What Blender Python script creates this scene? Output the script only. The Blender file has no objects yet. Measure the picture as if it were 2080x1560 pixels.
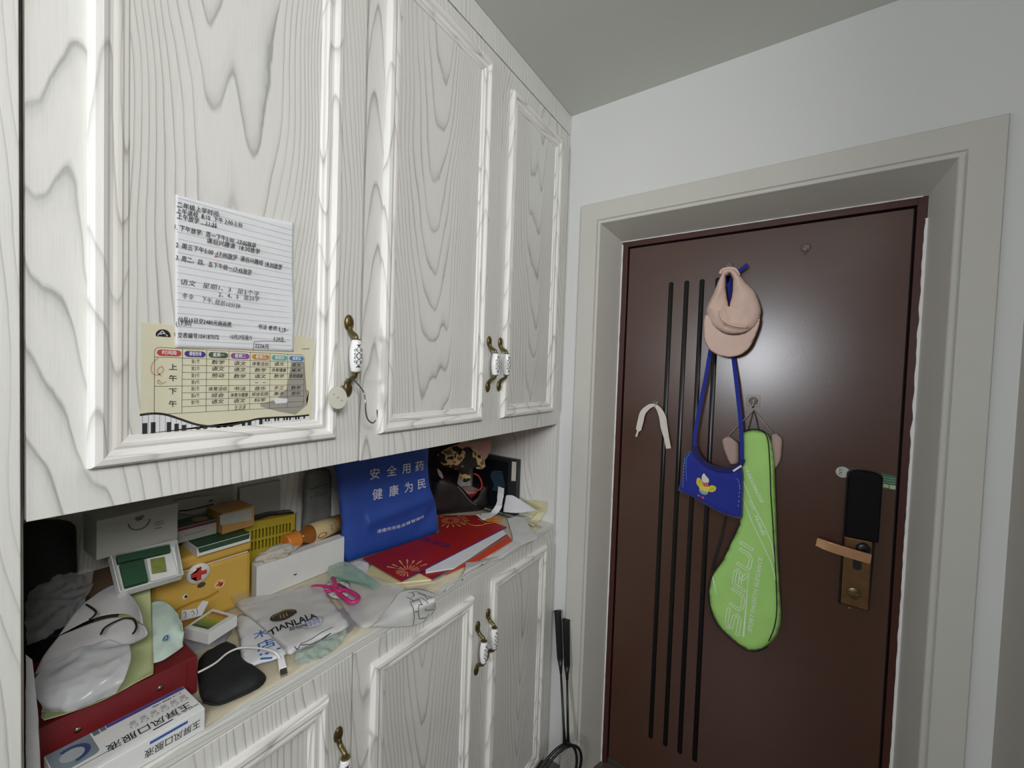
import bpy, bmesh, math, random
from mathutils import Vector, Matrix, noise
from mathutils.geometry import delaunay_2d_cdt
random.seed(7)
SC = bpy.context.scene
COL = SC.collection

# ------------------------------------------------------------------ camera, world, lights, exposure
cam = bpy.data.cameras.new('camera'); camo = bpy.data.objects.new('camera', cam); COL.objects.link(camo)
cam.sensor_width = 36.0; cam.lens = 830.2931 / 2080 * 36.0; cam.clip_start = 0.02
_y, _p, _r = 0.5977, -0.0313, 0.0337
_f = Vector((-math.sin(_y) * math.cos(_p), math.cos(_y) * math.cos(_p), math.sin(_p)))
_rt = Vector((math.cos(_y), math.sin(_y), 0)); _up = _rt.cross(_f)
_r2 = math.cos(_r) * _rt + math.sin(_r) * _up; _u2 = -math.sin(_r) * _rt + math.cos(_r) * _up
camo.matrix_world = Matrix(((_r2.x, _u2.x, -_f.x, 0.7514), (_r2.y, _u2.y, -_f.y, 0.0), (_r2.z, _u2.z, -_f.z, 1.5727), (0, 0, 0, 1)))
SC.camera = camo
SC.view_settings.view_transform = 'Standard'; SC.view_settings.look = 'None'
SC.view_settings.gamma = 1.0; SC.view_settings.use_curve_mapping = False
SC.view_settings.exposure = -0.12
wd = bpy.data.worlds.new('world'); SC.world = wd; wd.use_nodes = True
wd.node_tree.nodes['Background'].inputs[0].default_value = (0.80, 0.88, 1.0, 1)
wd.node_tree.nodes['Background'].inputs[1].default_value = 0.6

def area(name, loc, target, sx, sy, power, color):
    l = bpy.data.lights.new(name, 'AREA'); l.shape = 'RECTANGLE'; l.size = sx; l.size_y = sy; l.energy = power; l.color = color
    o = bpy.data.objects.new(name, l); COL.objects.link(o); o.location = loc
    o.rotation_euler = (Vector(target) - Vector(loc)).to_track_quat('-Z', 'Y').to_euler()
    return o
area('back_window_daylight', (0.41, -2.10, 1.82), (0.45, 1.5, 1.5), 0.32, 0.38, 28, (0.90, 0.94, 1.0))
area('ceiling_lamp', (1.68, -0.45, 2.50), (0.1, 0.9, 1.1), 0.85, 0.85, 46, (1.0, 0.99, 0.97))

# ------------------------------------------------------------------ materials
def srgb(r, g, b):
    f = lambda c: (c / 255 / 12.92) if c / 255 <= 0.04045 else ((c / 255 + 0.055) / 1.055) ** 2.4
    return (f(r), f(g), f(b), 1.0)
MATS = {}
def mat(name, rgb, rough=0.6, metal=0.0, spec=0.5, alpha=1.0, trans=0.0, noise_amt=0.06, noise_scale=30.0, bump=0.0, bump_scale=120.0, sheen=0.0, coat=0.0, sss=0.0):
    if name in MATS: return MATS[name]
    m = bpy.data.materials.new(name); m.use_nodes = True; nt = m.node_tree; b = nt.nodes['Principled BSDF']
    col = srgb(*rgb)
    b.inputs['Base Color'].default_value = col; b.inputs['Roughness'].default_value = rough; b.inputs['Metallic'].default_value = metal
    b.inputs['Specular IOR Level'].default_value = spec
    if alpha < 1: b.inputs['Alpha'].default_value = alpha
    if trans: b.inputs['Transmission Weight'].default_value = trans
    if sheen: b.inputs['Sheen Weight'].default_value = sheen
    if coat: b.inputs['Coat Weight'].default_value = coat; b.inputs['Coat Roughness'].default_value = 0.25
    if noise_amt:
        tc = nt.nodes.new('ShaderNodeTexCoord'); n = nt.nodes.new('ShaderNodeTexNoise'); n.inputs['Scale'].default_value = noise_scale; n.inputs['Detail'].default_value = 4
        nt.links.new(tc.outputs['Object'], n.inputs['Vector'])
        mp = nt.nodes.new('ShaderNodeMapRange'); mp.inputs[1].default_value = 0.25; mp.inputs[2].default_value = 0.75
        mp.inputs[3].default_value = 1 - noise_amt; mp.inputs[4].default_value = 1 + noise_amt
        nt.links.new(n.outputs['Fac'], mp.inputs[0])
        mx = nt.nodes.new('ShaderNodeMix'); mx.data_type = 'RGBA'; mx.blend_type = 'MULTIPLY'; mx.inputs[0].default_value = 1
        mx.inputs[6].default_value = col; nt.links.new(mp.outputs[0], mx.inputs[7]); nt.links.new(mx.outputs[2], b.inputs['Base Color'])
    if bump:
        tc2 = nt.nodes.new('ShaderNodeTexCoord'); n2 = nt.nodes.new('ShaderNodeTexNoise'); n2.inputs['Scale'].default_value = bump_scale; n2.inputs['Detail'].default_value = 3
        nt.links.new(tc2.outputs['Object'], n2.inputs['Vector'])
        bp = nt.nodes.new('ShaderNodeBump'); bp.inputs['Strength'].default_value = bump; bp.inputs['Distance'].default_value = 0.004
        nt.links.new(n2.outputs['Fac'], bp.inputs['Height']); nt.links.new(bp.outputs[0], b.inputs['Normal'])
    MATS[name] = m
    return m

def wood_mat(name, light, dark, K, q, g, amp, su, sv, strength=1.0, rough=0.5, spec=0.35, wob=0.25):
    """white washed ash: growth rings are contour lines of a cathedral field K u^2/(1+q|u|) + g v + noise, read from UVs in metres
    (u across the board from its heart, v along the grain)"""
    m = bpy.data.materials.new(name); m.use_nodes = True; nt = m.node_tree; N = nt.nodes.new; L = nt.links.new
    def math_(op, a, b=None, c=None, clamp=False):
        n = N('ShaderNodeMath'); n.operation = op; n.use_clamp = clamp
        for k, x in enumerate((a, b, c)):
            if x is None: continue
            if isinstance(x, (int, float)): n.inputs[k].default_value = x
            else: L(x, n.inputs[k])
        return n.outputs[0]
    def noise_(sx, sy, detail, off=0.0, rough_=0.4):
        mp = N('ShaderNodeMapping'); mp.inputs['Scale'].default_value = (sx, sy, 1); mp.inputs['Location'].default_value = (off, off * 1.7, 0); L(uv.outputs[0], mp.inputs[0])
        n = N('ShaderNodeTexNoise'); n.inputs['Scale'].default_value = 1; n.inputs['Detail'].default_value = detail; n.inputs['Roughness'].default_value = rough_
        L(mp.outputs[0], n.inputs['Vector']); return n.outputs['Fac']
    b = nt.nodes['Principled BSDF']; b.inputs['Roughness'].default_value = rough; b.inputs['Specular IOR Level'].default_value = spec
    uv = N('ShaderNodeUVMap'); uv.uv_map = 'UVMap'
    sx = N('ShaderNodeSeparateXYZ'); L(uv.outputs[0], sx.inputs[0])
    u0 = math_('MULTIPLY_ADD', math_('SUBTRACT', noise_(0.0, 2.2, 1, 3.1), 0.5), 0.07, sx.outputs[0])
    au = math_('ABSOLUTE', u0)
    par = math_('DIVIDE', math_('MULTIPLY', math_('MULTIPLY', au, au), K), math_('MULTIPLY_ADD', au, q, 1.0))
    h = math_('MULTIPLY_ADD', sx.outputs[1], g, par)
    h = math_('MULTIPLY_ADD', noise_(su, sv, 1.0, 7.7, 0.3), amp, h)
    h = math_('MULTIPLY_ADD', noise_(55, 16, 2, 1.3), wob, h)
    fr = math_('FRACT', h)
    rp = N('ShaderNodeValToRGB'); e = rp.color_ramp.elements
    e[0].position = 0.0; e[0].color = (0.5, 0.5, 0.5, 1); e[1].position = 1.0; e[1].color = (0.5, 0.5, 0.5, 1)
    for p, v in ((0.05, 0.02), (0.55, 0.0), (0.80, 0.16), (0.91, 0.55), (0.95, 1.0), (0.985, 1.0)):
        k = rp.color_ramp.elements.new(p); k.color = (v, v, v, 1)
    L(fr, rp.inputs[0])
    r2 = N('ShaderNodeMapRange'); r2.inputs[1].default_value = 0.3; r2.inputs[2].default_value = 0.62; r2.inputs[3].default_value = 0.4 * strength; r2.inputs[4].default_value = 1.0 * strength
    L(noise_(22, 3, 2, 5.5), r2.inputs[0])
    ml = math_('MULTIPLY', rp.outputs[0], r2.outputs[0])
    r3 = N('ShaderNodeMapRange'); r3.inputs[1].default_value = 0.5; r3.inputs[2].default_value = 0.85; r3.inputs[3].default_value = 0.0; r3.inputs[4].default_value = 0.22
    L(noise_(1100, 14, 2, 2.2), r3.inputs[0])
    ad = math_('ADD', ml, r3.outputs[0], None, True)
    mx = N('ShaderNodeMix'); mx.data_type = 'RGBA'; mx.inputs[6].default_value = srgb(*light); mx.inputs[7].default_value = srgb(*dark)
    L(ad, mx.inputs[0]); L(mx.outputs[2], b.inputs['Base Color'])
    bp = N('ShaderNodeBump'); bp.invert = True; bp.inputs['Strength'].default_value = 0.15; bp.inputs['Distance'].default_value = 0.001
    L(ad, bp.inputs['Height']); L(bp.outputs[0], b.inputs['Normal'])
    MATS[name] = m
    return m
WOOD = wood_mat('white_ash', (234, 234, 230), (180, 180, 176), 560, 5.0, 6, 6.5, 13, 0.9)
WOODP = wood_mat('white_ash_panel', (232, 232, 228), (176, 176, 172), 600, 1.6, -7.0, 5.0, 13, 1.1)
WOODM = wood_mat('white_ash_moulding', (242, 241, 237), (186, 184, 178), 900, 30, 7, 3.5, 26, 3.0, strength=0.85, rough=0.42)
WOODS = wood_mat('white_ash_straight', (232, 232, 228), (182, 182, 178), 560, 4.0, 5, 5.0, 14, 1.0, strength=0.9)
PAINT = mat('wall_paint', (226, 227, 225), 0.85, noise_amt=0.015, noise_scale=3)
CEIL = mat('ceiling_paint', (214, 216, 210), 0.9, noise_amt=0.015, noise_scale=3)
FLOORM = mat('floor_tile', (84, 76, 70), 0.35, noise_amt=0.15, noise_scale=9)
TRIM = mat('cream_trim', (208, 206, 198), 0.55, noise_amt=0.02, noise_scale=8)
CAULK = mat('white_caulk', (240, 240, 238), 0.7)
DOORM = mat('brown_door_paint', (80, 52, 40), 0.26, spec=0.8, noise_amt=0.05, noise_scale=14, bump=0.03, bump_scale=400)
FRAMEM = mat('brown_frame_paint', (74, 40, 33), 0.3, noise_amt=0.06)
BLACKG = mat('black_gloss', (14, 14, 15), 0.28, noise_amt=0)
BLACKM = mat('black_matt', (26, 26, 28), 0.75, noise_amt=0.1)
BRONZE = mat('antique_bronze', (120, 108, 70), 0.36, metal=0.85, noise_amt=0.25, noise_scale=90)
PORC = mat('white_porcelain', (246, 247, 248), 0.12, spec=0.6, noise_amt=0)
INK = mat('black_ink', (30, 30, 34), 0.8, noise_amt=0)
PAPER = mat('white_paper', (232, 234, 238), 0.85, noise_amt=0.03, noise_scale=18)
STEEL = mat('steel_wire', (176, 174, 166), 0.25, metal=1.0, noise_amt=0.05)
CLEAR = mat('clear_plastic', (235, 238, 238), 0.12, alpha=0.25, noise_amt=0)
FILM = mat('clear_film', (230, 234, 236), 0.08, alpha=0.15, noise_amt=0, bump=0.5, bump_scale=60)
WHITEC = mat('white_card', (238, 240, 240), 0.6, noise_amt=0.02)

# ------------------------------------------------------------------ builders
def worldloc(o):
    v = Vector((0, 0, 0))
    while o is not None: v += o.location; o = o.parent
    return v
def link(name, bm, ms, parent=None, smooth=False, origin=None):
    me = bpy.data.meshes.new(name)
    if parent is not None: org = worldloc(parent); loc = Vector((0, 0, 0))
    else:
        if origin is None:
            xs = [v.co for v in bm.verts]
            lo = [min(c[i] for c in xs) for i in range(3)]; hi = [max(c[i] for c in xs) for i in range(3)]
            origin = ((lo[0] + hi[0]) / 2, (lo[1] + hi[1]) / 2, lo[2])
        org = Vector(origin); loc = org
    bmesh.ops.translate(bm, verts=bm.verts, vec=-org)
    if smooth:
        for f in bm.faces: f.smooth = True
    bm.to_mesh(me); bm.free()
    for m in (ms if isinstance(ms, (list, tuple)) else [ms]): me.materials.append(m)
    o = bpy.data.objects.new(name, me); COL.objects.link(o)
    if parent is not None: o.parent = parent
    o.location = loc
    return o
def tag(o, label=None, cat=None, group=None, kind=None):
    if label: o['label'] = label
    if cat: o['category'] = cat
    if group: o['group'] = group
    if kind: o['kind'] = kind
    return o
def thing(name, loc, label, cat, group=None):
    o = bpy.data.objects.new(name, None); COL.objects.link(o); o.location = loc; o.empty_display_size = 0.02
    return tag(o, label, cat, group)
def struct(name, loc=(0, 0, 0)):
    o = bpy.data.objects.new(name, None); COL.objects.link(o); o.location = loc; o['kind'] = 'structure'
    return o
def uvbox(bm, grain='z', heart=None):
    """box-projected UVs in metres, v along the grain, u = 0 at the heart of the board"""
    ys = [v.co.y for v in bm.verts]; zs = [v.co.z for v in bm.verts]; xs = [v.co.x for v in bm.verts]
    cx, cy, cz = [(min(a) + max(a)) / 2 for a in (xs, ys, zs)]
    if heart is None: heart = random.uniform(-0.04, 0.04)
    else: heart -= cy
    off = random.uniform(0, 20)
    l = bm.loops.layers.uv.new('UVMap')
    for f in bm.faces:
        n = f.normal; ax = max(range(3), key=lambda i: abs(n[i]))
        for lp in f.loops:
            c = lp.vert.co
            if grain == 'z': u, v = (c.x - cx + c.y - cy, c.z) if ax != 2 else (c.x - cx, c.y)
            else: u, v = (c.z - cz + c.x - cx, c.y) if ax != 1 else (c.z - cz, c.x)
            lp[l].uv = (u - heart, v + off)
def bm_box(lo, hi, bev=0.0, seg=2):
    bm = bmesh.new()
    bmesh.ops.create_cube(bm, size=1, matrix=Matrix.Translation([(a + b) / 2 for a, b in zip(lo, hi)]) @ Matrix.Diagonal([abs(b - a) for a, b in zip(lo, hi)] + [1]))
    if bev: bmesh.ops.bevel(bm, geom=bm.edges, offset=bev, segments=seg, affect='EDGES', profile=0.5)
    bm.normal_update()
    return bm
def box(name, lo, hi, m, parent=None, bev=0.0, grain=None, origin=None, heart=None):
    bm = bm_box(lo, hi, bev)
    if grain: uvbox(bm, grain, heart)
    return link(name, bm, m, parent, origin=origin)
def prism_bm(foot, vec, bev=0.0):
    """closed prism: polygon foot extruded by vec"""
    bm = bmesh.new(); vec = Vector(vec)
    a = [bm.verts.new(p) for p in foot]; b = [bm.verts.new(Vector(p) + vec) for p in foot]; n = len(a)
    bm.faces.new(a); bm.faces.new(list(reversed(b)))
    for i in range(n): bm.faces.new((a[i], b[i], b[(i + 1) % n], a[(i + 1) % n]))
    bmesh.ops.recalc_face_normals(bm, faces=bm.faces)
    if bev: bmesh.ops.bevel(bm, geom=bm.edges, offset=bev, segments=2, affect='EDGES', profile=0.5)
    bm.normal_update()
    return bm
def prism(name, foot, vec, m, parent=None, bev=0.0, grain=None):
    bm = prism_bm(foot, vec, bev)
    if grain: uvbox(bm, grain)
    return link(name, bm, m, parent)
def rbox(name, c, ax, ay, h, m, parent=None, bev=0.0008, up=(0, 0, 1)):
    """box from a bottom corner c, two edge vectors and a height along up"""
    c = Vector(c); ax = Vector(ax); ay = Vector(ay)
    return prism(name, [c, c + ax, c + ax + ay, c + ay], Vector(up) * h, m, parent, bev)
def tube_bm(pts, rad, seg=8, closed=False, bm=None, flat=1.0, up=None):
    bm = bm or bmesh.new(); pts = [Vector(p) for p in pts]; n = len(pts)
    rads = rad if isinstance(rad, (list, tuple)) else [rad] * n
    rings = []; prev = None
    for i, p in enumerate(pts):
        t = (pts[(i + 1) % n] - pts[i - 1]) if closed else (pts[min(i + 1, n - 1)] - pts[max(i - 1, 0)])
        t.normalize()
        if up is not None: a = Vector(up)
        elif prev is None: a = Vector((0, 0, 1)) if abs(t.z) < 0.9 else Vector((1, 0, 0))
        else: a = prev
        a = (a - t * a.dot(t)).normalized(); b = t.cross(a); prev = a
        rings.append([bm.verts.new(p + (a * math.cos(k * 2 * math.pi / seg) * flat + b * math.sin(k * 2 * math.pi / seg)) * rads[i]) for k in range(seg)])
    for i in range(n if closed else n - 1):
        r, s = rings[i], rings[(i + 1) % n]
        for k in range(seg): bm.faces.new((r[k], r[(k + 1) % seg], s[(k + 1) % seg], s[k]))
    if not closed:
        bm.faces.new(list(reversed(rings[0]))); bm.faces.new(rings[-1])
    bmesh.ops.recalc_face_normals(bm, faces=bm.faces)
    return bm
def tube(name, pts, rad, m, parent=None, seg=8, closed=False, flat=1.0, up=None):
    return link(name, tube_bm(pts, rad, seg, closed, None, flat, up), m, parent, True)
def smooth_pts(pts, k=6, closed=False):
    P = [Vector(p) for p in pts]; n = len(P); out = []
    for i in range(n if closed else n - 1):
        g = (lambda j: P[j % n]) if closed else (lambda j: P[max(0, min(n - 1, j))])
        a, b, c, d = g(i - 1), g(i), g(i + 1), g(i + 2)
        for s in range(k):
            t = s / k
            out.append(0.5 * ((2 * b) + (c - a) * t + (2 * a - 5 * b + 4 * c - d) * t * t + (3 * b - a - 3 * c + d) * t ** 3))
    if not closed: out.append(P[-1])
    return out
def lathe_bm(prof, org, axis, seg=20, bm=None, squash=None):
    """profile of (radius, distance along axis)"""
    bm = bm or bmesh.new(); org = Vector(org); ax = Vector(axis).normalized()
    e = Vector((0, 0, 1)) if abs(ax.z) < 0.9 else Vector((0, 1, 0)); e = (e - ax * e.dot(ax)).normalized(); g = ax.cross(e)
    rings = []
    for r, h in prof:
        rings.append([bm.verts.new(org + ax * h + (e * math.cos(k * 2 * math.pi / seg) + g * math.sin(k * 2 * math.pi / seg) * (squash or 1)) * r) for k in range(seg)])
    for a, b in zip(rings, rings[1:]):
        for k in range(seg): bm.faces.new((a[k], a[(k + 1) % seg], b[(k + 1) % seg], b[k]))
    bm.faces.new(list(reversed(rings[0]))); bm.faces.new(rings[-1])
    bmesh.ops.recalc_face_normals(bm, faces=bm.faces)
    return bm
def lathe(name, prof, org, axis, m, parent=None, seg=20, squash=None, smooth=True):
    return link(name, lathe_bm(prof, org, axis, seg, None, squash), m, parent, smooth)
def catmull(a, b, c, d, t):
    return 0.5 * ((2 * b) + (c - a) * t + (2 * a - 5 * b + 4 * c - d) * t * t + (3 * b - a - 3 * c + d) * t ** 3)
def patch_bm(rows, ku=6, kv=6, amp=0.0, freq=30.0, seed=0, thick=0.0006, fold=0.0, ridged=False):
    """smooth cloth/paper/film sheet through a grid of control points, crumpled by noise, given a real thickness"""
    R = [[Vector(p) for p in r] for r in rows]
    def line(P, t):
        n = len(P) - 1; i = min(int(t), n - 1); f = t - i
        return catmull(P[max(i - 1, 0)], P[i], P[i + 1], P[min(i + 2, n)], f)
    nu = (len(R[0]) - 1) * ku; nv = (len(R) - 1) * kv
    G = []
    for j in range(nv + 1):
        cols = [line([R[i][c] for i in range(len(R))], j / kv) for c in range(len(R[0]))]
        G.append([line(cols, i / ku) for i in range(nu + 1)])
    bm = bmesh.new(); V = []
    sv = Vector((seed * 3.7, seed * 1.3, seed * 7.1))
    for j in range(nv + 1):
        row = []
        for i in range(nu + 1):
            p = G[j][i]
            a = G[j][min(i + 1, nu)] - G[j][max(i - 1, 0)]; b = G[min(j + 1, nv)][i] - G[max(j - 1, 0)][i]
            n = a.cross(b); n = n.normalized() if n.length > 1e-9 else Vector((0, 0, 1))
            if n.dot(Vector((0.75, 0, 1.57)) - p) < 0: n = -n
            d = 0
            if amp:
                q = p * freq + sv
                if ridged: d = amp * (1 - 2 * abs(noise.noise(q)) + 0.6 * (1 - 2 * abs(noise.noise(q * 2.1))) - 0.8)
                else: d = amp * (noise.noise(q) + 0.5 * noise.noise(q * 2.3))
            if fold: d += fold * math.sin((i / nu) * math.pi * 2 * 3 + seed) * (j / nv)
            row.append(bm.verts.new(p + n * d))
        V.append(row)
    for j in range(nv):
        for i in range(nu): bm.faces.new((V[j][i], V[j][i + 1], V[j + 1][i + 1], V[j + 1][i]))
    bm.normal_update()
    if thick: 
        bmesh.ops.recalc_face_normals(bm, faces=bm.faces)
        bmesh.ops.solidify(bm, geom=bm.faces[:], thickness=thick)
    return bm
def patch(name, rows, m, parent=None, **k):
    return link(name, patch_bm(rows, **k), m, parent, True)
def inpoly(p, poly):
    c = False; j = len(poly) - 1
    for i in range(len(poly)):
        if (poly[i][1] > p[1]) != (poly[j][1] > p[1]) and p[0] < (poly[j][0] - poly[i][0]) * (p[1] - poly[i][1]) / (poly[j][1] - poly[i][1]) + poly[i][0]: c = not c
        j = i
    return c
def segdist(p, a, b):
    ax, ay = a; bx, by = b; dx, dy = bx - ax, by - ay; L = dx * dx + dy * dy
    t = 0 if L == 0 else max(0, min(1, ((p[0] - ax) * dx + (p[1] - ay) * dy) / L))
    return math.hypot(p[0] - ax - t * dx, p[1] - ay - t * dy)
def pillow_bm(outline, to3d, puff, step, back=0.0, amp=0.0, freq=30, seed=0, hole=None, edge=0.02, extra=None):
    """stuffed / fabric shape: 2-D outline in metres filled by a triangulated grid, front bulging by puff towards +h, back by back"""
    o = [tuple(p) for p in outline]; vs = [Vector(p) for p in o]; ed = [(i, (i + 1) % len(o)) for i in range(len(o))]
    loops = [o]
    if hole:
        n0 = len(vs); vs += [Vector(p) for p in hole]; ed += [(n0 + i, n0 + (i + 1) % len(hole)) for i in range(len(hole))]; loops.append(list(hole))
    nb = len(vs)
    x0 = min(p[0] for p in o); x1 = max(p[0] for p in o); y0 = min(p[1] for p in o); y1 = max(p[1] for p in o)
    def dist(p): return min(segdist(p, l[i - 1], l[i]) for l in loops for i in range(len(l)))
    y = y0 + step / 2; r = 0
    while y < y1:
        x = x0 + step / 2 + (r % 2) * step / 2
        while x < x1:
            if inpoly((x, y), o) and not (hole and inpoly((x, y), hole)) and dist((x, y)) > step * 0.45: vs.append(Vector((x, y)))
            x += step
        y += step * 0.87; r += 1
    res = delaunay_2d_cdt(vs, ed, [], 0, 1e-6)
    V2, F = res[0], res[2]
    bm = bmesh.new()
    hs = []
    for p in V2:
        d = min(1.0, dist(p) / edge); hs.append(math.sqrt(max(0.0, 1 - (1 - d) ** 2)))
    sv = Vector((seed * 2.1, seed * 5.3, seed * 0.7))
    fr, bk = [], []
    for p, h in zip(V2, hs):
        nz = amp * h * (noise.noise(Vector((p[0], p[1], 0)) * freq + sv) + 0.5 * noise.noise(Vector((p[0], p[1], 0)) * freq * 2.2 + sv))
        e = extra(p[0], p[1]) * h if extra else 0
        fr.append(bm.verts.new(to3d(p[0], p[1], puff * h + nz + e)))
        bk.append(fr[-1] if h < 1e-4 else bm.verts.new(to3d(p[0], p[1], -back * h)))
    for f in F:
        c = sum((Vector(V2[i]) for i in f), Vector((0, 0))) / len(f)
        if not inpoly(c, o) or (hole and inpoly(c, hole)): continue
        try: bm.faces.new([fr[i] for i in f])
        except ValueError: pass
        try: bm.faces.new([bk[i] for i in reversed(f)])
        except ValueError: pass
    bmesh.ops.recalc_face_normals(bm, faces=bm.faces)
    return bm
def plane_map(o, ex, ey):
    """returns (2-D -> 3-D, 3-D -> 2-D) for the plane at o with unit axes ex, ey"""
    o = Vector(o); ex = Vector(ex).normalized(); ey = Vector(ey); ey = (ey - ex * ey.dot(ex)).normalized(); n = ex.cross(ey)
    return (lambda u, v, h=0.0: o + ex * u + ey * v + n * h), (lambda p: ((Vector(p) - o).dot(ex), (Vector(p) - o).dot(ey)))
def pillow(name, outline, to3d, puff, step, m, parent=None, **k):
    return link(name, pillow_bm(outline, to3d, puff, step, **k), m, parent, True)
def strip_bm(pts, widths, wdir, thick=0.001, bm=None):
    """flat ribbon through pts, its width along wdir"""
    bm = bm or bmesh.new(); pts = [Vector(p) for p in pts]; n = len(pts)
    ws = widths if isinstance(widths, (list, tuple)) else [widths] * n
    A = []
    for i, p in enumerate(pts):
        t = (pts[min(i + 1, n - 1)] - pts[max(i - 1, 0)]).normalized()
        w = Vector(wdir[i] if isinstance(wdir, list) else wdir); w = (w - t * w.dot(t)).normalized(); q = t.cross(w) * thick / 2
        A.append([bm.verts.new(p + w * ws[i] / 2 + q), bm.verts.new(p - w * ws[i] / 2 + q), bm.verts.new(p - w * ws[i] / 2 - q), bm.verts.new(p + w * ws[i] / 2 - q)])
    for a, b in zip(A, A[1:]):
        for k in range(4): bm.faces.new((a[k], a[(k + 1) % 4], b[(k + 1) % 4], b[k]))
    bm.faces.new(A[0][::-1]); bm.faces.new(A[-1])
    bmesh.ops.recalc_face_normals(bm, faces=bm.faces)
    return bm
def strip(name, pts, widths, wdir, m, parent=None, thick=0.001):
    return link(name, strip_bm(pts, widths, wdir, thick), m, parent)
def text_bm(lines, bm=None):
    """lines: (string, size, origin, direction, up[, align[, weight[, xscale[, shear]]]]) -> lettering as thin printed shapes"""
    bm = bm or bmesh.new()
    for ln in lines:
        s, size, org, d, up = ln[:5]
        al = ln[5] if len(ln) > 5 else 'LEFT'; wt = ln[6] if len(ln) > 6 else 0.0; xs = ln[7] if len(ln) > 7 else 1.0; sh = ln[8] if len(ln) > 8 else 0.0
        cu = bpy.data.curves.new('lettering', 'FONT'); cu.body = s; cu.size = 1.0; cu.align_x = al; cu.align_y = 'CENTER'; cu.offset = min(wt, 0.0); cu.shear = sh; cu.resolution_u = 2
        ob = bpy.data.objects.new('lettering', cu); COL.objects.link(ob)
        dg = bpy.context.evaluated_depsgraph_get(); dg.update()
        me = bpy.data.meshes.new_from_object(ob.evaluated_get(dg))
        d = Vector(d).normalized(); up = Vector(up); up = (up - d * up.dot(d)).normalized(); n = d.cross(up); org = Vector(org)
        me.transform(Matrix(((d.x * size * xs, up.x * size, n.x, org.x), (d.y * size * xs, up.y * size, n.y, org.y), (d.z * size * xs, up.z * size, n.z, org.z), (0, 0, 0, 1))))
        bm.from_mesh(me)
        if wt > 0:                                            # bolder print: the strokes repeated a hair apart
            for k_, (a_, b_) in enumerate(((1, 0), (-1, 0), (0, 1), (0, -1))):
                m2 = me.copy(); m2.transform(Matrix.Translation((d * a_ + up * b_) * wt * size + n * 0.00005 * (k_ + 1))); bm.from_mesh(m2); bpy.data.meshes.remove(m2)
        bpy.data.objects.remove(ob); bpy.data.curves.remove(cu); bpy.data.meshes.remove(me)
    return bm
def text(name, lines, m, parent):
    return link(name, text_bm(lines), m, parent)
def polys_bm(polys, bm=None):
    bm = bm or bmesh.new()
    for P in polys:
        vs = [bm.verts.new(p) for p in P]
        bm.faces.new(vs)
    bmesh.ops.triangulate(bm, faces=[f for f in bm.faces if len(f.verts) > 4])
    return bm
def lines_bm(segs, w, n, bm=None):
    """printed strokes: flat strips of width w on a surface with normal n"""
    bm = bm or bmesh.new(); n = Vector(n)
    for s in segs:
        s = [Vector(p) for p in s]
        for a, b in zip(s, s[1:]):
            t = (b - a)
            if t.length < 1e-7: continue
            t.normalize(); q = n.cross(t).normalized() * w / 2
            bm.faces.new([bm.verts.new(v) for v in (a - q, b - q, b + q, a + q)])
    return bm
def disc_pts(c, ex, ey, rx, ry, n=24, a0=0, a1=2 * math.pi):
    c = Vector(c); ex = Vector(ex).normalized(); ey = Vector(ey).normalized()
    full = abs(a1 - a0 - 2 * math.pi) < 1e-6
    return [c + ex * rx * math.cos(a0 + (a1 - a0) * k / (n if full else n - 1)) + ey * ry * math.sin(a0 + (a1 - a0) * k / (n if full else n - 1)) for k in range(n)]

# ------------------------------------------------------------------ room shell
YW = 1.452
tag(box('floor', (-0.6, -2.3, -0.08), (3.4, 1.72, 0.0), FLOORM), kind='structure')
tag(box('ceiling', (-0.6, -2.3, 2.5705), (3.4, 1.72, 2.66), CEIL), kind='structure')
tag(box('wall_left', (-0.56, -2.3, 0), (-0.47, 1.70, 2.5705), PAINT), kind='structure')
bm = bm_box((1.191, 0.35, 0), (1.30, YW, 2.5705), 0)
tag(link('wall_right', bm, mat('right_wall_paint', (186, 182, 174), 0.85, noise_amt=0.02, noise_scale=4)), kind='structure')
bm = bmesh.new()
for lo, hi in (((-0.47, YW, 0), (0.10, 1.70, 2.5705)), ((1.105, YW, 0), (3.30, 1.70, 2.5705)), ((0.10, YW, 2.17), (1.105, 1.70, 2.5705))):
    bmesh.ops.create_cube(bm, size=1, matrix=Matrix.Translation([(a + b) / 2 for a, b in zip(lo, hi)]) @ Matrix.Diagonal([abs(b - a) for a, b in zip(lo, hi)] + [1]))
bm.normal_update()
tag(link('wall_far', bm, PAINT), kind='structure')
def walls(name, boxes):
    bm = bmesh.new()
    for lo, hi in boxes:
        bmesh.ops.create_cube(bm, size=1, matrix=Matrix.Translation([(a + b) / 2 for a, b in zip(lo, hi)]) @ Matrix.Diagonal([abs(b - a) for a, b in zip(lo, hi)] + [1]))
    bm.normal_update()
    return tag(link(name, bm, mat('room_wall_paint', (132, 124, 114), 0.85, noise_amt=0.02, noise_scale=3)), kind='structure')
walls('wall_back', [((-0.47, -2.3, 0), (0.20, -2.12, 2.5705)), ((0.80, -2.3, 0), (3.3, -2.12, 2.5705)), ((0.20, -2.3, 2.23), (0.80, -2.12, 2.5705)), ((0.20, -2.3, 0), (0.80, -2.12, 1.53))])
walls('wall_side', [((3.2, -2.12, 0), (3.3, -1.8, 2.5705)), ((3.2, -1.8, 0), (3.3, 1.45, 2.5705))])
def window(name, c, boxes):
    w = struct(name, c)
    for lo, hi in boxes: box('window_frame', lo, hi, WHITEC, w)
window('window_1', (0.5, -2.16, 1.53), [((0.20, -2.2, 1.53), (0.23, -2.12, 2.23)), ((0.77, -2.2, 1.53), (0.80, -2.12, 2.23)), ((0.23, -2.2, 1.53), (0.77, -2.12, 1.56)), ((0.23, -2.2, 2.20), (0.77, -2.12, 2.23))])

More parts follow.
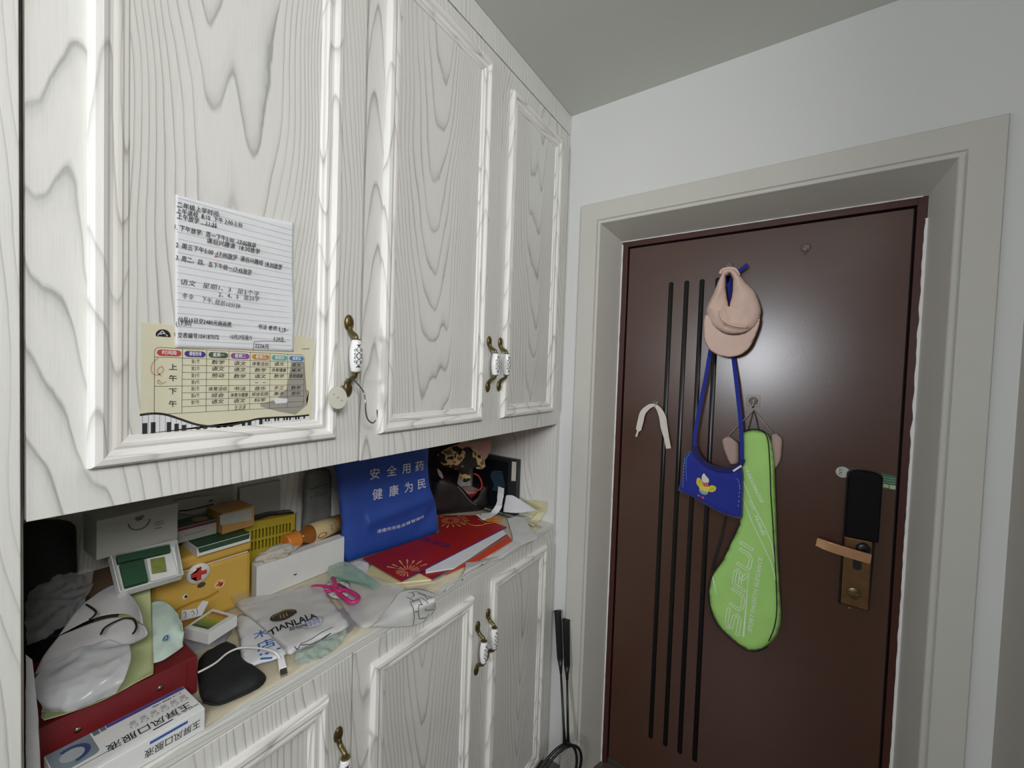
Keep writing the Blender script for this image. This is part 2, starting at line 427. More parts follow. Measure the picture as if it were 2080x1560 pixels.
# ------------------------------------------------------------------ door casing and reveal
tr = struct('trim_1', (0.6, YW, 0))
# x across, z up; each run: outer edge, bead, inner edge
XO0, XI0, XI1, XO1, ZI, ZO = 0.0621, 0.1467, 1.0633, 1.1449, 2.1277, 2.2107
prof = [(0, 0.0), (0, 0.011), (0.003, 0.014), (0.066, 0.014), (0.069, 0.0085), (0.072, 0.0085), (0.0735, 0.0165), (0.082, 0.0165), (0.084, 0.012), (0.084, -0.01)]
def casing(o0, o1, i0, i1):
    """mitred run between outer corners o0->o1 and inner corners i0->i1, all (x, z)"""
    bm = bmesh.new(); W = prof[-1][0]; A = []; B = []
    for w, h in prof:
        t = w / W
        A.append(bm.verts.new((o0[0] + (i0[0] - o0[0]) * t, YW - h, o0[1] + (i0[1] - o0[1]) * t)))
        B.append(bm.verts.new((o1[0] + (i1[0] - o1[0]) * t, YW - h, o1[1] + (i1[1] - o1[1]) * t)))
    for k in range(len(prof) - 1): bm.faces.new((A[k], A[k + 1], B[k + 1], B[k]))
    bmesh.ops.recalc_face_normals(bm, faces=bm.faces)
    for f in bm.faces:
        if f.normal.y > 0.5: f.normal_flip()
    return link('casing_board', bm, TRIM, tr)
casing((XO0, 0), (XO0, ZO), (XI0, 0), (XI0, ZI))
casing((XO0, ZO), (XO1, ZO), (XI0, ZI), (XI1, ZI))
casing((XO1, ZO), (XO1, 0), (XI1, ZI), (XI1, 0))
FX0, FX1, FZ, FY = 0.1839, 1.0411, 2.0921, 1.5698      # metal frame edge at the back of the reveal
def reveal(pts, d):
    prism('reveal_board', pts, d, TRIM, tr)
y0 = YW - 0.010
reveal([(XI0, y0, 0), (XI0, y0, ZI), (FX0, FY, FZ), (FX0, FY, 0)], (-0.012, 0.002, 0))
reveal([(XI1, y0, 0), (XI1, y0, ZI), (FX1, FY, FZ), (FX1, FY, 0)], (0.012, 0.002, 0))
reveal([(XI0, y0, ZI), (XI1, y0, ZI), (FX1, FY, FZ), (FX0, FY, FZ)], (0, 0.002, 0.012))
# white filler bead along the metal frame, ragged on the lock side
def caulk(pts, wmin, wmax, wdir, seed):
    P = []; W = []
    for a, b in zip(pts, pts[1:]):
        a, b = Vector(a), Vector(b); n = max(2, int((b - a).length / 0.012))
        for k in range(n): P.append(a.lerp(b, k / n)); W.append(wmin + (wmax - wmin) * (0.5 + 0.7 * noise.noise(Vector((len(P) * 0.31, seed, 0)))))
    link('filler_bead', strip_bm(P, [max(0.0005, w) for w in W], wdir, 0.003), CAULK, tr)
caulk([(FX0 + 0.0015, FY - 0.001, 0.0), (FX0 + 0.0015, FY - 0.001, FZ)], 0.003, 0.006, (1, 0, 0), 1)
caulk([(FX0, FY - 0.001, FZ - 0.001), (FX1, FY - 0.001, FZ - 0.001)], 0.002, 0.004, (0, 0, 1), 2)
caulk([(FX1 - 0.002, FY - 0.001, 0.0), (FX1 - 0.002, FY - 0.001, FZ - 0.05)], 0.003, 0.012, (1, 0, 0), 3)

# ------------------------------------------------------------------ cabinets
UP = thing('upper_cabinet', (-0.2, 0.75, 1.3723), 'white-washed ash wall cabinet with three panelled doors, hung under the ceiling', 'cabinet')
LOW = thing('lower_cabinet', (-0.2, 0.75, 0.0), 'white-washed ash base cabinet with three panelled doors below the cluttered worktop', 'cabinet')
ZU, ZT, ZC = 1.3715, 2.4937, 2.5695
CB = -0.455
# carcass of the upper unit
box('bottom_panel', (CB, 0.078, ZU + 0.004), (-0.022, 1.4285, ZU + 0.022), WOODS, UP, grain='y')
box('top_panel', (CB, 0.078, 2.545), (-0.022, 1.4285, ZC), WOODS, UP, grain='y')
box('back_panel', (-0.462, 0.078, ZU + 0.022), (CB, 1.4285, 2.545), WOODS, UP, grain='z')
box('cornice', (-0.03, 0.0765, ZT + 0.003), (0.001, 1.4495, ZC), WOOD, UP, bev=0.0008, grain='z')
box('divider', (CB, 0.522, ZU + 0.022), (-0.022, 0.540, 2.545), WOODS, UP, grain='z')
box('divider', (CB, 0.998, ZU + 0.022), (-0.022, 1.016, 2.545), WOODS, UP, grain='z')
# carcass of the lower unit with the full height end panels
box('side_panel', (CB, 1.4305, 0.0), (-0.0015, 1.4495, ZT + 0.002), WOODS, LOW, bev=0.0008, grain='z')
box('side_panel', (CB, 0.0595, 0.0), (-0.03, 0.0765, 2.5), WOODS, LOW, grain='z')
box('back_panel', (-0.462, 0.078, 0.0), (CB, 1.4285, ZU + 0.02), WOODS, LOW, grain='z')
box('plinth', (-0.06, 0.078, 0.0), (-0.04, 1.4285, 0.06), WOODS, LOW, grain='y')
box('divider', (CB, 0.522, 0.06), (-0.022, 0.540, 0.953), WOODS, LOW, grain='z')
box('divider', (CB, 0.985, 0.06), (-0.022, 1.003, 0.953), WOODS, LOW, grain='z')
# worktop with its own front edge
wt = box('worktop', (CB + 0.002, 0.0785, 0.9545), (-0.001, 1.4290, 0.974), WOODS, None, bev=0.001, grain='y')
tag(wt, 'white wood-grain worktop slab running under all the clutter between the cabinets', 'worktop')
# tall neighbour panel at the left edge
tp = thing('tall_cupboard', (-0.2, -0.2, 0.0), 'tall pale ash cupboard side cut off by the left edge of the picture', 'cupboard')
box('door', (-0.02, -0.42, 0.03), (0.002, 0.0715, 2.56), WOODS, tp, bev=0.001, grain='z')
box('carcass', (CB, -0.42, 0.0), (-0.022, 0.0585, 2.565), WOODS, tp, grain='z')

tube('shelf_peg', [(-0.205, 1.4304, 1.352), (-0.205, 1.4255, 1.352), (-0.205, 1.4255, 1.333)], 0.0016, BLACKM, LOW, 6)
MP = [(0, 0), (0.0015, 0.0095), (0.005, 0.0145), (0.0125, 0.0155), (0.0165, 0.0130), (0.0195, 0.0085), (0.023, 0.0070), (0.027, 0.0095), (0.031, 0.0095), (0.034, 0.0060), (0.038, 0.0050), (0.0406, 0.0008)]
def moulding(parent, y0, y1, z0, z1):
    W = MP[-1][0]
    sides = [((y0, z0), (y0, z1), (1, 1), (1, -1)), ((y1, z1), (y1, z0), (-1, -1), (-1, 1)), ((y0, z1), (y1, z1), (1, -1), (-1, -1)), ((y1, z0), (y0, z0), (-1, 1), (1, 1))]
    for (a, b, da, db) in sides:
        bm = bmesh.new(); l = bm.loops.layers.uv.new('UVMap'); off = random.uniform(0, 20)
        A = [bm.verts.new((h, a[0] + da[0] * w, a[1] + da[1] * w)) for w, h in MP]; B = [bm.verts.new((h, b[0] + db[0] * w, b[1] + db[1] * w)) for w, h in MP]
        for k in range(len(MP) - 1):
            f = bm.faces.new((A[k], A[k + 1], B[k + 1], B[k])); f.normal_update()
            if f.normal.x < -1e-6: f.normal_flip()
        along = 2 if abs(a[0] - b[0]) < 1e-6 else 1
        s = {id(v): k * 0.005 for r in (A, B) for k, v in enumerate(r)}
        for f in bm.faces:
            for lp in f.loops: lp[l].uv = (s[id(lp.vert)] - 0.02 + 0.01 * math.sin(off), lp.vert.co[along] + off * 1.7)
            f.smooth = False
        link('moulding', bm, WOODM, parent)
def handle(parent, y, zc):
    """bronze bow handle with a painted porcelain grip, bolted on a door face"""
    for s in (1, -1):
        bm = bmesh.new()
        zt = zc + s * 0.0675
        b2 = lathe_bm([(0.0001, 0.0), (0.0100, 0.0003), (0.0108, 0.002), (0.0094, 0.0045), (0.006, 0.0064), (0.0001, 0.0070)], (0.0005, y, zt), (1, 0, 0), 18)
        for v in b2.verts: v.co.z = zt + (v.co.z - zt) * 1.55
        me = bpy.data.meshes.new('t'); b2.to_mesh(me); b2.free(); bm.from_mesh(me); bpy.data.meshes.remove(me)
        P = smooth_pts([(0.004, y, zt - s * 0.008), (0.009, y, zt - s * 0.018), (0.019, y, zt - s * 0.0235), (0.026, y, zt - s * 0.0275), (0.0285, y, zt - s * 0.0335)], 5)
        b3 = tube_bm(P, [0.0056 - 0.0012 * (i / len(P)) for i in range(len(P))], 10)
        me = bpy.data.meshes.new('t'); b3.to_mesh(me); b3.free(); bm.from_mesh(me); bpy.data.meshes.remove(me)
        b4 = lathe_bm([(0.004, 0), (0.0088, 0.0006), (0.0094, 0.002), (0.0078, 0.0034), (0.003, 0.004)], (0.0285, y, zc + s * 0.0345), (0, 0, -s), 16)
        me = bpy.data.meshes.new('t'); b4.to_mesh(me); b4.free(); bm.from_mesh(me); bpy.data.meshes.remove(me)
        link('handle_arm', bm, BRONZE, parent, True)
    R = lambda h: 0.0086 + 0.0042 * math.cos(h / 0.032 * math.pi / 2) ** 0.8 if abs(h) < 0.032 else 0.0086
    g = lathe_bm([(0.001, -0.0325)] + [(R(h), h) for h in [-0.032 + 0.064 * k / 18 for k in range(19)]] + [(0.001, 0.0325)], (0.0285, y, zc), (0, 0, 1), 24)
    nb = len(g.faces)
    # painted scroll ornament wrapped round the grip
    def on(a, h, e=0.0002): r = R(h) + e; return Vector((0.0285 + math.cos(a) * r, y + math.sin(a) * r, zc + h))
    a0 = math.radians(-10)
    def stroke(pts, w=0.00055):
        for (a, h), (a2, h2) in zip(pts, pts[1:]):
            p, q = on(a, h), on(a2, h2); n = (on((a + a2) / 2, (h + h2) / 2, 0.01) - on((a + a2) / 2, (h + h2) / 2, 0)).normalized(); t = (q - p).normalized(); c = n.cross(t) * w
            f = g.faces.new([g.verts.new(v) for v in (p - c, q - c, q + c, p + c)]); f.material_index = 1
    def curl(ca, ch, r, s, d): return [(ca + s * (r * (1 - k / 16)) * math.cos(k * 0.42) / 0.0100, ch + d * (r * (1 - k / 16)) * math.sin(k * 0.42)) for k in range(15)]
    for hh in (0.0075, -0.0075):
        for s in (1, -1):
            for d in (1, -1):
                stroke(curl(a0 + s * 0.52, hh + d * 0.0032, 0.0036, -s, d))
    for s in (1, -1):
        stroke([(a0 + s * 0.42 * math.sin((h + 0.019) / 0.0127 * math.pi), h) for h in [-0.0215 + 0.043 * k / 40 for k in range(41)]])
        for d in (1, -1): stroke([(a0, d * 0.020), (a0 + s * 0.18, d * 0.0222), (a0 + s * 0.36, d * 0.0212), (a0 + s * 0.42, d * 0.0235)]); stroke([(a0, d * 0.020), (a0, d * 0.024)])
    for f in list(g.faces)[:nb]: f.smooth = True
    link('grip', g, [PORC, INK], parent)
def cab_door(parent, y0, y1, z0, z1, my0, my1, mz0, mz1, hy, hz):
    d = box('door', (-0.02, y0, z0), (0.0, y1, z1), WOOD, parent, bev=0.0009, grain='z', heart=y0 + (0.028 if my0 - y0 > 0.04 else 0.3))
    box('panel', (-0.012, my0 + 0.039, mz0 + 0.039), (0.0009, my1 - 0.039, mz1 - 0.039), WOODP, d, grain='z')
    moulding(d, my0, my1, mz0, mz1)
    handle(d, hy, hz)
    return d
cab_door(UP, 0.0760, 0.5315, ZU, ZT, 0.1271, 0.4755, 1.4265, 2.4400, 0.5025, 1.5925)
cab_door(UP, 0.5365, 1.0065, ZU - 0.001, ZT, 0.5795, 0.9415, 1.4240, 2.4500, 0.9720, 1.5915)
cab_door(UP, 1.0085, 1.4245, ZU - 0.001, ZT, 1.0420, 1.3735, 1.4240, 2.4370, 1.0285, 1.5925)
cab_door(LOW, 0.0790, 0.5290, 0.03, 0.9530, 0.1230, 0.4720, 0.066, 0.9020, 0.4980, 0.7320)
cab_door(LOW, 0.5325, 0.9920, 0.03, 0.9530, 0.5765, 0.9310, 0.066, 0.9040, 0.9600, 0.7290)
cab_door(LOW, 0.9940, 1.4245, 0.03, 0.9530, 1.0220, 1.3670, 0.063, 0.9120, 1.0110, 0.7440)

# ------------------------------------------------------------------ entrance door
LY = 1.574                                             # face of the door leaf
dr = struct('door_1', (0.61, LY, 0))
def frame_piece(lo, hi): box('door_frame', lo, hi, FRAMEM, dr, bev=0.0008)
frame_piece((FX0, FY, 0.0), (0.2065, 1.63, FZ)); frame_piece((1.0195, FY, 0.0), (FX1, 1.63, FZ)); frame_piece((0.2067, FY, 2.0700), (1.0193, 1.63, FZ))
box('door_frame', (0.2067, FY + 0.008, 0.0), (1.0193, 1.66, 0.022), mat('threshold_steel', (96, 90, 84), 0.4, metal=0.6), dr, bev=0.002)
leaf = box('door_leaf', (0.2125, LY, 0.028), (1.0135, 1.598, 2.0635), DOORM, dr, bev=0.0010)
box('door_stop', (0.2067, 1.5985, 0.022), (1.0193, 1.628, 2.0698), BLACKM, dr)
for x in (0.3725, 0.4262, 0.4772, 0.5280):
    bm = tube_bm([(x, LY, 0.1925), (x, LY, 0.197), (x, LY, 1.916), (x, LY, 1.9205)], [0.0010, 0.0082, 0.0082, 0.0010], 12, flat=1)
    for v in bm.verts: v.co.y = LY + (v.co.y - LY) * 0.42
    link('groove_strip', bm, BLACKG, leaf, True)
# electronic lock
LK = thing('smart_lock', (0.94, LY, 0.91), None, None); LK.parent = dr; LK.location = Vector((0.94, LY, 0.91)) - worldloc(dr)
bm = bmesh.new()
zt, zb = 1.318, 0.910
q = lambda y: [(0.8995, y, zb), (0.9700, y, zb), (0.9745, y, zb + 0.2), (0.9800, y, zt - 0.012), (0.972, y, zt - 0.004), (0.955, y, zt), (0.925, y, zt), (0.908, y, zt - 0.004), (0.9020, y, zt - 0.013)]
link('lock_base', prism_bm(q(LY - 0.0005), (0, -0.012, 0), 0.002), BLACKG, LK)
p = lambda y: [(0.9040, y, 1.120), (0.9785, y, 1.120), (0.9795, y, 1.309), (0.966, y, 1.317), (0.940, y, 1.3195), (0.918, y, 1.317), (0.9045, y, 1.309)]
link('lock_cover', prism_bm(p(LY - 0.0125), (0, -0.022, 0), 0.004), mat('black_plastic', (10, 10, 11), 0.6, spec=0.15, noise_amt=0), LK)
box('lock_plate', (0.9040, LY - 0.026, 0.916), (0.9665, LY - 0.0126, 1.118), mat('bronze_plate', (132, 100, 66), 0.38, metal=0.8, noise_amt=0.2, noise_scale=40), LK, bev=0.003)
lathe('spindle', [(0.001, 0), (0.0165, 0), (0.0165, 0.016), (0.012, 0.018), (0.001, 0.018)], (0.9455, LY - 0.026, 1.096), (0, -1, 0), BLACKG, LK, 24)
bm = bmesh.new()
P = smooth_pts([(0.960, LY - 0.058, 1.0790), (0.935, LY - 0.061, 1.0815), (0.900, LY - 0.060, 1.0850), (0.865, LY - 0.057, 1.0890), (0.838, LY - 0.049, 1.0930)], 5)
b2 = strip_bm(P, [0.027] * 18 + [0.025] * (len(P) - 18), (0, 0, 1), 0.009); bmesh.ops.bevel(b2, geom=b2.edges, offset=0.001, segments=2, affect='EDGES')
link('lever_handle', b2, mat('copper_lever', (226, 176, 134), 0.3, metal=0.7, noise_amt=0.08), LK)
lathe('lever_neck', [(0.001, 0), (0.009, 0), (0.008, 0.018), (0.001, 0.0185)], (0.951, LY - 0.040, 1.0800), (0, -1, 0), BRONZE, LK, 16)
prism('keyhole', [(x, LY - 0.0262, z) for x, z in ((0.926, 1.035), (0.929, 1.029), (0.937, 1.027), (0.944, 1.030), (0.946, 1.036), (0.9455, 1.062), (0.926, 1.064))], (0, -0.0006, 0), BLACKM, LK)
lathe('thumb_turn', [(0.0001, 0), (0.0155, 0), (0.0165, 0.002), (0.015, 0.003), (0.0001, 0.003)], (0.9325, LY - 0.0262, 0.958), (0, -1, 0), BRONZE, LK, 24)
prism('thumb_bar', [(0.9185, LY - 0.0295, 0.9605), (0.9185, LY - 0.0295, 0.9555), (0.9465, LY - 0.0295, 0.9555), (0.9465, LY - 0.0295, 0.9605)], (0, -0.006, 0), BRONZE, LK, 0.001)
lathe('screw', [(0.0001, 0), (0.0032, 0), (0.0028, 0.0012), (0.0001, 0.0015)], (0.928, LY, 0.899), (0, -1, 0), STEEL, dr, 12)
# stickers behind the lock
st = link('round_sticker', polys_bm([disc_pts((0.893, LY - 0.0006, 1.303), (1, 0, 0), (0, 0, 1), 0.0165, 0.0165)]), mat('sticker_white', (196, 198, 190), 0.6), leaf)
link('sticker_print', lines_bm([disc_pts((0.8885, LY - 0.0009, 1.303 + d), (1, 0, 0), (0, 0, 1), 0.004, 0.0035, 9, 0.4, 5.5) for d in (-0.006, 0.002, 0.008)] , 0.0011, (0, -1, 0)), INK, leaf)
link('green_sticker', polys_bm([[(0.981, LY - 0.0006, 1.272), (1.012, LY - 0.0006, 1.272), (1.012, LY - 0.0006, 1.311), (0.981, LY - 0.0006, 1.315)]]), mat('sticker_green', (62, 104, 78), 0.5), leaf)
link('sticker_print', polys_bm([[(0.985, LY - 0.0009, 1.275), (0.997, LY - 0.0009, 1.275), (0.997, LY - 0.0009, 1.284), (0.985, LY - 0.0009, 1.285)], [(0.999, LY - 0.0009, 1.273), (1.0115, LY - 0.0009, 1.273), (1.0115, LY - 0.0009, 1.284), (0.999, LY - 0.0009, 1.284)]]), mat('sticker_pale', (190, 200, 160), 0.6), leaf)
link('sticker_print', lines_bm([[(0.984, LY - 0.0009, z), (1.010, LY - 0.0009, z - 0.001)] for z in (1.290, 1.297, 1.304)], 0.0016, (0, -1, 0)), mat('sticker_line', (140, 176, 150), 0.6), leaf)

# ------------------------------------------------------------------ hooks on the door
CLEARH = mat('hook_plastic', (150, 138, 132), 0.15, alpha=0.4, noise_amt=0)
def hook(x, z, label, square=False):
    h = thing('adhesive_hook', (x, LY, z - 0.02), label, 'hook')
    if square: box('backing', (x - 0.0195, LY - 0.0014, z - 0.019), (x + 0.0195, LY - 0.0002, z + 0.019), mat('hook_backing', (112, 84, 76), 0.25, spec=0.6, noise_amt=0), h, bev=0.0005)
    lathe('disc', [(0.0001, 0.0016), (0.0125, 0.0016), (0.0135, 0.003), (0.0105, 0.0056), (0.006, 0.0068), (0.0001, 0.0072)], (x, LY, z), (0, -1, 0), CLEARH, h, 20)
    tube('peg', smooth_pts([(x, LY - 0.006, z - 0.001), (x, LY - 0.0085, z - 0.010), (x, LY - 0.010, z - 0.0175), (x, LY - 0.015, z - 0.021), (x, LY - 0.0195, z - 0.018), (x, LY - 0.020, z - 0.013)], 4), 0.0022, CLEARH if not square else STEEL, h, 8)
    for k in range(5):
        a = k * 1.2566
        tube('rim_lug', [(x + 0.010 * math.cos(a), LY - 0.0055, z + 0.010 * math.sin(a)), (x + 0.012 * math.cos(a + 0.6), LY - 0.005, z + 0.012 * math.sin(a + 0.6))], 0.0012, STEEL, h, 6)
hook(0.7715, 1.9890, 'empty clear adhesive hook near the top of the brown door, holding nothing')
hook(0.5600, 1.9560, 'clear adhesive hook from which the pink cap and blue pouch hang')
hook(0.3370, 1.4700, 'clear adhesive hook on the left of the door holding a white ribbon')
hook(0.6520, 1.5010, 'clear hook on a square backing holding the green racket cover', True)

# ------------------------------------------------------------------ white ribbon
RIB = mat('ribbon_white', (226, 220, 210), 0.8)
rb = thing('ribbon', (0.337, 1.56, 1.44), 'white fabric ribbon draped in two tails over the left door hook', 'ribbon')
L1 = smooth_pts([(0.3397, 1.5560, 1.4644), (0.3200, 1.5560, 1.4592), (0.2955, 1.5560, 1.4331), (0.2877, 1.5560, 1.3986), (0.2816, 1.5560, 1.3679), (0.2734, 1.5560, 1.3387)], 4)
strip('tail', L1, [0.008 + 0.014 * math.sin(min(1, i / 14) * math.pi * 0.62) if i < 17 else 0.007 for i in range(len(L1))], (0.8, 0, 0.6), RIB, rb, 0.0012)
L2 = smooth_pts([(0.3397, 1.5560, 1.4644), (0.3546, 1.5560, 1.4490), (0.3682, 1.5560, 1.4210), (0.3750, 1.5560, 1.3853), (0.3854, 1.5560, 1.3465), (0.3940, 1.5560, 1.3096)], 4)
strip('tail', L2, [0.008 + 0.017 * math.sin(min(1, i / 16) * math.pi * 0.8) for i in range(len(L2))], (0.9, 0, 0.3), RIB, rb, 0.0012)

# ------------------------------------------------------------------ pink padded mask behind the racket cover
PINK = mat('mask_pink', (188, 160, 154), 0.9, noise_amt=0.05, bump=0.15, bump_scale=500)
pm = thing('eye_mask', (0.66, 1.56, 1.35), 'dusty pink padded mask with thin loops hanging behind the green racket cover', 'mask')
to3, to2 = plane_map((0.6, 1.560, 1.4), (1, 0, 0), (0, 0, 1))
T = lambda pts: [to2(p) for p in pts]
pillow('pad', T([(0.5655, 1.5600, 1.3644), (0.5800, 1.5600, 1.3763), (0.5889, 1.5600, 1.3773), (0.6041, 1.5600, 1.3674), (0.6176, 1.5600, 1.3591), (0.6203, 1.5600, 1.3329), (0.6220, 1.5600, 1.2950), (0.6137, 1.5600, 1.2837), (0.5963, 1.5600, 1.2793), (0.5817, 1.5600, 1.3057), (0.5697, 1.5600, 1.3378)]), to3, 0.006, 0.006, PINK, pm, back=0.002, edge=0.012)
pillow('pad', T([(0.7067, 1.5600, 1.3976), (0.7145, 1.5600, 1.4017), (0.7225, 1.5600, 1.4026), (0.7391, 1.5600, 1.3856), (0.7394, 1.5600, 1.3493), (0.7369, 1.5600, 1.3174), (0.7300, 1.5600, 1.2957), (0.7199, 1.5600, 1.2829), (0.7135, 1.5600, 1.3058), (0.7091, 1.5600, 1.3452)]), to3, 0.006, 0.006, PINK, pm, back=0.002, edge=0.012)
tube('loop', [(0.5849, 1.5560, 1.3773), (0.6139, 1.5560, 1.4172), (0.6556, 1.5560, 1.4718)], 0.0013, mat('loop_beige', (196, 172, 158), 0.8), pm, 6)
tube('loop', [(0.6556, 1.5560, 1.4718), (0.6862, 1.5560, 1.4342), (0.7134, 1.5560, 1.4004)], 0.0013, MATS['loop_beige'], pm, 6)

# ------------------------------------------------------------------ green racket cover
GREEN = mat('cover_green', (176, 228, 126), 0.7, noise_amt=0.05, noise_scale=14, bump=0.12, bump_scale=18)
rc = thing('racket_cover', (0.66, 1.55, 0.69), 'lime green badminton racket cover with white lettering hanging on the door', 'racket cover')
RY = 1.548
to3, to2 = plane_map((0.65, RY, 1.0), (1, 0, 0), (0, 0, 1))
OUT = [(0.6260, 1.5480, 1.3896), (0.6438, 1.5480, 1.4031), (0.6645, 1.5480, 1.4086), (0.6921, 1.5480, 1.4020), (0.7049, 1.5480, 1.3860), (0.7160, 1.5480, 1.3478), (0.7224, 1.5480, 1.2950), (0.7267, 1.5480, 1.2276), (0.7331, 1.5480, 1.1465), (0.7404, 1.5480, 1.0436), (0.7480, 1.5480, 0.9631), (0.7532, 1.5480, 0.9043), (0.7603, 1.5480, 0.8352), (0.7597, 1.5480, 0.7919), (0.7508, 1.5480, 0.7549), (0.7362, 1.5480, 0.7248), (0.7183, 1.5480, 0.7027), (0.7011, 1.5480, 0.6890), (0.6791, 1.5480, 0.6814), (0.6533, 1.5480, 0.6856), (0.6159, 1.5480, 0.7041), (0.5801, 1.5480, 0.7329), (0.5597, 1.5480, 0.7754), (0.5515, 1.5480, 0.8210), (0.5525, 1.5480, 0.8681), (0.5632, 1.5480, 0.9060), (0.5896, 1.5480, 0.9600), (0.6130, 1.5480, 1.0323), (0.6322, 1.5480, 1.0905), (0.6333, 1.5480, 1.1305), (0.6332, 1.5480, 1.1966), (0.6281, 1.5480, 1.2781), (0.6252, 1.5480, 1.3435)]
ro = [to2(p) for p in smooth_pts(OUT, 2, True)]
pillow('body', ro, to3, 0.014, 0.011, GREEN, rc, back=0.006, edge=0.03, amp=0.0035, freq=11, seed=3)
# height of the front face over a 2-D point
def rh(p):
    u, v = to2(p); d = min(segdist((u, v), ro[i - 1], ro[i]) for i in range(len(ro))) if inpoly((u, v), ro) else 0
    k = math.sqrt(max(0, 1 - (1 - min(1, d / 0.03)) ** 2)); sv = Vector((6.3, 15.9, 2.1)); q = Vector((u, v, 0)) * 11
    nz = 0.0035 * k * (noise.noise(q + sv) + 0.5 * noise.noise(Vector((u, v, 0)) * 24.2 + sv))
    return to3(u, v, 0.014 * k + nz + 0.0013)
rim = smooth_pts([(0.6212, 1.5480, 1.3677), (0.6216, 1.5480, 1.3924), (0.6437, 1.5480, 1.4063), (0.6644, 1.5480, 1.4102), (0.6866, 1.5480, 1.4046), (0.6998, 1.5480, 1.3806), (0.7085, 1.5480, 1.3071), (0.7155, 1.5480, 1.2128), (0.7250, 1.5480, 1.1192), (0.7353, 1.5480, 1.0103), (0.7431, 1.5480, 0.9249), (0.7480, 1.5480, 0.8467), (0.7440, 1.5480, 0.7891), (0.7315, 1.5480, 0.7390)], 3)
tube('piping', [rh(p) for p in rim], 0.0016, BLACKM, rc, 6)
tube('piping', [p + Vector((0, -0.002, 0)) for p in smooth_pts([(0.6335, 1.5480, 1.0941), (0.6130, 1.5480, 1.0323), (0.5896, 1.5480, 0.9600), (0.5632, 1.5480, 0.9060), (0.5512, 1.5480, 0.8625), (0.5501, 1.5480, 0.8171), (0.5600, 1.5480, 0.7703), (0.5802, 1.5480, 0.7295), (0.6161, 1.5480, 0.7008), (0.6534, 1.5480, 0.6823), (0.6792, 1.5480, 0.6781), (0.7039, 1.5480, 0.6885), (0.7300, 1.5480, 0.7141)], 3)], 0.0018, BLACKM, rc, 6)
WPR = mat('print_white', (240, 248, 236), 0.7, noise_amt=0)
def onface(bm):
    for v in bm.verts: v.co = rh(v.co)
    return bm
def dense(segs, k=10): return [[Vector(a).lerp(Vector(b), t / k) for a, b in zip(s, s[1:]) for t in range(k)] + [Vector(s[-1])] for s in segs]
b = lines_bm(dense([[(0.6307, 1.5480, 1.2522), (0.6684, 1.5480, 1.1677), (0.7073, 1.5480, 1.0957), (0.7254, 1.5480, 1.0523), (0.7360, 1.5480, 0.9945)], [(0.6334, 1.5480, 1.1933), (0.6713, 1.5480, 1.1032), (0.7045, 1.5480, 1.0386), (0.7268, 1.5480, 0.9918), (0.7412, 1.5480, 0.9387)]]), 0.0024, (0, -1, 0))
link('print', onface(b), WPR, rc)
def facetext(name, s, a, b_, size, wt=0.0, xs=1.0, sh=0.0, outline=False):
    a, b_ = Vector(a), Vector(b_); d = (b_ - a).normalized(); upv = Vector((-d.z, 0, d.x)) 
    if upv.x > 0: upv = -upv
    bm = text_bm([(s, size, a, d, upv, 'LEFT', wt, xs, sh)])
    xsn = [(v.co - a).dot(d) for v in bm.verts]; k = (b_ - a).length / max(xsn)
    for v in bm.verts: v.co = v.co + d * ((v.co - a).dot(d) * (k - 1))
    if outline:
        inset = bmesh.ops.inset_region(bm, faces=bm.faces[:], thickness=0.0018, use_even_offset=False, use_boundary=True)
        bmesh.ops.delete(bm, geom=[f for f in bm.faces if f not in set(inset['faces'])], context='FACES')
    bmesh.ops.subdivide_edges(bm, edges=[e for e in bm.edges if e.calc_length() > 0.008], cuts=2)
    link(name, onface(bm), WPR, rc)
A = [(0.6253, 1.5480, 0.7265), (0.6587, 1.5480, 1.0410), (0.6789, 1.5480, 0.7475), (0.6979, 1.5480, 1.0028), (0.6941, 1.5480, 1.1780), (0.6420, 1.5480, 1.2869), (0.7030, 1.5480, 1.0721), (0.6769, 1.5480, 1.1338), (0.6691, 1.5480, 1.1516), (0.6567, 1.5480, 1.1783)]
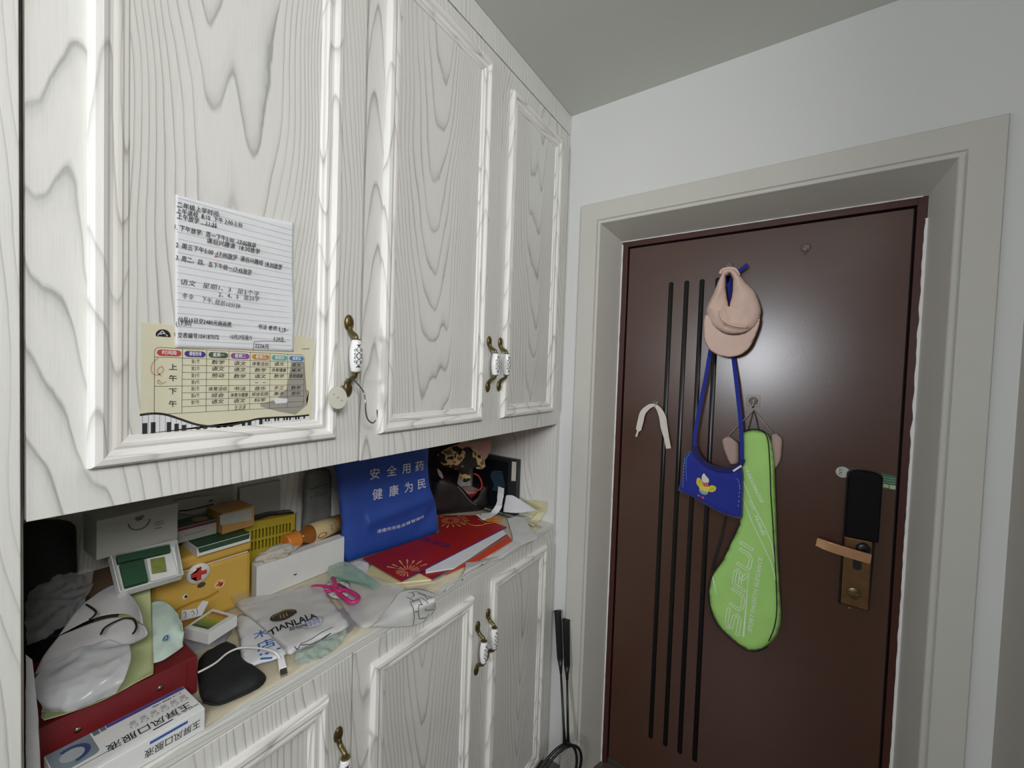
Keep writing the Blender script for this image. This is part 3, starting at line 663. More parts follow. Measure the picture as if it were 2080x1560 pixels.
def outline_letters():
    """SURUI as double-stroke outline lettering, drawn as strokes in a slanted letter grid"""
    a, b_ = Vector(A[0]), Vector(A[1]); d = (b_ - a).normalized(); L = (b_ - a).length; upv = Vector((-d.z, 0, d.x)); upv = -upv if upv.x > 0 else upv
    H = 0.036
    G = {'S': [[(0.9, 1.0), (0.25, 1.0), (0.05, 0.8), (0.15, 0.55), (0.7, 0.5), (0.85, 0.28), (0.7, 0.0), (0.0, 0.0)]],
         'U': [[(0.08, 1.0), (0.08, 0.2), (0.25, 0.0), (0.7, 0.0), (0.86, 0.2), (0.86, 1.0)]],
         'R': [[(0.08, 0.0), (0.08, 1.0), (0.7, 1.0), (0.86, 0.82), (0.72, 0.52), (0.12, 0.5)], [(0.45, 0.5), (0.92, 0.0)]],
         'I': [[(0.3, 0.0), (0.3, 1.0)]]}
    cells = [('S', 0.0, 0.24), ('U', 0.25, 0.21), ('R', 0.47, 0.22), ('U', 0.70, 0.20), ('I', 0.91, 0.10)]
    segs = []
    for ch, x0, w in cells:
        for st in G[ch]:
            P = [Vector((x0 * L + px * w * L + 0.010 * py, py * H - H / 2, 0)) for px, py in st]
            for s in (1, -1):
                Q = []
                for i, p_ in enumerate(P):
                    t = (P[min(i + 1, len(P) - 1)] - P[max(i - 1, 0)]).normalized(); Q.append(p_ + Vector((-t.y, t.x, 0)) * s * 0.0042)
                segs.append([a + d * q_.x + upv * q_.y for q_ in Q])
            for i in (0, -1):
                t = (P[1] - P[0]).normalized() if i == 0 else (P[-1] - P[-2]).normalized(); nn = Vector((-t.y, t.x, 0)) * 0.0042
                segs.append([a + d * q_.x + upv * q_.y for q_ in (P[i] + nn, P[i] - nn)])
    return segs
link('lettering', onface(lines_bm(dense(outline_letters(), 4), 0.0022, (0, -1, 0))), WPR, rc)
facetext('lettering', 'SPORT PASSION ELEGANCE', A[2], A[3], 0.0165, 0.012, 1.0, 0.15)
facetext('lettering', 'BADMINTON RA', A[4], A[5], 0.0135, 0.02, 1.0, 0.2)
facetext('lettering', 'sports', A[6], A[7], 0.0165, 0.02, 1.0, 0.2)
facetext('lettering', 'goods', A[8], A[9], 0.011, 0.0, 1.0, 0.2)
def taper(pts, w0, w1):
    bm = bmesh.new(); a, b_ = Vector(pts[0]), Vector(pts[1]); t = (b_ - a).normalized(); q = Vector((0, -1, 0)).cross(t); k = 14; pv = None
    for i in range(k + 1):
        c = a.lerp(b_, i / k); w = w0 + (w1 - w0) * i / k; r = (bm.verts.new(c - q * w / 2), bm.verts.new(c + q * w / 2))
        if pv: bm.faces.new((pv[0], r[0], r[1], pv[1]))
        pv = r
    return bm
link('print', onface(taper([(0.6614, 1.5480, 0.7273), (0.6680, 1.5480, 0.9581)], 0.0052, 0.0008)), WPR, rc)
link('print', onface(taper([(0.5623, 1.5480, 0.8919), (0.5770, 1.5480, 0.8366)], 0.005, 0.0010)), WPR, rc)
tube('hang_loop', smooth_pts([(0.6422, 1.5520, 1.4008), (0.6477, 1.5520, 1.4340), (0.6547, 1.5520, 1.4671), (0.6574, 1.5520, 1.4673), (0.6658, 1.5520, 1.4358), (0.6726, 1.5520, 1.4074)], 4), 0.0022, BLACKM, rc, 6, flat=0.5)
strip('shoulder_strap', [(0.5888, 1.5660, 1.0987), (0.5798, 1.5660, 1.0280), (0.5660, 1.5660, 0.9588), (0.5547, 1.5660, 0.8998)], [0.007, 0.008, 0.009, 0.009], (1, 0, 0), BLACKM, rc, 0.0015)

# ------------------------------------------------------------------ blue pouch with a bird patch
BLUE = mat('pouch_blue', (26, 42, 148), 0.8, noise_amt=0.08, sheen=0.2, bump=0.1, bump_scale=300)
BLUED = mat('pouch_blue_dark', (18, 25, 96), 0.8, noise_amt=0.08, sheen=0.2)
bp_ = thing('shoulder_pouch', (0.54, 1.535, 1.115), 'small blue cloth shoulder pouch with an embroidered bird, hanging over the racket cover', 'pouch')
PY = 1.528
to3p, to2p = plane_map((0.54, PY, 1.2), (1, 0, 0), (0, 0, 1))
BO = [(0.4558, 1.5280, 1.3026), (0.4667, 1.5280, 1.3111), (0.4824, 1.5280, 1.3185), (0.5023, 1.5280, 1.2990), (0.5282, 1.5280, 1.2757), (0.5607, 1.5280, 1.2624), (0.6003, 1.5280, 1.2657), (0.6309, 1.5280, 1.2870), (0.6377, 1.5280, 1.2605), (0.6397, 1.5280, 1.1862), (0.6413, 1.5280, 1.1181), (0.6202, 1.5280, 1.1116), (0.5760, 1.5280, 1.1197), (0.5329, 1.5280, 1.1355), (0.4896, 1.5280, 1.1557), (0.4386, 1.5280, 1.1700), (0.4482, 1.5280, 1.2140), (0.4510, 1.5280, 1.2618)]
bo = [to2p(p) for p in BO]
pillow('body', bo, to3p, 0.012, 0.009, BLUE, bp_, back=0.005, edge=0.025, amp=0.002, freq=16, seed=5)
def ph(p, e=0.0008):
    u, v = to2p(p); d = min(segdist((u, v), bo[i - 1], bo[i]) for i in range(len(bo))) if inpoly((u, v), bo) else 0
    k = math.sqrt(max(0, 1 - (1 - min(1, d / 0.025)) ** 2)); sv = Vector((10.5, 26.5, 3.5)); q = Vector((u, v, 0)) * 16
    return to3p(u, v, 0.012 * k + 0.002 * k * (noise.noise(q + sv) + 0.5 * noise.noise(Vector((u, v, 0)) * 35.2 + sv)) + e)
strip('top_band', [Vector(p) for p in smooth_pts([(0.4850, 1.5185, 1.3356), (0.4922, 1.5185, 1.3161), (0.5072, 1.5185, 1.2944), (0.5296, 1.5185, 1.2775), (0.5661, 1.5185, 1.2683), (0.6011, 1.5185, 1.2724), (0.6260, 1.5185, 1.2895), (0.6334, 1.5185, 1.3132)], 4)], 0.017, [(1, 0, 0.3)] * 4 + [(0.6, 0, 0.8)] * 6 + [(0.1, 0, 1)] * 14 + [(-0.6, 0, 0.6)] * 5, BLUED, bp_, 0.002)
strip('strap', smooth_pts([(0.4882, 1.5220, 1.3201), (0.4872, 1.5220, 1.3799), (0.4975, 1.5220, 1.4660), (0.5115, 1.5220, 1.5680)], 3) + smooth_pts([(0.5189, 1.5460, 1.6666), (0.5341, 1.5460, 1.7705), (0.5507, 1.5460, 1.8692), (0.5634, 1.5460, 1.9174)], 3), 0.0125, (1, 0, 0.15), BLUE, bp_, 0.002)
strip('strap', smooth_pts([(0.6321, 1.5220, 1.3028), (0.6265, 1.5220, 1.3957), (0.6173, 1.5220, 1.4755), (0.6051, 1.5220, 1.5587)], 3) + smooth_pts([(0.5904, 1.5460, 1.6403), (0.5803, 1.5460, 1.7685), (0.5700, 1.5460, 1.8676), (0.5634, 1.5460, 1.9174)], 3), 0.0125, (1, 0, -0.1), BLUE, bp_, 0.002)
strip('strap_end', [(0.5778, 1.5480, 1.9164), (0.6000, 1.5480, 1.9351), (0.6178, 1.5480, 1.9492)], 0.0125, (0.5, 0, 0.8), BLUE, bp_, 0.002)
link('tag', strip_bm([(0.6088, 1.5140, 1.2697), (0.6319, 1.5140, 1.2912)], 0.006, (0, 0, 1), 0.0006), PAPER, bp_)
LB = mat('stitch_blue', (120, 170, 224), 0.7, noise_amt=0)
def dashes(pts, w, n):
    P = smooth_pts(pts, n); segs = [[ph(P[i]), ph(P[i + 1])] for i in range(0, len(P) - 1, 2)]
    return segs
link('stitching', lines_bm(dashes([(0.4580, 1.5280, 1.2890), (0.4563, 1.5280, 1.2539), (0.4566, 1.5280, 1.2102), (0.4561, 1.5280, 1.1839)], 0, 8), 0.0022, (0, -1, 0)), LB, bp_)
link('stitching', lines_bm([[ph(p) for p in smooth_pts([(0.4734, 1.5280, 1.3069), (0.4644, 1.5280, 1.2900), (0.4647, 1.5280, 1.2465), (0.4679, 1.5280, 1.2123)], 5)]], 0.0010, (0, -1, 0)), LB, bp_)
link('stitching', lines_bm([[ph(p) for p in smooth_pts([(0.6170, 1.5280, 1.2472), (0.6259, 1.5280, 1.2406), (0.6298, 1.5280, 1.2168)], 5)]], 0.0010, (0, -1, 0)), LB, bp_)
link('stitching', lines_bm(dashes([(0.6308, 1.5280, 1.2252), (0.6295, 1.5280, 1.1923), (0.6285, 1.5280, 1.1512)], 0, 6), 0.0018, (0, -1, 0)), LB, bp_)
link('stitching', lines_bm(dashes([(0.6258, 1.5280, 1.1162), (0.6327, 1.5280, 1.1194), (0.6383, 1.5280, 1.1223)], 0, 4), 0.0014, (0, -1, 0)), LB, bp_)
# embroidered patch: plain bird in white, red and yellow
def blob(pts, k=3): return [ph(p, 0.0014) for p in smooth_pts(pts, k, True)]
for pts, rgb, nm in (([(0.5160, 1.5280, 1.2362), (0.5217, 1.5280, 1.2474), (0.5298, 1.5280, 1.2386), (0.5379, 1.5280, 1.2299), (0.5369, 1.5280, 1.2179), (0.5248, 1.5280, 1.2139), (0.5166, 1.5280, 1.2227)], (226, 226, 214), 'white'),
                     ([(0.5185, 1.5280, 1.2145), (0.5353, 1.5280, 1.2193), (0.5373, 1.5280, 1.2078), (0.5283, 1.5280, 1.2027), (0.5204, 1.5280, 1.2063)], (206, 62, 52), 'red'),
                     ([(0.5008, 1.5280, 1.2250), (0.5069, 1.5280, 1.2295), (0.5151, 1.5280, 1.2224), (0.5202, 1.5280, 1.2114), (0.5192, 1.5280, 1.1993), (0.5083, 1.5280, 1.1989), (0.5000, 1.5280, 1.2094)], (222, 206, 62), 'yellow'), ([(0.5083, 1.5280, 1.1989), (0.5220, 1.5280, 1.2066), (0.5374, 1.5280, 1.2061), (0.5423, 1.5280, 1.1986), (0.5382, 1.5280, 1.1876), (0.5246, 1.5280, 1.1832), (0.5134, 1.5280, 1.1896)], (226, 214, 90), 'lemon'), ([(0.5376, 1.5280, 1.2027), (0.5463, 1.5280, 1.2111), (0.5554, 1.5280, 1.2111), (0.5617, 1.5280, 1.2056), (0.5592, 1.5280, 1.1950), (0.5489, 1.5280, 1.1880), (0.5381, 1.5280, 1.1910)], (222, 206, 62), 'yellow'),
                     ([(0.5087, 1.5280, 1.1904), (0.5291, 1.5280, 1.1858), (0.5383, 1.5280, 1.1859), (0.5326, 1.5280, 1.1763), (0.5171, 1.5280, 1.1767)], (150, 170, 176), 'grey'),
                     ([(0.5048, 1.5280, 1.1708), (0.5127, 1.5280, 1.1706), (0.5144, 1.5280, 1.1659), (0.5066, 1.5280, 1.1660)], (214, 80, 110), 'rose'), ([(0.5190, 1.5280, 1.1685), (0.5252, 1.5280, 1.1680), (0.5271, 1.5280, 1.1616), (0.5193, 1.5280, 1.1617)], (214, 80, 110), 'rose')):
    link('bird_patch', polys_bm([blob(pts)]), mat('patch_' + nm, rgb, 0.8, noise_amt=0.1, noise_scale=400), bp_)
link('bird_patch', lines_bm([[ph(p, 0.0018) for p in s] for s in ([(0.5216, 1.5280, 1.2151), (0.5221, 1.5280, 1.2049)], [(0.5277, 1.5280, 1.2162), (0.5283, 1.5280, 1.2044)], [(0.5338, 1.5280, 1.2173), (0.5343, 1.5280, 1.2072)])], 0.0009, (0, -1, 0)), PAPER, bp_)
link('bird_patch', lines_bm([[ph(p, 0.0018) for p in s] for s in ([(0.5043, 1.5280, 1.2188), (0.5122, 1.5280, 1.2168), (0.5094, 1.5280, 1.2094)], [(0.5441, 1.5280, 1.1938), (0.5512, 1.5280, 1.2036), (0.5561, 1.5280, 1.1961)])], 0.0007, (0, -1, 0)), INK, bp_)

# ------------------------------------------------------------------ pink cap
CAPM = mat('cap_pink', (228, 198, 184), 0.85, noise_amt=0.03, sheen=0.1, bump=0.08, bump_scale=700)
cp = thing('baseball_cap', (0.58, 1.52, 1.65), 'pale pink baseball cap hung by its strap on the upper door hook', 'cap')
to3c, to2c = plane_map((0.58, 1.522, 1.8), (1, 0, 0), (0, 0, 1))
Tc = lambda pts: [to2c(p) for p in smooth_pts(pts, 2, True)]
crown = Tc([(0.5463, 1.5220, 1.9337), (0.5769, 1.5220, 1.9335), (0.5932, 1.5220, 1.9189), (0.6186, 1.5220, 1.8830), (0.6433, 1.5220, 1.8541), (0.6617, 1.5220, 1.8043), (0.6629, 1.5220, 1.7777), (0.6559, 1.5220, 1.7546), (0.6446, 1.5220, 1.7345), (0.6244, 1.5220, 1.7224), (0.5895, 1.5220, 1.7152), (0.5527, 1.5220, 1.7259), (0.5248, 1.5220, 1.7481), (0.5081, 1.5220, 1.7820), (0.5039, 1.5220, 1.8089), (0.5243, 1.5220, 1.8605), (0.5361, 1.5220, 1.8988), (0.5456, 1.5220, 1.9175)])
hole = [to2c(p) for p in [(0.5577, 1.5220, 1.9097), (0.5703, 1.5220, 1.9181), (0.5799, 1.5220, 1.8978), (0.5800, 1.5220, 1.8624), (0.5782, 1.5220, 1.8400), (0.5722, 1.5220, 1.8113), (0.5653, 1.5220, 1.8377), (0.5593, 1.5220, 1.8723)]]
def fold(u, v):
    x, z = u + 0.58, v + 1.8
    d = segdist((u, v), to2c(FA), to2c(FB)); e = segdist((u, v), to2c(FB), to2c(FC))
    side = v - (FBv + (FCv - FBv) * (u - FBu) / (FCu - FBu)); m = min(d, e)
    return 0.010 * math.exp(-(m / 0.009) ** 2) * (1 if side > 0 else 0.2) - (0.010 * math.exp(-((side + 0.006) / 0.006) ** 2) if FBu - 0.01 < u < FCu + 0.012 else 0) + 0.008 * math.exp(-(segdist((u, v), to2c(FD), to2c(FE)) / 0.007) ** 2)
FA, FB, FC, FD, FE = [(0.5569, 1.5220, 1.7960), (0.5735, 1.5220, 1.7497), (0.6335, 1.5220, 1.7365), (0.5160, 1.5220, 1.8098), (0.5507, 1.5220, 1.8681)]
(FBu, FBv), (FCu, FCv) = to2c(FB), to2c(FC)
pillow('crown', crown, to3c, 0.034, 0.0045, CAPM, cp, back=0.006, edge=0.055, amp=0.005, freq=28, seed=2, hole=hole, extra=fold)
brim = Tc([(0.5007, 1.5220, 1.7773), (0.5126, 1.5220, 1.7851), (0.5292, 1.5220, 1.7513), (0.5572, 1.5220, 1.7241), (0.5896, 1.5220, 1.7136), (0.6246, 1.5220, 1.7193), (0.6470, 1.5220, 1.7408), (0.6581, 1.5220, 1.7654), (0.6633, 1.5220, 1.7699), (0.6606, 1.5220, 1.7403), (0.6501, 1.5220, 1.7029), (0.6390, 1.5220, 1.6746), (0.6165, 1.5220, 1.6507), (0.5856, 1.5220, 1.6424), (0.5532, 1.5220, 1.6471), (0.5256, 1.5220, 1.6635), (0.5093, 1.5220, 1.6869), (0.5019, 1.5220, 1.7154)])
def brimmap(u, v, h=0.0): return to3c(u, v, h) + Vector((0, -0.012 - 0.010 * math.cos(max(-1.5, min(1.5, (u + 0.0) / 0.05))), 0))
pillow('brim', brim, brimmap, 0.002, 0.006, CAPM, cp, back=0.002, edge=0.004)
tube('fold', [p + Vector((0, -0.0385, 0)) for p in smooth_pts([(0.5510, 1.5220, 1.7963), (0.5550, 1.5220, 1.7732), (0.5704, 1.5220, 1.7547), (0.5954, 1.5220, 1.7425), (0.6307, 1.5220, 1.7365)], 5)], [0.001] + [0.0045] * 17 + [0.0035] * 2 + [0.001], CAPM, cp, 8)
strip('adjuster_strap', smooth_pts([(0.5428, 1.5200, 1.9206), (0.5482, 1.5200, 1.9314), (0.5655, 1.5200, 1.9343), (0.5830, 1.5200, 1.9292), (0.5952, 1.5200, 1.9087)], 4), 0.012, (0.2, 0, 1), CAPM, cp, 0.003)

# ------------------------------------------------------------------ badminton rackets in the corner
def racket(top, throat, foot, side, label):
    r = thing('badminton_racket', foot, label, 'racket', None)
    top, throat, foot = Vector(top), Vector(throat), Vector(foot); d = (throat - top).normalized(); L = (throat - top).length
    side = Vector(side); side = (side - d * side.dot(d)).normalized()
    tube('grip', [top, top + d * 0.004, top + d * 0.010, top + d * 0.16], [0.0145, 0.0155, 0.0135, 0.0120], BLACKM, r, 14)
    tube('cone', [top + d * 0.1605, top + d * 0.19, top + d * 0.21], [0.0118, 0.0068, 0.0050], mat('racket_black', (24, 24, 26), 0.4, noise_amt=0), r, 12)
    tube('shaft', [top + d * 0.2105, throat - d * 0.05, throat], [0.0042, 0.0048, 0.0075], MATS['racket_black'], r, 10)
    hl = (foot - throat).length; c = throat.lerp(foot, 0.5); e = (foot - throat).normalized()
    tube('head_frame', [c - e * hl * 0.5 * math.cos(t) + side * 0.095 * math.sin(t) * (1 - 0.12 * math.cos(t)) for t in [k * math.pi / 18 for k in range(36)]], 0.005, MATS['racket_black'], r, 8, True)
    n = e.cross(side).normalized(); bm = bmesh.new()
    for k in range(-8, 9):
        w = k * 0.0105; h = hl * 0.5 * math.sqrt(max(0, 1 - (w / 0.1) ** 2)); bm2 = tube_bm([c + side * w - e * h, c + side * w + e * h], 0.0003, 4, False, bm)
    for k in range(-11, 12):
        w = k * 0.0105; h = 0.095 * math.sqrt(max(0, 1 - (w / (hl / 2)) ** 2)); tube_bm([c + e * w - side * h, c + e * w + side * h], 0.0003, 4, False, bm)
    s = link('strings', bm, mat('string_grey', (96, 96, 96), 0.6, noise_amt=0), r); s['kind'] = 'stuff'
racket((0.034, 1.427, 0.636), (0.1410, 1.3100, 0.2408), (0.098, 1.235, 0.008), (0.45, 0.89, 0.0), 'black badminton racket leaning grip-up by the cabinet, the higher grip of the two')
racket((0.070, 1.432, 0.612), (0.1341, 1.3550, 0.1955), (0.100, 1.306, 0.008), (0.45, 0.89, 0.0), 'black badminton racket leaning grip-up by the door casing, the lower grip of the two')

# ------------------------------------------------------------------ papers taped on the first wall cabinet door
def linetext(bm, s, a, b, n, size, wt=0.0, sh=0.0, fit=True):
    """one line of writing running from a to b on a surface with normal n"""
    a, b, n = Vector(a), Vector(b), Vector(n); d = (b - a).normalized(); up = n.cross(d)
    t = text_bm([(s, size, a, d, up, 'LEFT', wt, 1.0, sh)])
    if fit:
        k = (b - a).length / max(1e-6, max((v.co - a).dot(d) for v in t.verts))
        for v in t.verts: v.co = v.co + d * ((v.co - a).dot(d) * (k - 1))
    me = bpy.data.meshes.new('t'); t.to_mesh(me); t.free(); bm.from_mesh(me); bpy.data.meshes.remove(me)
    return bm
X = Vector((1, 0, 0))
CREAM = mat('timetable_card', (226, 222, 196), 0.7, noise_amt=0.03, noise_scale=25)
tt = thing('school_timetable', (0.003, 0.30, 1.4625), 'cream printed timetable card with coloured day pills and piano keys taped on cabinet door', 'timetable')
box('card', (0.0011, 0.1797, 1.4665), (0.0018, 0.4275, 1.6235), CREAM, tt)
e = 0.0021
cols = [p[1] for p in [(0.0020, 0.1944, 1.5443), (0.0020, 0.2266, 1.5444), (0.0020, 0.2571, 1.5445), (0.0020, 0.2877, 1.5445), (0.0020, 0.3191, 1.5446), (0.0020, 0.3508, 1.5447), (0.0020, 0.3811, 1.5448), (0.0020, 0.4114, 1.5449)]]
rows = [p[2] for p in [(0.0020, 0.2263, 1.5898), (0.0020, 0.2264, 1.5759), (0.0020, 0.2265, 1.5653), (0.0020, 0.2266, 1.5546), (0.0020, 0.2266, 1.5440), (0.0020, 0.2267, 1.5341), (0.0020, 0.2268, 1.5238), (0.0020, 0.2269, 1.5134), (0.0020, 0.2269, 1.5031), (0.0020, 0.2270, 1.4935)]]
Q = lambda y, z, d=0.0: (e + d, y, z)
grid = [[Q(c, rows[0]), Q(c, rows[9])] for c in cols[1:-1]] + [[Q(cols[1], r), Q(cols[7], r)] for r in rows[2:9]] + [[Q(cols[0], rows[1]), Q(cols[7], rows[1])], [Q(cols[0], rows[5]), Q(cols[1], rows[5])]]
y0, y1, z0, z1, r = cols[0], cols[7], rows[9], rows[0], 0.006
fr = [Q(y0 + r - r * math.cos(a), z1 - r + r * math.sin(a)) for a in (0, .4, .8, 1.2, 1.57)] + [Q(y1 - r + r * math.sin(a), z1 - r + r * math.cos(a)) for a in (0, .4, .8, 1.2, 1.57)] + [Q(y1 - r + r * math.cos(a), z0 + r - r * math.sin(a)) for a in (0, .4, .8, 1.2, 1.57)] + [Q(y0 + r - r * math.sin(a), z0 + r - r * math.cos(a)) for a in (0, .4, .8, 1.2, 1.57)]
link('print', lines_bm(grid + [fr + [fr[0]]], 0.0006, X), mat('print_grey', (66, 66, 64), 0.8, noise_amt=0), tt)
pills = [('时间段', (196, 66, 60)), ('课程安排', (72, 56, 132)), ('星期一', (74, 92, 70)), ('星期二', (138, 82, 158)), ('星期三', (204, 140, 66)), ('星期四', (104, 176, 168)), ('星期五', (78, 132, 186))]
wb = bmesh.new()
for k, (s, c) in enumerate(pills):
    ya, yb_ = cols[k] + 0.0025, cols[k + 1] - 0.0012; zc = (rows[0] + rows[1]) / 2 - 0.0004; h = 0.0045
    P = [Q(ya + h - h * math.sin(a), zc + h * math.cos(a), .0002) for a in [j * math.pi / 6 for j in range(7)]] + [Q(yb_ - h + h * math.sin(a), zc - h * math.cos(a), .0002) for a in [j * math.pi / 6 for j in range(7)]]
    link('day_pill', polys_bm([P]), mat('pill_%d' % k, c, 0.6, noise_amt=0), tt)
    linetext(wb, s, Q(ya + 0.0055, zc, .0005), Q(yb_ - 0.0055, zc, .0005), X, 0.0068, 0.02)
link('lettering', wb, PAPER, tt)
ib = bmesh.new()
for k in range(7): linetext(ib, '第%d节' % (k + 1), Q(cols[1] + 0.011, (rows[k + 1] + rows[k + 2]) / 2), Q(cols[2] - 0.009, (rows[k + 1] + rows[k + 2]) / 2), X, 0.0072, 0.0)
for s, zc in (('上', rows[2] - 0.004), ('午', rows[4] + 0.001), ('下', rows[6] + 0.002), ('午', rows[7] - 0.006)): linetext(ib, s, Q(cols[0] + 0.016, zc), Q(cols[0] + 0.026, zc), X, 0.0100, 0.01)
TT = [['数学', '语文', '劳动', '', '体育活动', '班会', '语文'], ['语文', '语文', '数学', '', '书法', '体育与健康', '语文'], ['体育活动', '数学', '语文', '- -', '音乐', '综合实践', '科学'], ['语文', '体育健康', '数学', '', '手工', '美术', ''], ['语文', '美术', '体育健康', '', '数学', '音乐', '']]
for c in range(5):
    for k in range(7):
        s = TT[c][k]
        if not s: continue
        w = cols[c + 3] - cols[c + 2]; m = 0.0025 if len(s) > 3 else w * 0.2; zc = (rows[k + 1] + rows[k + 2]) / 2 + random.uniform(-.0006, .0006)
        linetext(ib, s, Q(cols[c + 2] + m, zc), Q(cols[c + 3] - m, zc), X, 0.0072, 0.003, 0.15)
linetext(ib, '生活课', Q(cols[3] + 0.008, rows[8] - 0.006), Q(cols[4] - 0.006, rows[8] - 0.006), X, 0.0085, 0, 0.2)
linetext(ib, '琴', Q(0.2165, 1.6085), Q(0.2225, 1.6085), X, 0.0075, 0.02)
linetext(ib, '1:027节', Q(0.405, 1.6010), Q(0.421, 1.6010), X, 0.0045, 0, 0.2)
link('lettering', ib, INK, tt)
lg = disc_pts(Q(0.204, 1.6075), (0, 1, 0), (0, 0, 1), 0.0085, 0.0085, 20, -0.25, math.pi + 0.25)
link('logo', polys_bm([lg]), INK, tt)
link('logo', lines_bm([[Q(0.1975, 1.6065, .0003), Q(0.2030, 1.6140, .0003), Q(0.2085, 1.6065, .0003)], [Q(0.2005, 1.6085, .0003), Q(0.2040, 1.6105, .0003), Q(0.2090, 1.6075, .0003)]], 0.0011, X), PAPER, tt)
# wave band, keys and piano silhouette
wave = smooth_pts([(p[0], p[1], p[2]) for p in [(0.0021, 0.1788, 1.4939), (0.0021, 0.1927, 1.4951), (0.0021, 0.2072, 1.4927), (0.0021, 0.2240, 1.4849), (0.0021, 0.2443, 1.4750), (0.0021, 0.2649, 1.4700), (0.0021, 0.2888, 1.4694), (0.0021, 0.3105, 1.4724), (0.0021, 0.3317, 1.4765), (0.0021, 0.3616, 1.4768), (0.0021, 0.3965, 1.4760), (0.0021, 0.4225, 1.4769)]], 4)
bot = [(0.0021, 0.1800, 1.4654), (0.0021, 0.2096, 1.4636), (0.0021, 0.2456, 1.4627), (0.0021, 0.2854, 1.4609), (0.0021, 0.3296, 1.4615), (0.0021, 0.3619, 1.4610), (0.0021, 0.3967, 1.4623), (0.0021, 0.4227, 1.4638)]
zb = lambda y: 1.4668 if y < 0.30 else 1.4668
wl = [Vector((e, p.y, p.z)) for p in wave]; KB = 1.4668
link('piano_keys', polys_bm([[(e - .0002, p.y, p.z) for p in wl] + [(e - .0002, wl[-1].y, KB), (e - .0002, wl[0].y, KB)]]), PAPER, tt)
link('print', lines_bm([wl], 0.0032, X), mat('print_black', (48, 46, 46), 0.8, noise_amt=0), tt)
zwave = lambda y: min(((abs(p.y - y), p.z) for p in wl))[1]
kb = []
yk = wl[0].y + 0.003; k = 0
while yk < wl[-1].y - 0.006:
    zt_ = zwave(yk); w = 0.0062 if yk < 0.34 else 0.0036
    if k % 7 not in (2, 6): kb.append([Q(yk, max(KB, KB + (zt_ - KB) * (0.56 if yk < 0.27 else 1.0))), Q(yk + w * 0.85, max(KB, KB + (zt_ - KB) * (0.56 if yk < 0.27 else 1.0))), Q(yk + w * 0.85, KB if yk < 0.34 else KB + (zt_ - KB) * 0.4), Q(yk, KB if yk < 0.34 else KB + (zt_ - KB) * 0.4)])
    yk += w * 1.45; k += 1
link('piano_keys', polys_bm(kb), MATS['print_black'], tt)
kl = [[Q(y, KB), Q(y, zwave(y))] for y in [wl[0].y + 0.0028 + j * 0.0064 for j in range(36)] if y < wl[-1].y]
link('piano_keys', lines_bm(kl, 0.0004, X), MATS['print_grey'], tt)
link('print', polys_bm([[tuple(p) for p in [(0.0020, 0.3877, 1.5761), (0.0020, 0.4113, 1.5770), (0.0020, 0.4150, 1.5265), (0.0020, 0.4217, 1.5217), (0.0020, 0.4163, 1.5061), (0.0020, 0.4184, 1.4967), (0.0020, 0.3965, 1.4796), (0.0020, 0.3666, 1.4869), (0.0020, 0.3370, 1.4973), (0.0020, 0.3354, 1.5025), (0.0020, 0.3612, 1.5082), (0.0020, 0.3797, 1.5271)]]]), mat('print_silver', (162, 160, 150), 0.8, noise_amt=0.03), tt)
link('print', lines_bm([smooth_pts([(0.0020, 0.1989, 1.5753), (0.0020, 0.1918, 1.5652), (0.0020, 0.1914, 1.5547), (0.0020, 0.1968, 1.5499), (0.0020, 0.2040, 1.5550), (0.0020, 0.2034, 1.5621), (0.0020, 0.1990, 1.5598), (0.0020, 0.1979, 1.5542), (0.0020, 0.2024, 1.5485)], 5), smooth_pts([(0.0020, 0.2030, 1.5386), (0.0020, 0.1991, 1.5429), (0.0020, 0.1985, 1.5386), (0.0020, 0.2024, 1.5372), (0.0020, 0.2080, 1.5407)], 4)], 0.0018, X), mat('print_clef', (206, 176, 140), 0.8, noise_amt=0), tt)

link('correction_patch', polys_bm([[(0.0024, 0.3577, 1.5084), (0.0024, 0.3626, 1.5117), (0.0024, 0.3815, 1.5092), (0.0024, 0.3808, 1.5021), (0.0024, 0.3611, 1.5013)]]), PAPER, tt)

nt_ = thing('handwritten_note', (0.004, 0.30, 1.59), 'white ruled sheet of handwritten black notes taped above the timetable on cabinet door', 'note')
NP = [[(0.0035, 0.2164, 1.8120), (0.0028, 0.275, 1.8150), (0.0028, 0.335, 1.8190), (0.0042, 0.3865, 1.8250)], [(0.0032, 0.2168, 1.74), (0.0026, 0.275, 1.742), (0.0028, 0.335, 1.744), (0.0034, 0.3870, 1.746)], [(0.0030, 0.2172, 1.665), (0.0026, 0.275, 1.666), (0.0026, 0.335, 1.667), (0.0052, 0.3895, 1.668)], [(0.0028, 0.2178, 1.5907), (0.0026, 0.275, 1.5925), (0.0026, 0.335, 1.5935), (0.0030, 0.3905, 1.5950)]]
patch('sheet', NP, PAPER, nt_, ku=8, kv=8, amp=0.0004, freq=22, thick=0.0003)
e = 0.0046
link('ruled_lines', lines_bm([[(e - 0.0003, 0.219, z), (e - 0.0003, 0.30, z + 0.0012), (e + 0.0003, 0.385, z + 0.003)] for z in [1.6025 + k * 0.0098 for k in range(22)]], 0.00035, X), mat('rule_grey', (176, 184, 196), 0.8, noise_amt=0), nt_)
nb = bmesh.new(); rb_ = bmesh.new()
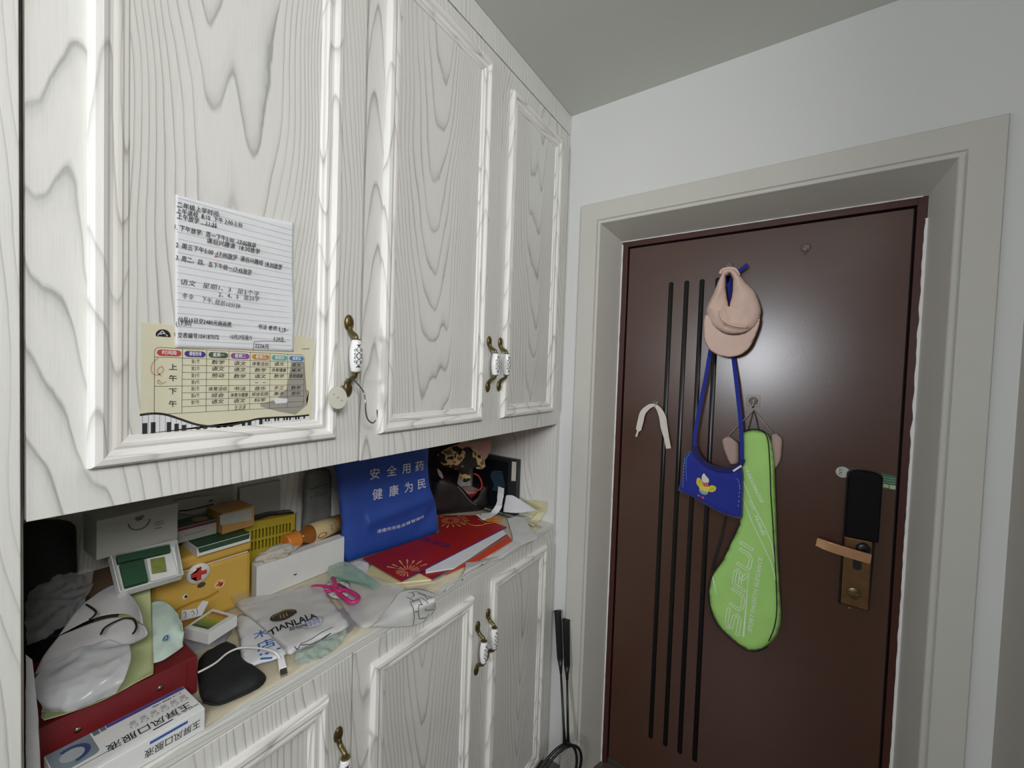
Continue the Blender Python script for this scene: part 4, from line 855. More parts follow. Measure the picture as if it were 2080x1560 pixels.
NL = [('二年级上学时间:', (358, 415), (446, 436)), ('上午进校  8:10  下午 2:00-2:30', (357, 427), (492, 458)), ('上午放学    11:35', (358, 438), (440, 459)), ('1. 下午放学:  周一下午5:00  17:00放学', (352, 460), (520, 500)), ('课后兴趣课  18:30放学', (419, 488), (528, 512)), ('2. 周三下午5:00  17:00放学  课后兴趣班 18:30放学', (356, 497), (573, 543)), ('3. 周二、四、五下午统一17:45放学', (356, 523), (511, 554)),
      ('语文   星期1、3   是5个字', (365, 572), (527, 598)), ('2、4、5   是25字', (443, 598), (527, 608)), ('冬令.    下午, 提前10分钟', (369, 600), (488, 623)), ('10月15日交2480元画画费.', (360, 648), (471, 660)), ('(17:50)', (356, 658), (388, 656)), ('书法 老师 5.19', (523, 663), (580, 670)), ('交表编号104187072', (360, 681), (444, 685)), ('10月27日周六', (466, 684), (512, 687)), ('5.29元', (555, 688), (576, 690)), ('2226元', (517, 702), (546, 704))]
NLP = [[(0.0050, 0.2170, 1.7978), (0.0050, 0.2714, 1.8010), (0.0050, 0.2165, 1.7891), (0.0050, 0.3033, 1.7942), (0.0050, 0.2172, 1.7816), (0.0050, 0.2676, 1.7824), (0.0050, 0.2138, 1.7650), (0.0050, 0.3243, 1.7666), (0.0050, 0.2542, 1.7567), (0.0050, 0.3306, 1.7585), (0.0050, 0.2163, 1.7396), (0.0050, 0.3671, 1.7413), (0.0050, 0.2164, 1.7213), (0.0050, 0.3181, 1.7213), (0.0050, 0.2218, 1.6875), (0.0050, 0.3308, 1.6877), (0.0050, 0.2706, 1.6773), (0.0050, 0.3309, 1.6795), (0.0050, 0.2243, 1.6678), (0.0050, 0.3019, 1.6628), (0.0050, 0.2193, 1.6325), (0.0050, 0.2902, 1.6319), (0.0050, 0.2170, 1.6251), (0.0050, 0.2360, 1.6287), (0.0050, 0.3284, 1.6337), (0.0050, 0.3747, 1.6326), (0.0050, 0.2194, 1.6088), (0.0050, 0.2719, 1.6105), (0.0050, 0.2869, 1.6126), (0.0050, 0.3203, 1.6131), (0.0050, 0.3541, 1.6151), (0.0050, 0.3716, 1.6149), (0.0050, 0.3242, 1.6011), (0.0050, 0.3470, 1.6010)]][0]
for k, ln in enumerate(NL):
    linetext(nb, ln[0], (e + 0.0004, NLP[2 * k][1], NLP[2 * k][2]), (e + 0.0008, NLP[2 * k + 1][1], NLP[2 * k + 1][2]), X, 0.0092 if k < 10 else 0.0086, 0.004 if k not in (7, 8, 9) else -0.006, 0.15)
U = lambda pts: [[(e + 0.0006, p[1], p[2]) for p in pts]]
for s in ([[(0.0050, 0.2465, 1.7795), (0.0050, 0.2683, 1.7811)], [(0.0050, 0.2937, 1.7646), (0.0050, 0.3236, 1.7656)], [(0.0050, 0.2661, 1.7358), (0.0050, 0.2926, 1.7369)], [(0.0050, 0.3379, 1.7371), (0.0050, 0.3663, 1.7377)], [(0.0050, 0.2851, 1.7180), (0.0050, 0.3174, 1.7179)], [(0.0050, 0.3220, 1.5927), (0.0050, 0.3234, 1.6076), (0.0050, 0.3381, 1.6104), (0.0050, 0.3751, 1.6117)], [(0.0050, 0.3646, 1.6281), (0.0050, 0.3714, 1.6288), (0.0050, 0.3790, 1.6331)]]): lines_bm(U(s), 0.0006, X, nb)
link('handwriting', nb, INK, nt_)
link('handwriting', lines_bm(U([(0.0050, 0.2648, 1.7347), (0.0050, 0.2713, 1.7363)]) + U([(0.0050, 0.2680, 1.7416), (0.0050, 0.2661, 1.7358)]), 0.0007, X), mat('red_ink', (200, 70, 60), 0.8, noise_amt=0), nt_)

# ------------------------------------------------------------------ metal hook on the handle
mh = thing('hanging_hook', (0.03, 0.50, 1.47), 'round steel tag and bent wire hook hanging from the first wall cabinet handle', 'hook')
dc = Vector((0.0300, 0.4629, 1.5100))
lathe('tag_disc', [(0.0001, 0), (0.0215, 0), (0.0225, 0.0006), (0.0218, 0.0018), (0.0001, 0.0018)], dc, (0.93, -0.30, 0.2), mat('tag_steel', (188, 186, 174), 0.45, metal=0.55, noise_amt=0.03), mh, 32, 0.78, False)
dn = Vector((0.93, -0.30, 0.2)).normalized(); da = dn.cross(Vector((0, 0, 1))).normalized() * -1; db = dn.cross(da) * 1
if db.z < 0: db = -db
if da.y < 0: da = -da
link('engraving', lines_bm([[dc + dn * 0.0022 + da * (x0 + dx) + db * (z_ + dz) for dx, dz in ((-0.0016, -0.001), (0.0012, 0.0006), (-0.001, 0.0016))] for x0, z_ in ((-0.007, 0.006), (0.0, 0.0), (0.007, -0.006))], 0.0008, dn), mat('engraved_grey', (110, 106, 98), 0.6), mh)
tube('wire_hook', smooth_pts([tuple(dc + db * 0.018)] + [(0.0200, 0.4753, 1.5283), (0.0200, 0.4836, 1.5390)] + [(0.0300, 0.4844, 1.5482), (0.0300, 0.4920, 1.5472), (0.0300, 0.4988, 1.5433), (0.0300, 0.5116, 1.5313), (0.0300, 0.5212, 1.5181)] + [(0.0380, 0.5193, 1.5015), (0.0380, 0.5211, 1.4782), (0.0380, 0.5274, 1.4626), (0.0380, 0.5384, 1.4556), (0.0380, 0.5467, 1.4621), (0.0380, 0.5489, 1.4723), (0.0380, 0.5486, 1.4827)], 5), 0.0016, STEEL, mh, 8)

# ------------------------------------------------------------------ worktop clutter
Z = 0.9745
cv = thing('table_cover', (-0.2, 0.7, Z), 'stained cream plastic film covering the worktop beneath the clutter', 'table cover')
patch('sheet', [[(-0.44, 0.083, Z + .0006), (-0.44, 0.4, Z + .0006), (-0.44, 0.75, Z + .0006), (-0.44, 1.05, Z + .0006), (-0.44, 1.385, Z + .0006)], [(-0.2, 0.083, Z + .0006), (-0.2, 0.4, Z + .0006), (-0.2, 0.75, Z + .0006), (-0.2, 1.05, Z + .0006), (-0.2, 1.385, Z + .0006)], [(-0.013, 0.083, Z + .0006), (-0.013, 0.4, Z + .0006), (-0.011, 0.53, Z + .0006), (-0.016, 1.0, Z + .0006), (-0.015, 1.37, Z + .0006)]], mat('cream_film', (214, 206, 182), 0.4, noise_amt=0.10, noise_scale=22, bump=0.2, bump_scale=60), cv, ku=6, kv=4, thick=0.0004)
ZC0 = Z + 0.0018

# red document box
RED = mat('document_red', (124, 34, 40), 0.5, noise_amt=0.06, noise_scale=12)
rd = thing('document_box', (-0.2, 0.19, ZC0), 'dark red document box with two snap studs, behind the white medicine carton', 'box')
rbox('case', (-0.30, 0.0905, ZC0), (0.195, 0, 0), (0, 0.1945, 0), 0.068, RED, rd, 0.002)
box('lid_flap', (-0.1045, 0.0925, ZC0 + 0.012), (-0.1022, 0.268, ZC0 + 0.069), RED, rd, 0.0006)
for p in [(-0.1020, 0.1352, 1.0174), (-0.1020, 0.2313, 1.0201)]: lathe('snap_stud', [(0.0001, 0), (0.0042, 0), (0.0044, 0.0012), (0.0030, 0.0024), (0.0001, 0.0028)], (-0.1022, p[1], p[2]), (1, 0, 0), STEEL, rd, 16)

# white medicine carton with upside down text
md = thing('medicine_carton', (-0.046, 0.18, ZC0), 'long white medicine carton with blue stripe and upside-down black writing at worktop front', 'box')
mo = Vector((-0.0875, 0.1000, ZC0)); mx_ = Vector((0.0815, 0.004, 0)); my_ = Vector((-0.001, 0.1590, 0))
rbox('carton', mo, mx_, my_, 0.0355, WHITEC, md, 0.0007)
ztop = ZC0 + 0.0359; mdn = my_.normalized(); mxn = mx_.normalized()
def M(a, b, dz=0.0): return mo + mxn * a + mdn * b + Vector((0, 0, ztop - mo.z + dz))       # a from back to front, b from left to right
BLUEP = mat('print_blue', (70, 78, 160), 0.6, noise_amt=0)
link('print', polys_bm([[M(0.0015, 0.062), M(0.009, 0.062), M(0.009, 0.158), M(0.0015, 0.158)]]), BLUEP, md)
link('print', polys_bm([[M(0.001, 0.047), M(0.012, 0.047), M(0.012, 0.054), M(0.001, 0.054)], [M(0.001, 0.0552), M(0.011, 0.0552), M(0.011, 0.0612), M(0.001, 0.0612)]]), mat('print_slate', (104, 124, 142), 0.6, noise_amt=0.05), md)
link('print', polys_bm([[M(0.001, 0.001), M(0.001, 0.045), M(0.046, 0.045), M(0.050, 0.043), M(0.052, 0.039), M(0.054, 0.001)]]), mat('print_teal_fade', (132, 146, 158), 0.6, noise_amt=0.18, noise_scale=18), md)
ring = [M(0.028, 0.022, .0004) + mxn * 0.016 * math.cos(t) + mdn * 0.015 * math.sin(t) for t in [k * math.pi / 16 for k in range(33)]]
link('print', lines_bm([ring[:20]], 0.006, (0, 0, 1)), mat('print_navy', (62, 78, 132), 0.6, noise_amt=0.12, noise_scale=60), md)
link('print', polys_bm([[M(0.028, 0.022, .0003) + mxn * 0.013 * math.cos(t) + mdn * 0.0125 * math.sin(t) for t in [k * math.pi / 12 for k in range(24)]]]), mat('print_mist', (176, 184, 190), 0.6, noise_amt=0.12, noise_scale=50), md)
tb = bmesh.new(); up_top = mxn; n_top = Vector((0, 0, 1))
for s, b0, b1, a, sz, w in (('玉屏风口服液', 0.150, 0.050, 0.0540, 0.0175, 0.004), ('国药准字', 0.157, 0.128, 0.0645, 0.0048, 0.0), ('口服液', 0.152, 0.112, 0.0150, 0.0042, 0.0)):
    linetext(tb, s, M(a, b0, .0003), M(a, b1, .0003), n_top, sz, w)
for k in range(6):
    c = M(0.0360, 0.148 - k * 0.0125, .0003); lines_bm([[c + mxn * 0.0034 * math.cos(t) + mdn * 0.0042 * math.sin(t) for t in [j * 0.5 for j in range(12)]]], 0.0006, n_top, tb)
    lines_bm([[M(0.0285, 0.152 - k * 0.0125, .0003), M(0.0285, 0.1445 - k * 0.0125, .0003)]], 0.0013, n_top, tb); lines_bm([[M(0.0245, 0.152 - k * 0.0125, .0003), M(0.0245, 0.1455 - k * 0.0125, .0003)]], 0.0010, n_top, tb)
lines_bm([[M(0.068, 0.122, .0003), M(0.068, 0.098, .0003)]], 0.0024, n_top, tb); lines_bm([[M(0.060, 0.050, .0003), M(0.060, 0.005, .0003)], [M(0.060, 0.165, .0003), M(0.060, 0.1575, .0003)]], 0.0009, n_top, tb)
tag(link('lettering', tb, INK, md), kind='stuff')
fb = bmesh.new()
def MF(b, h): return mo + mxn * (mx_.length + 0.0004) + mdn * b + Vector((0, 0, h))
linetext(fb, '玉屏风口服液', MF(0.153, 0.0165), MF(0.084, 0.0165), mxn, 0.0135, 0.003)
link('lettering', fb, INK, md)
link('print', lines_bm([[MF(0.136, 0.0290), MF(0.090, 0.0290)]], 0.0042, mxn), mat('print_blue2', (64, 96, 176), 0.6, noise_amt=0), md)

# black pouch
BLKCL = mat('black_cloth', (30, 32, 34), 0.8, noise_amt=0.15, bump=0.2, bump_scale=500)
po = thing('black_pouch', (-0.1, 0.33, ZC0), 'flat black zip pouch beside the dark red box, half under the printed bags', 'pouch')
to3z = lambda z: (lambda u, v, h=0.0: Vector((u, v, z + h)))
xy = lambda P: [(p[0], p[1]) for p in P]
pouch_o = xy(smooth_pts([(-0.1840, 0.3127, 0.9800), (-0.1956, 0.3390, 0.9800), (-0.1940, 0.3702, 0.9800), (-0.1601, 0.3732, 0.9800), (-0.1141, 0.3669, 0.9800), (-0.0764, 0.3702, 0.9800), (-0.0465, 0.3718, 0.9800), (-0.0279, 0.3659, 0.9800), (-0.0177, 0.3487, 0.9800), (-0.0224, 0.3163, 0.9800), (-0.0302, 0.2923, 0.9800), (-0.0470, 0.2824, 0.9800), (-0.0721, 0.2794, 0.9800), (-0.1128, 0.2892, 0.9800)], 2, True))
pillow('body', pouch_o, to3z(ZC0 + 0.008), 0.016, 0.010, BLKCL, po, back=0.0075, edge=0.03, amp=0.004, freq=14, seed=9)
tube('zip', smooth_pts([(-0.0516, 0.2753, 0.9920), (-0.0263, 0.2864, 0.9920), (-0.0160, 0.3136, 0.9920), (-0.0127, 0.3422, 0.9920), (-0.0187, 0.3565, 0.9920)], 5), 0.0018, BLACKM, po, 6)

# clear tray with a sachet carton on it
tr_ = thing('clear_tray', (-0.18, 0.33, ZC0), 'small clear plastic tray between the first-aid box and the black pouch', 'tray')
f4 = [(-0.2216, 0.3086, 0.9780), (-0.1922, 0.3714, 0.9780), (-0.2210, 0.3977, 0.9780), (-0.2638, 0.3407, 0.9780)]
f4 = [Vector((p[0] - 0.02, p[1], ZC0)) for p in f4]
bm = bmesh.new()
lo_ = [bm.verts.new(p + (sum(f4, Vector()) / 4 - p) * 0.12) for p in f4]; hi_ = [bm.verts.new(p + Vector((0, 0, 0.030))) for p in f4]; rm_ = [bm.verts.new(p - (sum(f4, Vector()) / 4 - p) * 0.10 + Vector((0, 0, 0.030))) for p in f4]
bm.faces.new(lo_)
for k in range(4):
    bm.faces.new((lo_[k], lo_[(k + 1) % 4], hi_[(k + 1) % 4], hi_[k])); bm.faces.new((hi_[k], hi_[(k + 1) % 4], rm_[(k + 1) % 4], rm_[k]))
bmesh.ops.recalc_face_normals(bm, faces=bm.faces); bmesh.ops.solidify(bm, geom=bm.faces[:], thickness=0.0008)
link('tray_shell', bm, mat('tray_plastic', (206, 210, 224), 0.15, alpha=0.5, noise_amt=0), tr_)
sb = thing('sachet_carton', (-0.19, 0.33, 1.03), 'little white carton with a green to orange striped picture, lying on the clear tray', 'box')
s4 = [Vector(p) for p in [(-0.2059, 0.2960, 1.0500), (-0.1486, 0.3170, 1.0500), (-0.1697, 0.3745, 1.0500), (-0.2359, 0.3544, 1.0500)]]
prism('carton', [p - Vector((0, 0, 0.022)) for p in s4], (0, 0, 0.022), WHITEC, sb, 0.0006)
bl = lambda u, v, d=0.0005: s4[0].lerp(s4[1], u).lerp(s4[3].lerp(s4[2], u), v) + Vector((0, 0, d))
for k, c in enumerate(((62, 96, 60), (86, 120, 58), (120, 144, 58), (160, 164, 56), (196, 176, 66), (206, 150, 62), (190, 104, 60))):
    v0, v1 = 0.14 + k * 0.105, 0.14 + (k + 1) * 0.105
    link('print', polys_bm([[bl(0.12, v0), bl(0.80, v0), bl(0.80, v1), bl(0.12, v1)]]), mat('print_leaf_%d' % k, c, 0.6, noise_amt=0.15, noise_scale=200), sb)
link('print', lines_bm([[bl(0.16 + k * 0.05, 0.22, .0009), bl(0.13 + k * 0.055, 0.82, .0009)] for k in range(12)], 0.0006, (0, 0, 1)), mat('print_lime', (206, 208, 120), 0.6, noise_amt=0), sb)
gl = thing('folded_card', (-0.24, 0.33, ZC0), 'small folded white card with black line drawing in front of the first-aid box', 'card')
c4 = [(-0.2650, 0.3075, 1.0346), (-0.2650, 0.3451, 1.0289), (-0.2650, 0.3574, 1.0533), (-0.2650, 0.3466, 1.0603), (-0.2650, 0.3362, 1.0481), (-0.2650, 0.3107, 1.0559)]
prism('card', c4, (-0.001, 0, 0), PAPER, gl)
link('print', lines_bm([[(-0.2645, 0.3122, 1.0491), (-0.2645, 0.3155, 1.0517), (-0.2645, 0.3173, 1.0446), (-0.2645, 0.3156, 1.0371)], [(-0.2645, 0.3257, 1.0447), (-0.2645, 0.3282, 1.0478), (-0.2645, 0.3317, 1.0398), (-0.2645, 0.3283, 1.0351)], [(-0.2645, 0.3360, 1.0483), (-0.2645, 0.3378, 1.0368), (-0.2645, 0.3344, 1.0342)]], 0.0009, X), INK, gl)

# yellow first-aid box
YEL = mat('aid_yellow', (220, 180, 84), 0.45, noise_amt=0.05, noise_scale=10)
fa = thing('first_aid_box', (-0.385, 0.372, ZC0), 'yellow first-aid box with a red cross badge, standing behind the sachet carton', 'first-aid box')
box('body', (-0.440, 0.276, ZC0), (-0.331, 0.470, 1.108), YEL, fa, 0.010)
box('lid', (-0.441, 0.275, 1.1100), (-0.330, 0.471, 1.138), YEL, fa, 0.008)
strip('seam', [(-0.3295, 0.285, 1.109), (-0.3295, 0.461, 1.109)], 0.0022, (0, 0, 1), WHITEC, fa, 0.0006)
bc = Vector((-0.3300, 0.3589, 1.0952))
lathe('badge', [(0.0001, 0), (0.0220, 0), (0.0228, 0.002), (0.0212, 0.0045), (0.0001, 0.0050)], bc + X * 0.0005, (1, 0, 0), WHITEC, fa, 30)
REDP = mat('cross_red', (200, 62, 50), 0.5, noise_amt=0)
def cross(c, r, w, parent, tilt=0.0):
    pts = [(-w, r), (w, r), (w, w), (r, w), (r, -w), (w, -w), (w, -r), (-w, -r), (-w, -w), (-r, -w), (-r, w), (-w, w)]
    link('red_cross', polys_bm([[c + Vector((0, y * math.cos(tilt) - z * math.sin(tilt), y * math.sin(tilt) + z * math.cos(tilt))) for y, z in pts]]), REDP, parent)
cross(bc + X * 0.0060, 0.0150, 0.0048, fa)
b2 = Vector((-0.3300, 0.4015, 1.0526))
link('badge', polys_bm([disc_pts(b2 + X * 0.0006, (0, 1, 0), (0, 0, 1), 0.0110, 0.0105)]), mat('badge_cream', (236, 206, 140), 0.6), fa)
cross(b2 + X * 0.0010, 0.0068, 0.0020, fa, 0.25)
nn_ = Vector((-0.3300, 0.3656, 1.0653))
link('nose_print', polys_bm([disc_pts(nn_ + X * 0.0006, (0, 1, 0), (0, 0, 1), 0.0080, 0.0058)]), mat('print_brown', (84, 66, 46), 0.6), fa)
ey = Vector((-0.3300, 0.3356, 1.0514))
link('eye_print', polys_bm([disc_pts(ey + X * 0.0006, (0, 1, 0), (0, 0, 1), 0.0046, 0.0058)]), WHITEC, fa)
link('eye_print', polys_bm([disc_pts(ey + X * 0.0010 + Vector((0, 0.0012, 0)), (0, 1, 0), (0, 0, 1), 0.0026, 0.0036)]), INK, fa)
link('mouth_print', lines_bm([[Vector((-0.3303, y, z)) for y, z in ((0.305, 1.022), (0.325, 1.030), (0.35, 1.033), (0.375, 1.030), (0.40, 1.036))]], 0.006, X), mat('print_ochre', (188, 140, 46), 0.6), fa)

# cartons stacked on and round the first-aid box
def carton(name, label, c, ax, ay, h, m, up=(0, 0, 1)):
    t = thing(name, Vector(c) + Vector(ax) / 2 + Vector(ay) / 2, label, 'box')
    rbox('carton', c, ax, ay, h, m, t, 0.0007, up)
    return t
GREYC = mat('grey_card', (176, 178, 170), 0.7, noise_amt=0.03)
DKG = mat('print_dark_green', (44, 84, 58), 0.55, noise_amt=0.05)
g1 = carton('green_carton', 'flat dark green carton with a white front edge on top of the first-aid box', (-0.405, 0.352, 1.1385), (0.090, 0, 0), (0, 0.108, 0), 0.020, WHITEC)
link('print', polys_bm([[(-0.404, 0.353, 1.1590), (-0.3165, 0.353, 1.1590), (-0.3165, 0.459, 1.1590), (-0.404, 0.459, 1.1590)]]), DKG, g1)
link('print', polys_bm([[(-0.3146, 0.356, 1.146), (-0.3146, 0.457, 1.146), (-0.3146, 0.459, 1.158), (-0.3146, 0.353, 1.158)]]), DKG, g1)
g2 = carton('red_stripe_carton', 'white carton with a dark red edge stripe and green picture top, upon the green carton', (-0.430, 0.320, 1.1605), (0.062, 0, 0), (0, 0.088, 0), 0.034, GREYC)
zt2 = 1.1951
link('print', polys_bm([[(-0.428, 0.322, zt2), (-0.3695, 0.322, zt2), (-0.3695, 0.407, zt2), (-0.428, 0.407, zt2)]]), mat('print_moss', (66, 92, 74), 0.6, noise_amt=0.2, noise_scale=40), g2)
link('print', polys_bm([disc_pts((-0.400, 0.385, zt2 + .0004), (1, 0, 0), (0, 1, 0), 0.020, 0.015, 14)]), mat('print_peach', (172, 128, 98), 0.6), g2)
link('print', polys_bm([[(-0.3676, 0.321, 1.188), (-0.3676, 0.407, 1.188), (-0.3676, 0.407, 1.194), (-0.3676, 0.321, 1.194)]]), mat('print_wine', (120, 40, 48), 0.6), g2)
link('print', lines_bm([[(-0.3676, 0.330, 1.178), (-0.3676, 0.336, 1.178)], [(-0.3676, 0.330, 1.172), (-0.3676, 0.336, 1.172)], [(-0.3676, 0.345, 1.175), (-0.3676, 0.385, 1.176)]], 0.002, X), mat('print_grey2', (140, 140, 140), 0.7), g2)
fl = [(-0.4300, 0.3425, 1.2160), (-0.4300, 0.3889, 1.1963), (-0.4300, 0.4334, 1.2067), (-0.4300, 0.4299, 1.2365), (-0.4300, 0.3885, 1.2401), (-0.4300, 0.3442, 1.2413)]
prism('open_flap', fl, (-0.0012, 0, 0), GREYC, g2)
link('print', lines_bm([[(-0.4292, 0.3535, 1.2156), (-0.4292, 0.3737, 1.2126), (-0.4292, 0.3986, 1.2134), (-0.4292, 0.4234, 1.2145)], [(-0.4292, 0.4129, 1.2245), (-0.4292, 0.4223, 1.2247)]], 0.0030, X), INK, g2)
g3 = carton('orange_carton', 'small orange-edged carton with a white label, on the right end of the carton pile', (-0.430, 0.4095, 1.1605), (0.080, 0.004, 0), (0, 0.070, 0.002), 0.050, mat('carton_orange', (192, 146, 84), 0.6, noise_amt=0.05))
link('print', polys_bm([[(-0.3492, 0.4070, 1.2086), (-0.3492, 0.4776, 1.2078), (-0.3492, 0.4780, 1.1778), (-0.3492, 0.4093, 1.1843)]]), GREYC, g3)
# grey carton standing at the left with an emblem, tray carton in front
cb = carton('brown_carton', 'dim brown carton underneath the open tray carton at the back left', (-0.440, 0.185, ZC0), (0.150, 0, 0), (0, 0.082, 0), 0.148, mat('brown_card', (120, 98, 76), 0.8, noise_amt=0.05))
g4 = carton('emblem_carton', 'grey-white carton with a dark laurel emblem, leaning at the top left of the niche', (-0.375, 0.186, 1.196), (0.078, 0.004, 0), (0.0, 0.1215, 0.004), 0.074, GREYC)
FX_ = -0.2962
em = Vector((-0.2960, 0.2500, 1.2552))
link('emblem', lines_bm([[em + Vector((0.0008, 0.016 * math.sin(t), -0.003 - 0.016 * math.cos(t))) for t in [k * 0.2 - 1.6 for k in range(17)]]], 0.0022, X), mat('print_charcoal', (92, 92, 84), 0.7), g4)
link('emblem', lines_bm([[em + Vector((0.0008, -0.006, 0.004)), em + Vector((0.0008, 0.007, 0.006))], [em + Vector((0.0008, -0.004, 0.000)), em + Vector((0.0008, 0.005, 0.002))]], 0.0032, X), MATS['print_charcoal'], g4)
link('print', lines_bm([[(-0.2952, 0.2733, 1.2427), (-0.2952, 0.2874, 1.2427)], [(-0.2952, 0.2741, 1.2375), (-0.2952, 0.2882, 1.2374)], [(-0.2952, 0.2741, 1.2304), (-0.2952, 0.2859, 1.2299)]], 0.0013, X), MATS['print_charcoal'], g4)
op = thing('open_carton', (-0.27, 0.26, 1.13), 'open white tray carton holding green packets, lying in front of the emblem carton', 'box')
A_, B_, C_, D_ = [Vector(p) for p in ((-0.2380, 0.2095, 1.1473), (-0.2380, 0.3043, 1.1433), (-0.3000, 0.3119, 1.1926), (-0.3000, 0.2093, 1.1997))]
nrm = (B_ - A_).cross(D_ - A_).normalized()
if nrm.z < 0: nrm = -nrm
prism('tray_floor', [p - nrm * 0.020 for p in (A_, B_, C_, D_)], nrm * 0.001, WHITEC, op)
for p, q in ((A_, B_), (B_, C_), (C_, D_), (D_, A_)):
    inn = (sum((A_, B_, C_, D_), Vector()) / 4 - (p + q) / 2).normalized() * 0.0015
    prism('tray_wall', [p, q, q + inn, p + inn], -nrm * 0.0195, WHITEC, op)
tl = lambda u, v, d: A_.lerp(B_, u).lerp(D_.lerp(C_, u), v) - nrm * d
prism('back_flap', [C_, D_, D_ + Vector((-0.006, 0.0, 0.022)), C_ + Vector((-0.006, 0, 0.022))], (-0.0012, 0, 0), GREYC, op)
prism('packet', [tl(0.10, 0.12, .012), tl(0.45, 0.12, .012), tl(0.45, 0.72, .012), tl(0.10, 0.72, .012)], nrm * 0.008, DKG, op, 0.001)
prism('packet', [tl(0.08, 0.76, .012), tl(0.88, 0.76, .012), tl(0.88, 0.96, .012), tl(0.08, 0.96, .012)], nrm * 0.009, DKG, op, 0.001)
prism('packet', [tl(0.50, 0.10, .013), tl(0.94, 0.10, .013), tl(0.90, 0.74, .013), tl(0.50, 0.74, .013)], nrm * 0.004, WHITEC, op, 0.0005)
prism('packet', [tl(0.53, 0.28, .008), tl(0.76, 0.24, .008), tl(0.77, 0.66, .008), tl(0.55, 0.68, .008)], nrm * 0.002, mat('print_pear', (136, 146, 74), 0.6, noise_amt=0.15, noise_scale=90), op, 0.0004)

# dark bag at the back left
db_ = thing('black_cloth_bag', (-0.40, 0.14, ZC0), 'black cloth bag slumped in the dark back left corner of the niche', 'bag')
to3d_, to2d_ = plane_map((-0.40, 0.14, 1.08), (0, 1, 0), (0, 0, 1))
pillow('body', [to2d_(p) for p in smooth_pts([(-0.40, 0.090, ZC0 + 0.005), (-0.40, 0.178, ZC0 + 0.005), (-0.40, 0.180, 1.06), (-0.40, 0.181, 1.19), (-0.40, 0.172, 1.25), (-0.40, 0.105, 1.26), (-0.40, 0.090, 1.18)], 4, True)], to3d_, 0.040, 0.012, BLKCL, db_, back=0.03, edge=0.04, amp=0.010, freq=18, seed=4)

# crinkled clear film, masks, translucent carrier bag, green bag, mint cloth
TRB = mat('bag_translucent', (226, 228, 234), 0.22, alpha=0.55, noise_amt=0.04, noise_scale=20)
cf = thing('crinkled_film', (-0.33, 0.14, 1.05), 'crinkled clear plastic wrap shining at the left of the niche', 'plastic wrap')
patch('sheet', [[(-0.3350, 0.1099, 1.1500), (-0.3350, 0.1364, 1.1707), (-0.3350, 0.1670, 1.1732), (-0.3350, 0.1930, 1.1649)], [(-0.3000, 0.1052, 1.1387), (-0.3000, 0.1348, 1.1510), (-0.3000, 0.1616, 1.1536), (-0.3000, 0.1855, 1.1489)], [(-0.2680, 0.1020, 1.1247), (-0.2680, 0.1307, 1.1357), (-0.2680, 0.1567, 1.1409), (-0.2680, 0.1737, 1.1447)], [(-0.2350, 0.0991, 1.1094), (-0.2350, 0.1237, 1.1141), (-0.2350, 0.1431, 1.1225), (-0.2350, 0.1604, 1.1362)]], FILM, cf, ku=10, kv=8, amp=0.0075, freq=46, seed=1, ridged=True, thick=0.0004)
GRB = mat('green_nonwoven', (204, 216, 160), 0.75, noise_amt=0.08, noise_scale=14, bump=0.1, bump_scale=300)
gb = thing('green_bag', (-0.2, 0.2, 1.046), 'pale yellow-green fabric bag lying over the dark red box under the masks', 'bag')
patch('sheet', [[(-0.2994, 0.2360, 1.1180), (-0.3010, 0.2533, 1.1180), (-0.3002, 0.2682, 1.1180)] , [(-0.2376, 0.1978, 1.0850), (-0.2367, 0.2276, 1.0850), (-0.2369, 0.2545, 1.0850)], [(-0.2094, 0.1477, 1.0600), (-0.1983, 0.1963, 1.0600), (-0.1804, 0.2423, 1.0600)], [(-0.1337, 0.1051, 1.0520), (-0.1133, 0.1593, 1.0520), (-0.1210, 0.2277, 1.0520)], [(-0.0920, 0.1010, 1.0617), (-0.0920, 0.1554, 1.0518), (-0.0920, 0.2196, 1.0564)]], GRB, gb, ku=7, kv=6, amp=0.0012, freq=22, seed=6)
MASKM = mat('mask_grey', (196, 194, 196), 0.9, noise_amt=0.04, bump=0.1, bump_scale=400)
def face_mask(label, rows, loops, seed):
    t = thing('face_mask', rows[2][1], label, 'face mask')
    patch('sheet', rows, MASKM, t, ku=7, kv=7, amp=0.0014, freq=30, seed=seed, thick=0.001)
    for l in loops: tube('ear_loop', smooth_pts(l, 5), 0.0016, BLACKM, t, 6)
face_mask('grey-white face mask with a thin black ear loop, upper of the two masks', [[(-0.2594, 0.1710, 1.1400), (-0.2899, 0.1968, 1.1400), (-0.2942, 0.2179, 1.1400), (-0.2192, 0.2221, 1.1400)], [(-0.2382, 0.1533, 1.1350), (-0.2520, 0.1877, 1.1350), (-0.2427, 0.2152, 1.1350), (-0.1647, 0.2206, 1.1350)], [(-0.2060, 0.1307, 1.1220), (-0.2238, 0.1734, 1.1220), (-0.2037, 0.2068, 1.1220), (-0.1387, 0.2176, 1.1220)]], [[(-0.2624, 0.1618, 1.1370), (-0.2587, 0.1684, 1.1370), (-0.2362, 0.1725, 1.1370), (-0.2124, 0.1743, 1.1370), (-0.1987, 0.1689, 1.1370), (-0.1927, 0.1632, 1.1370)]], 2)
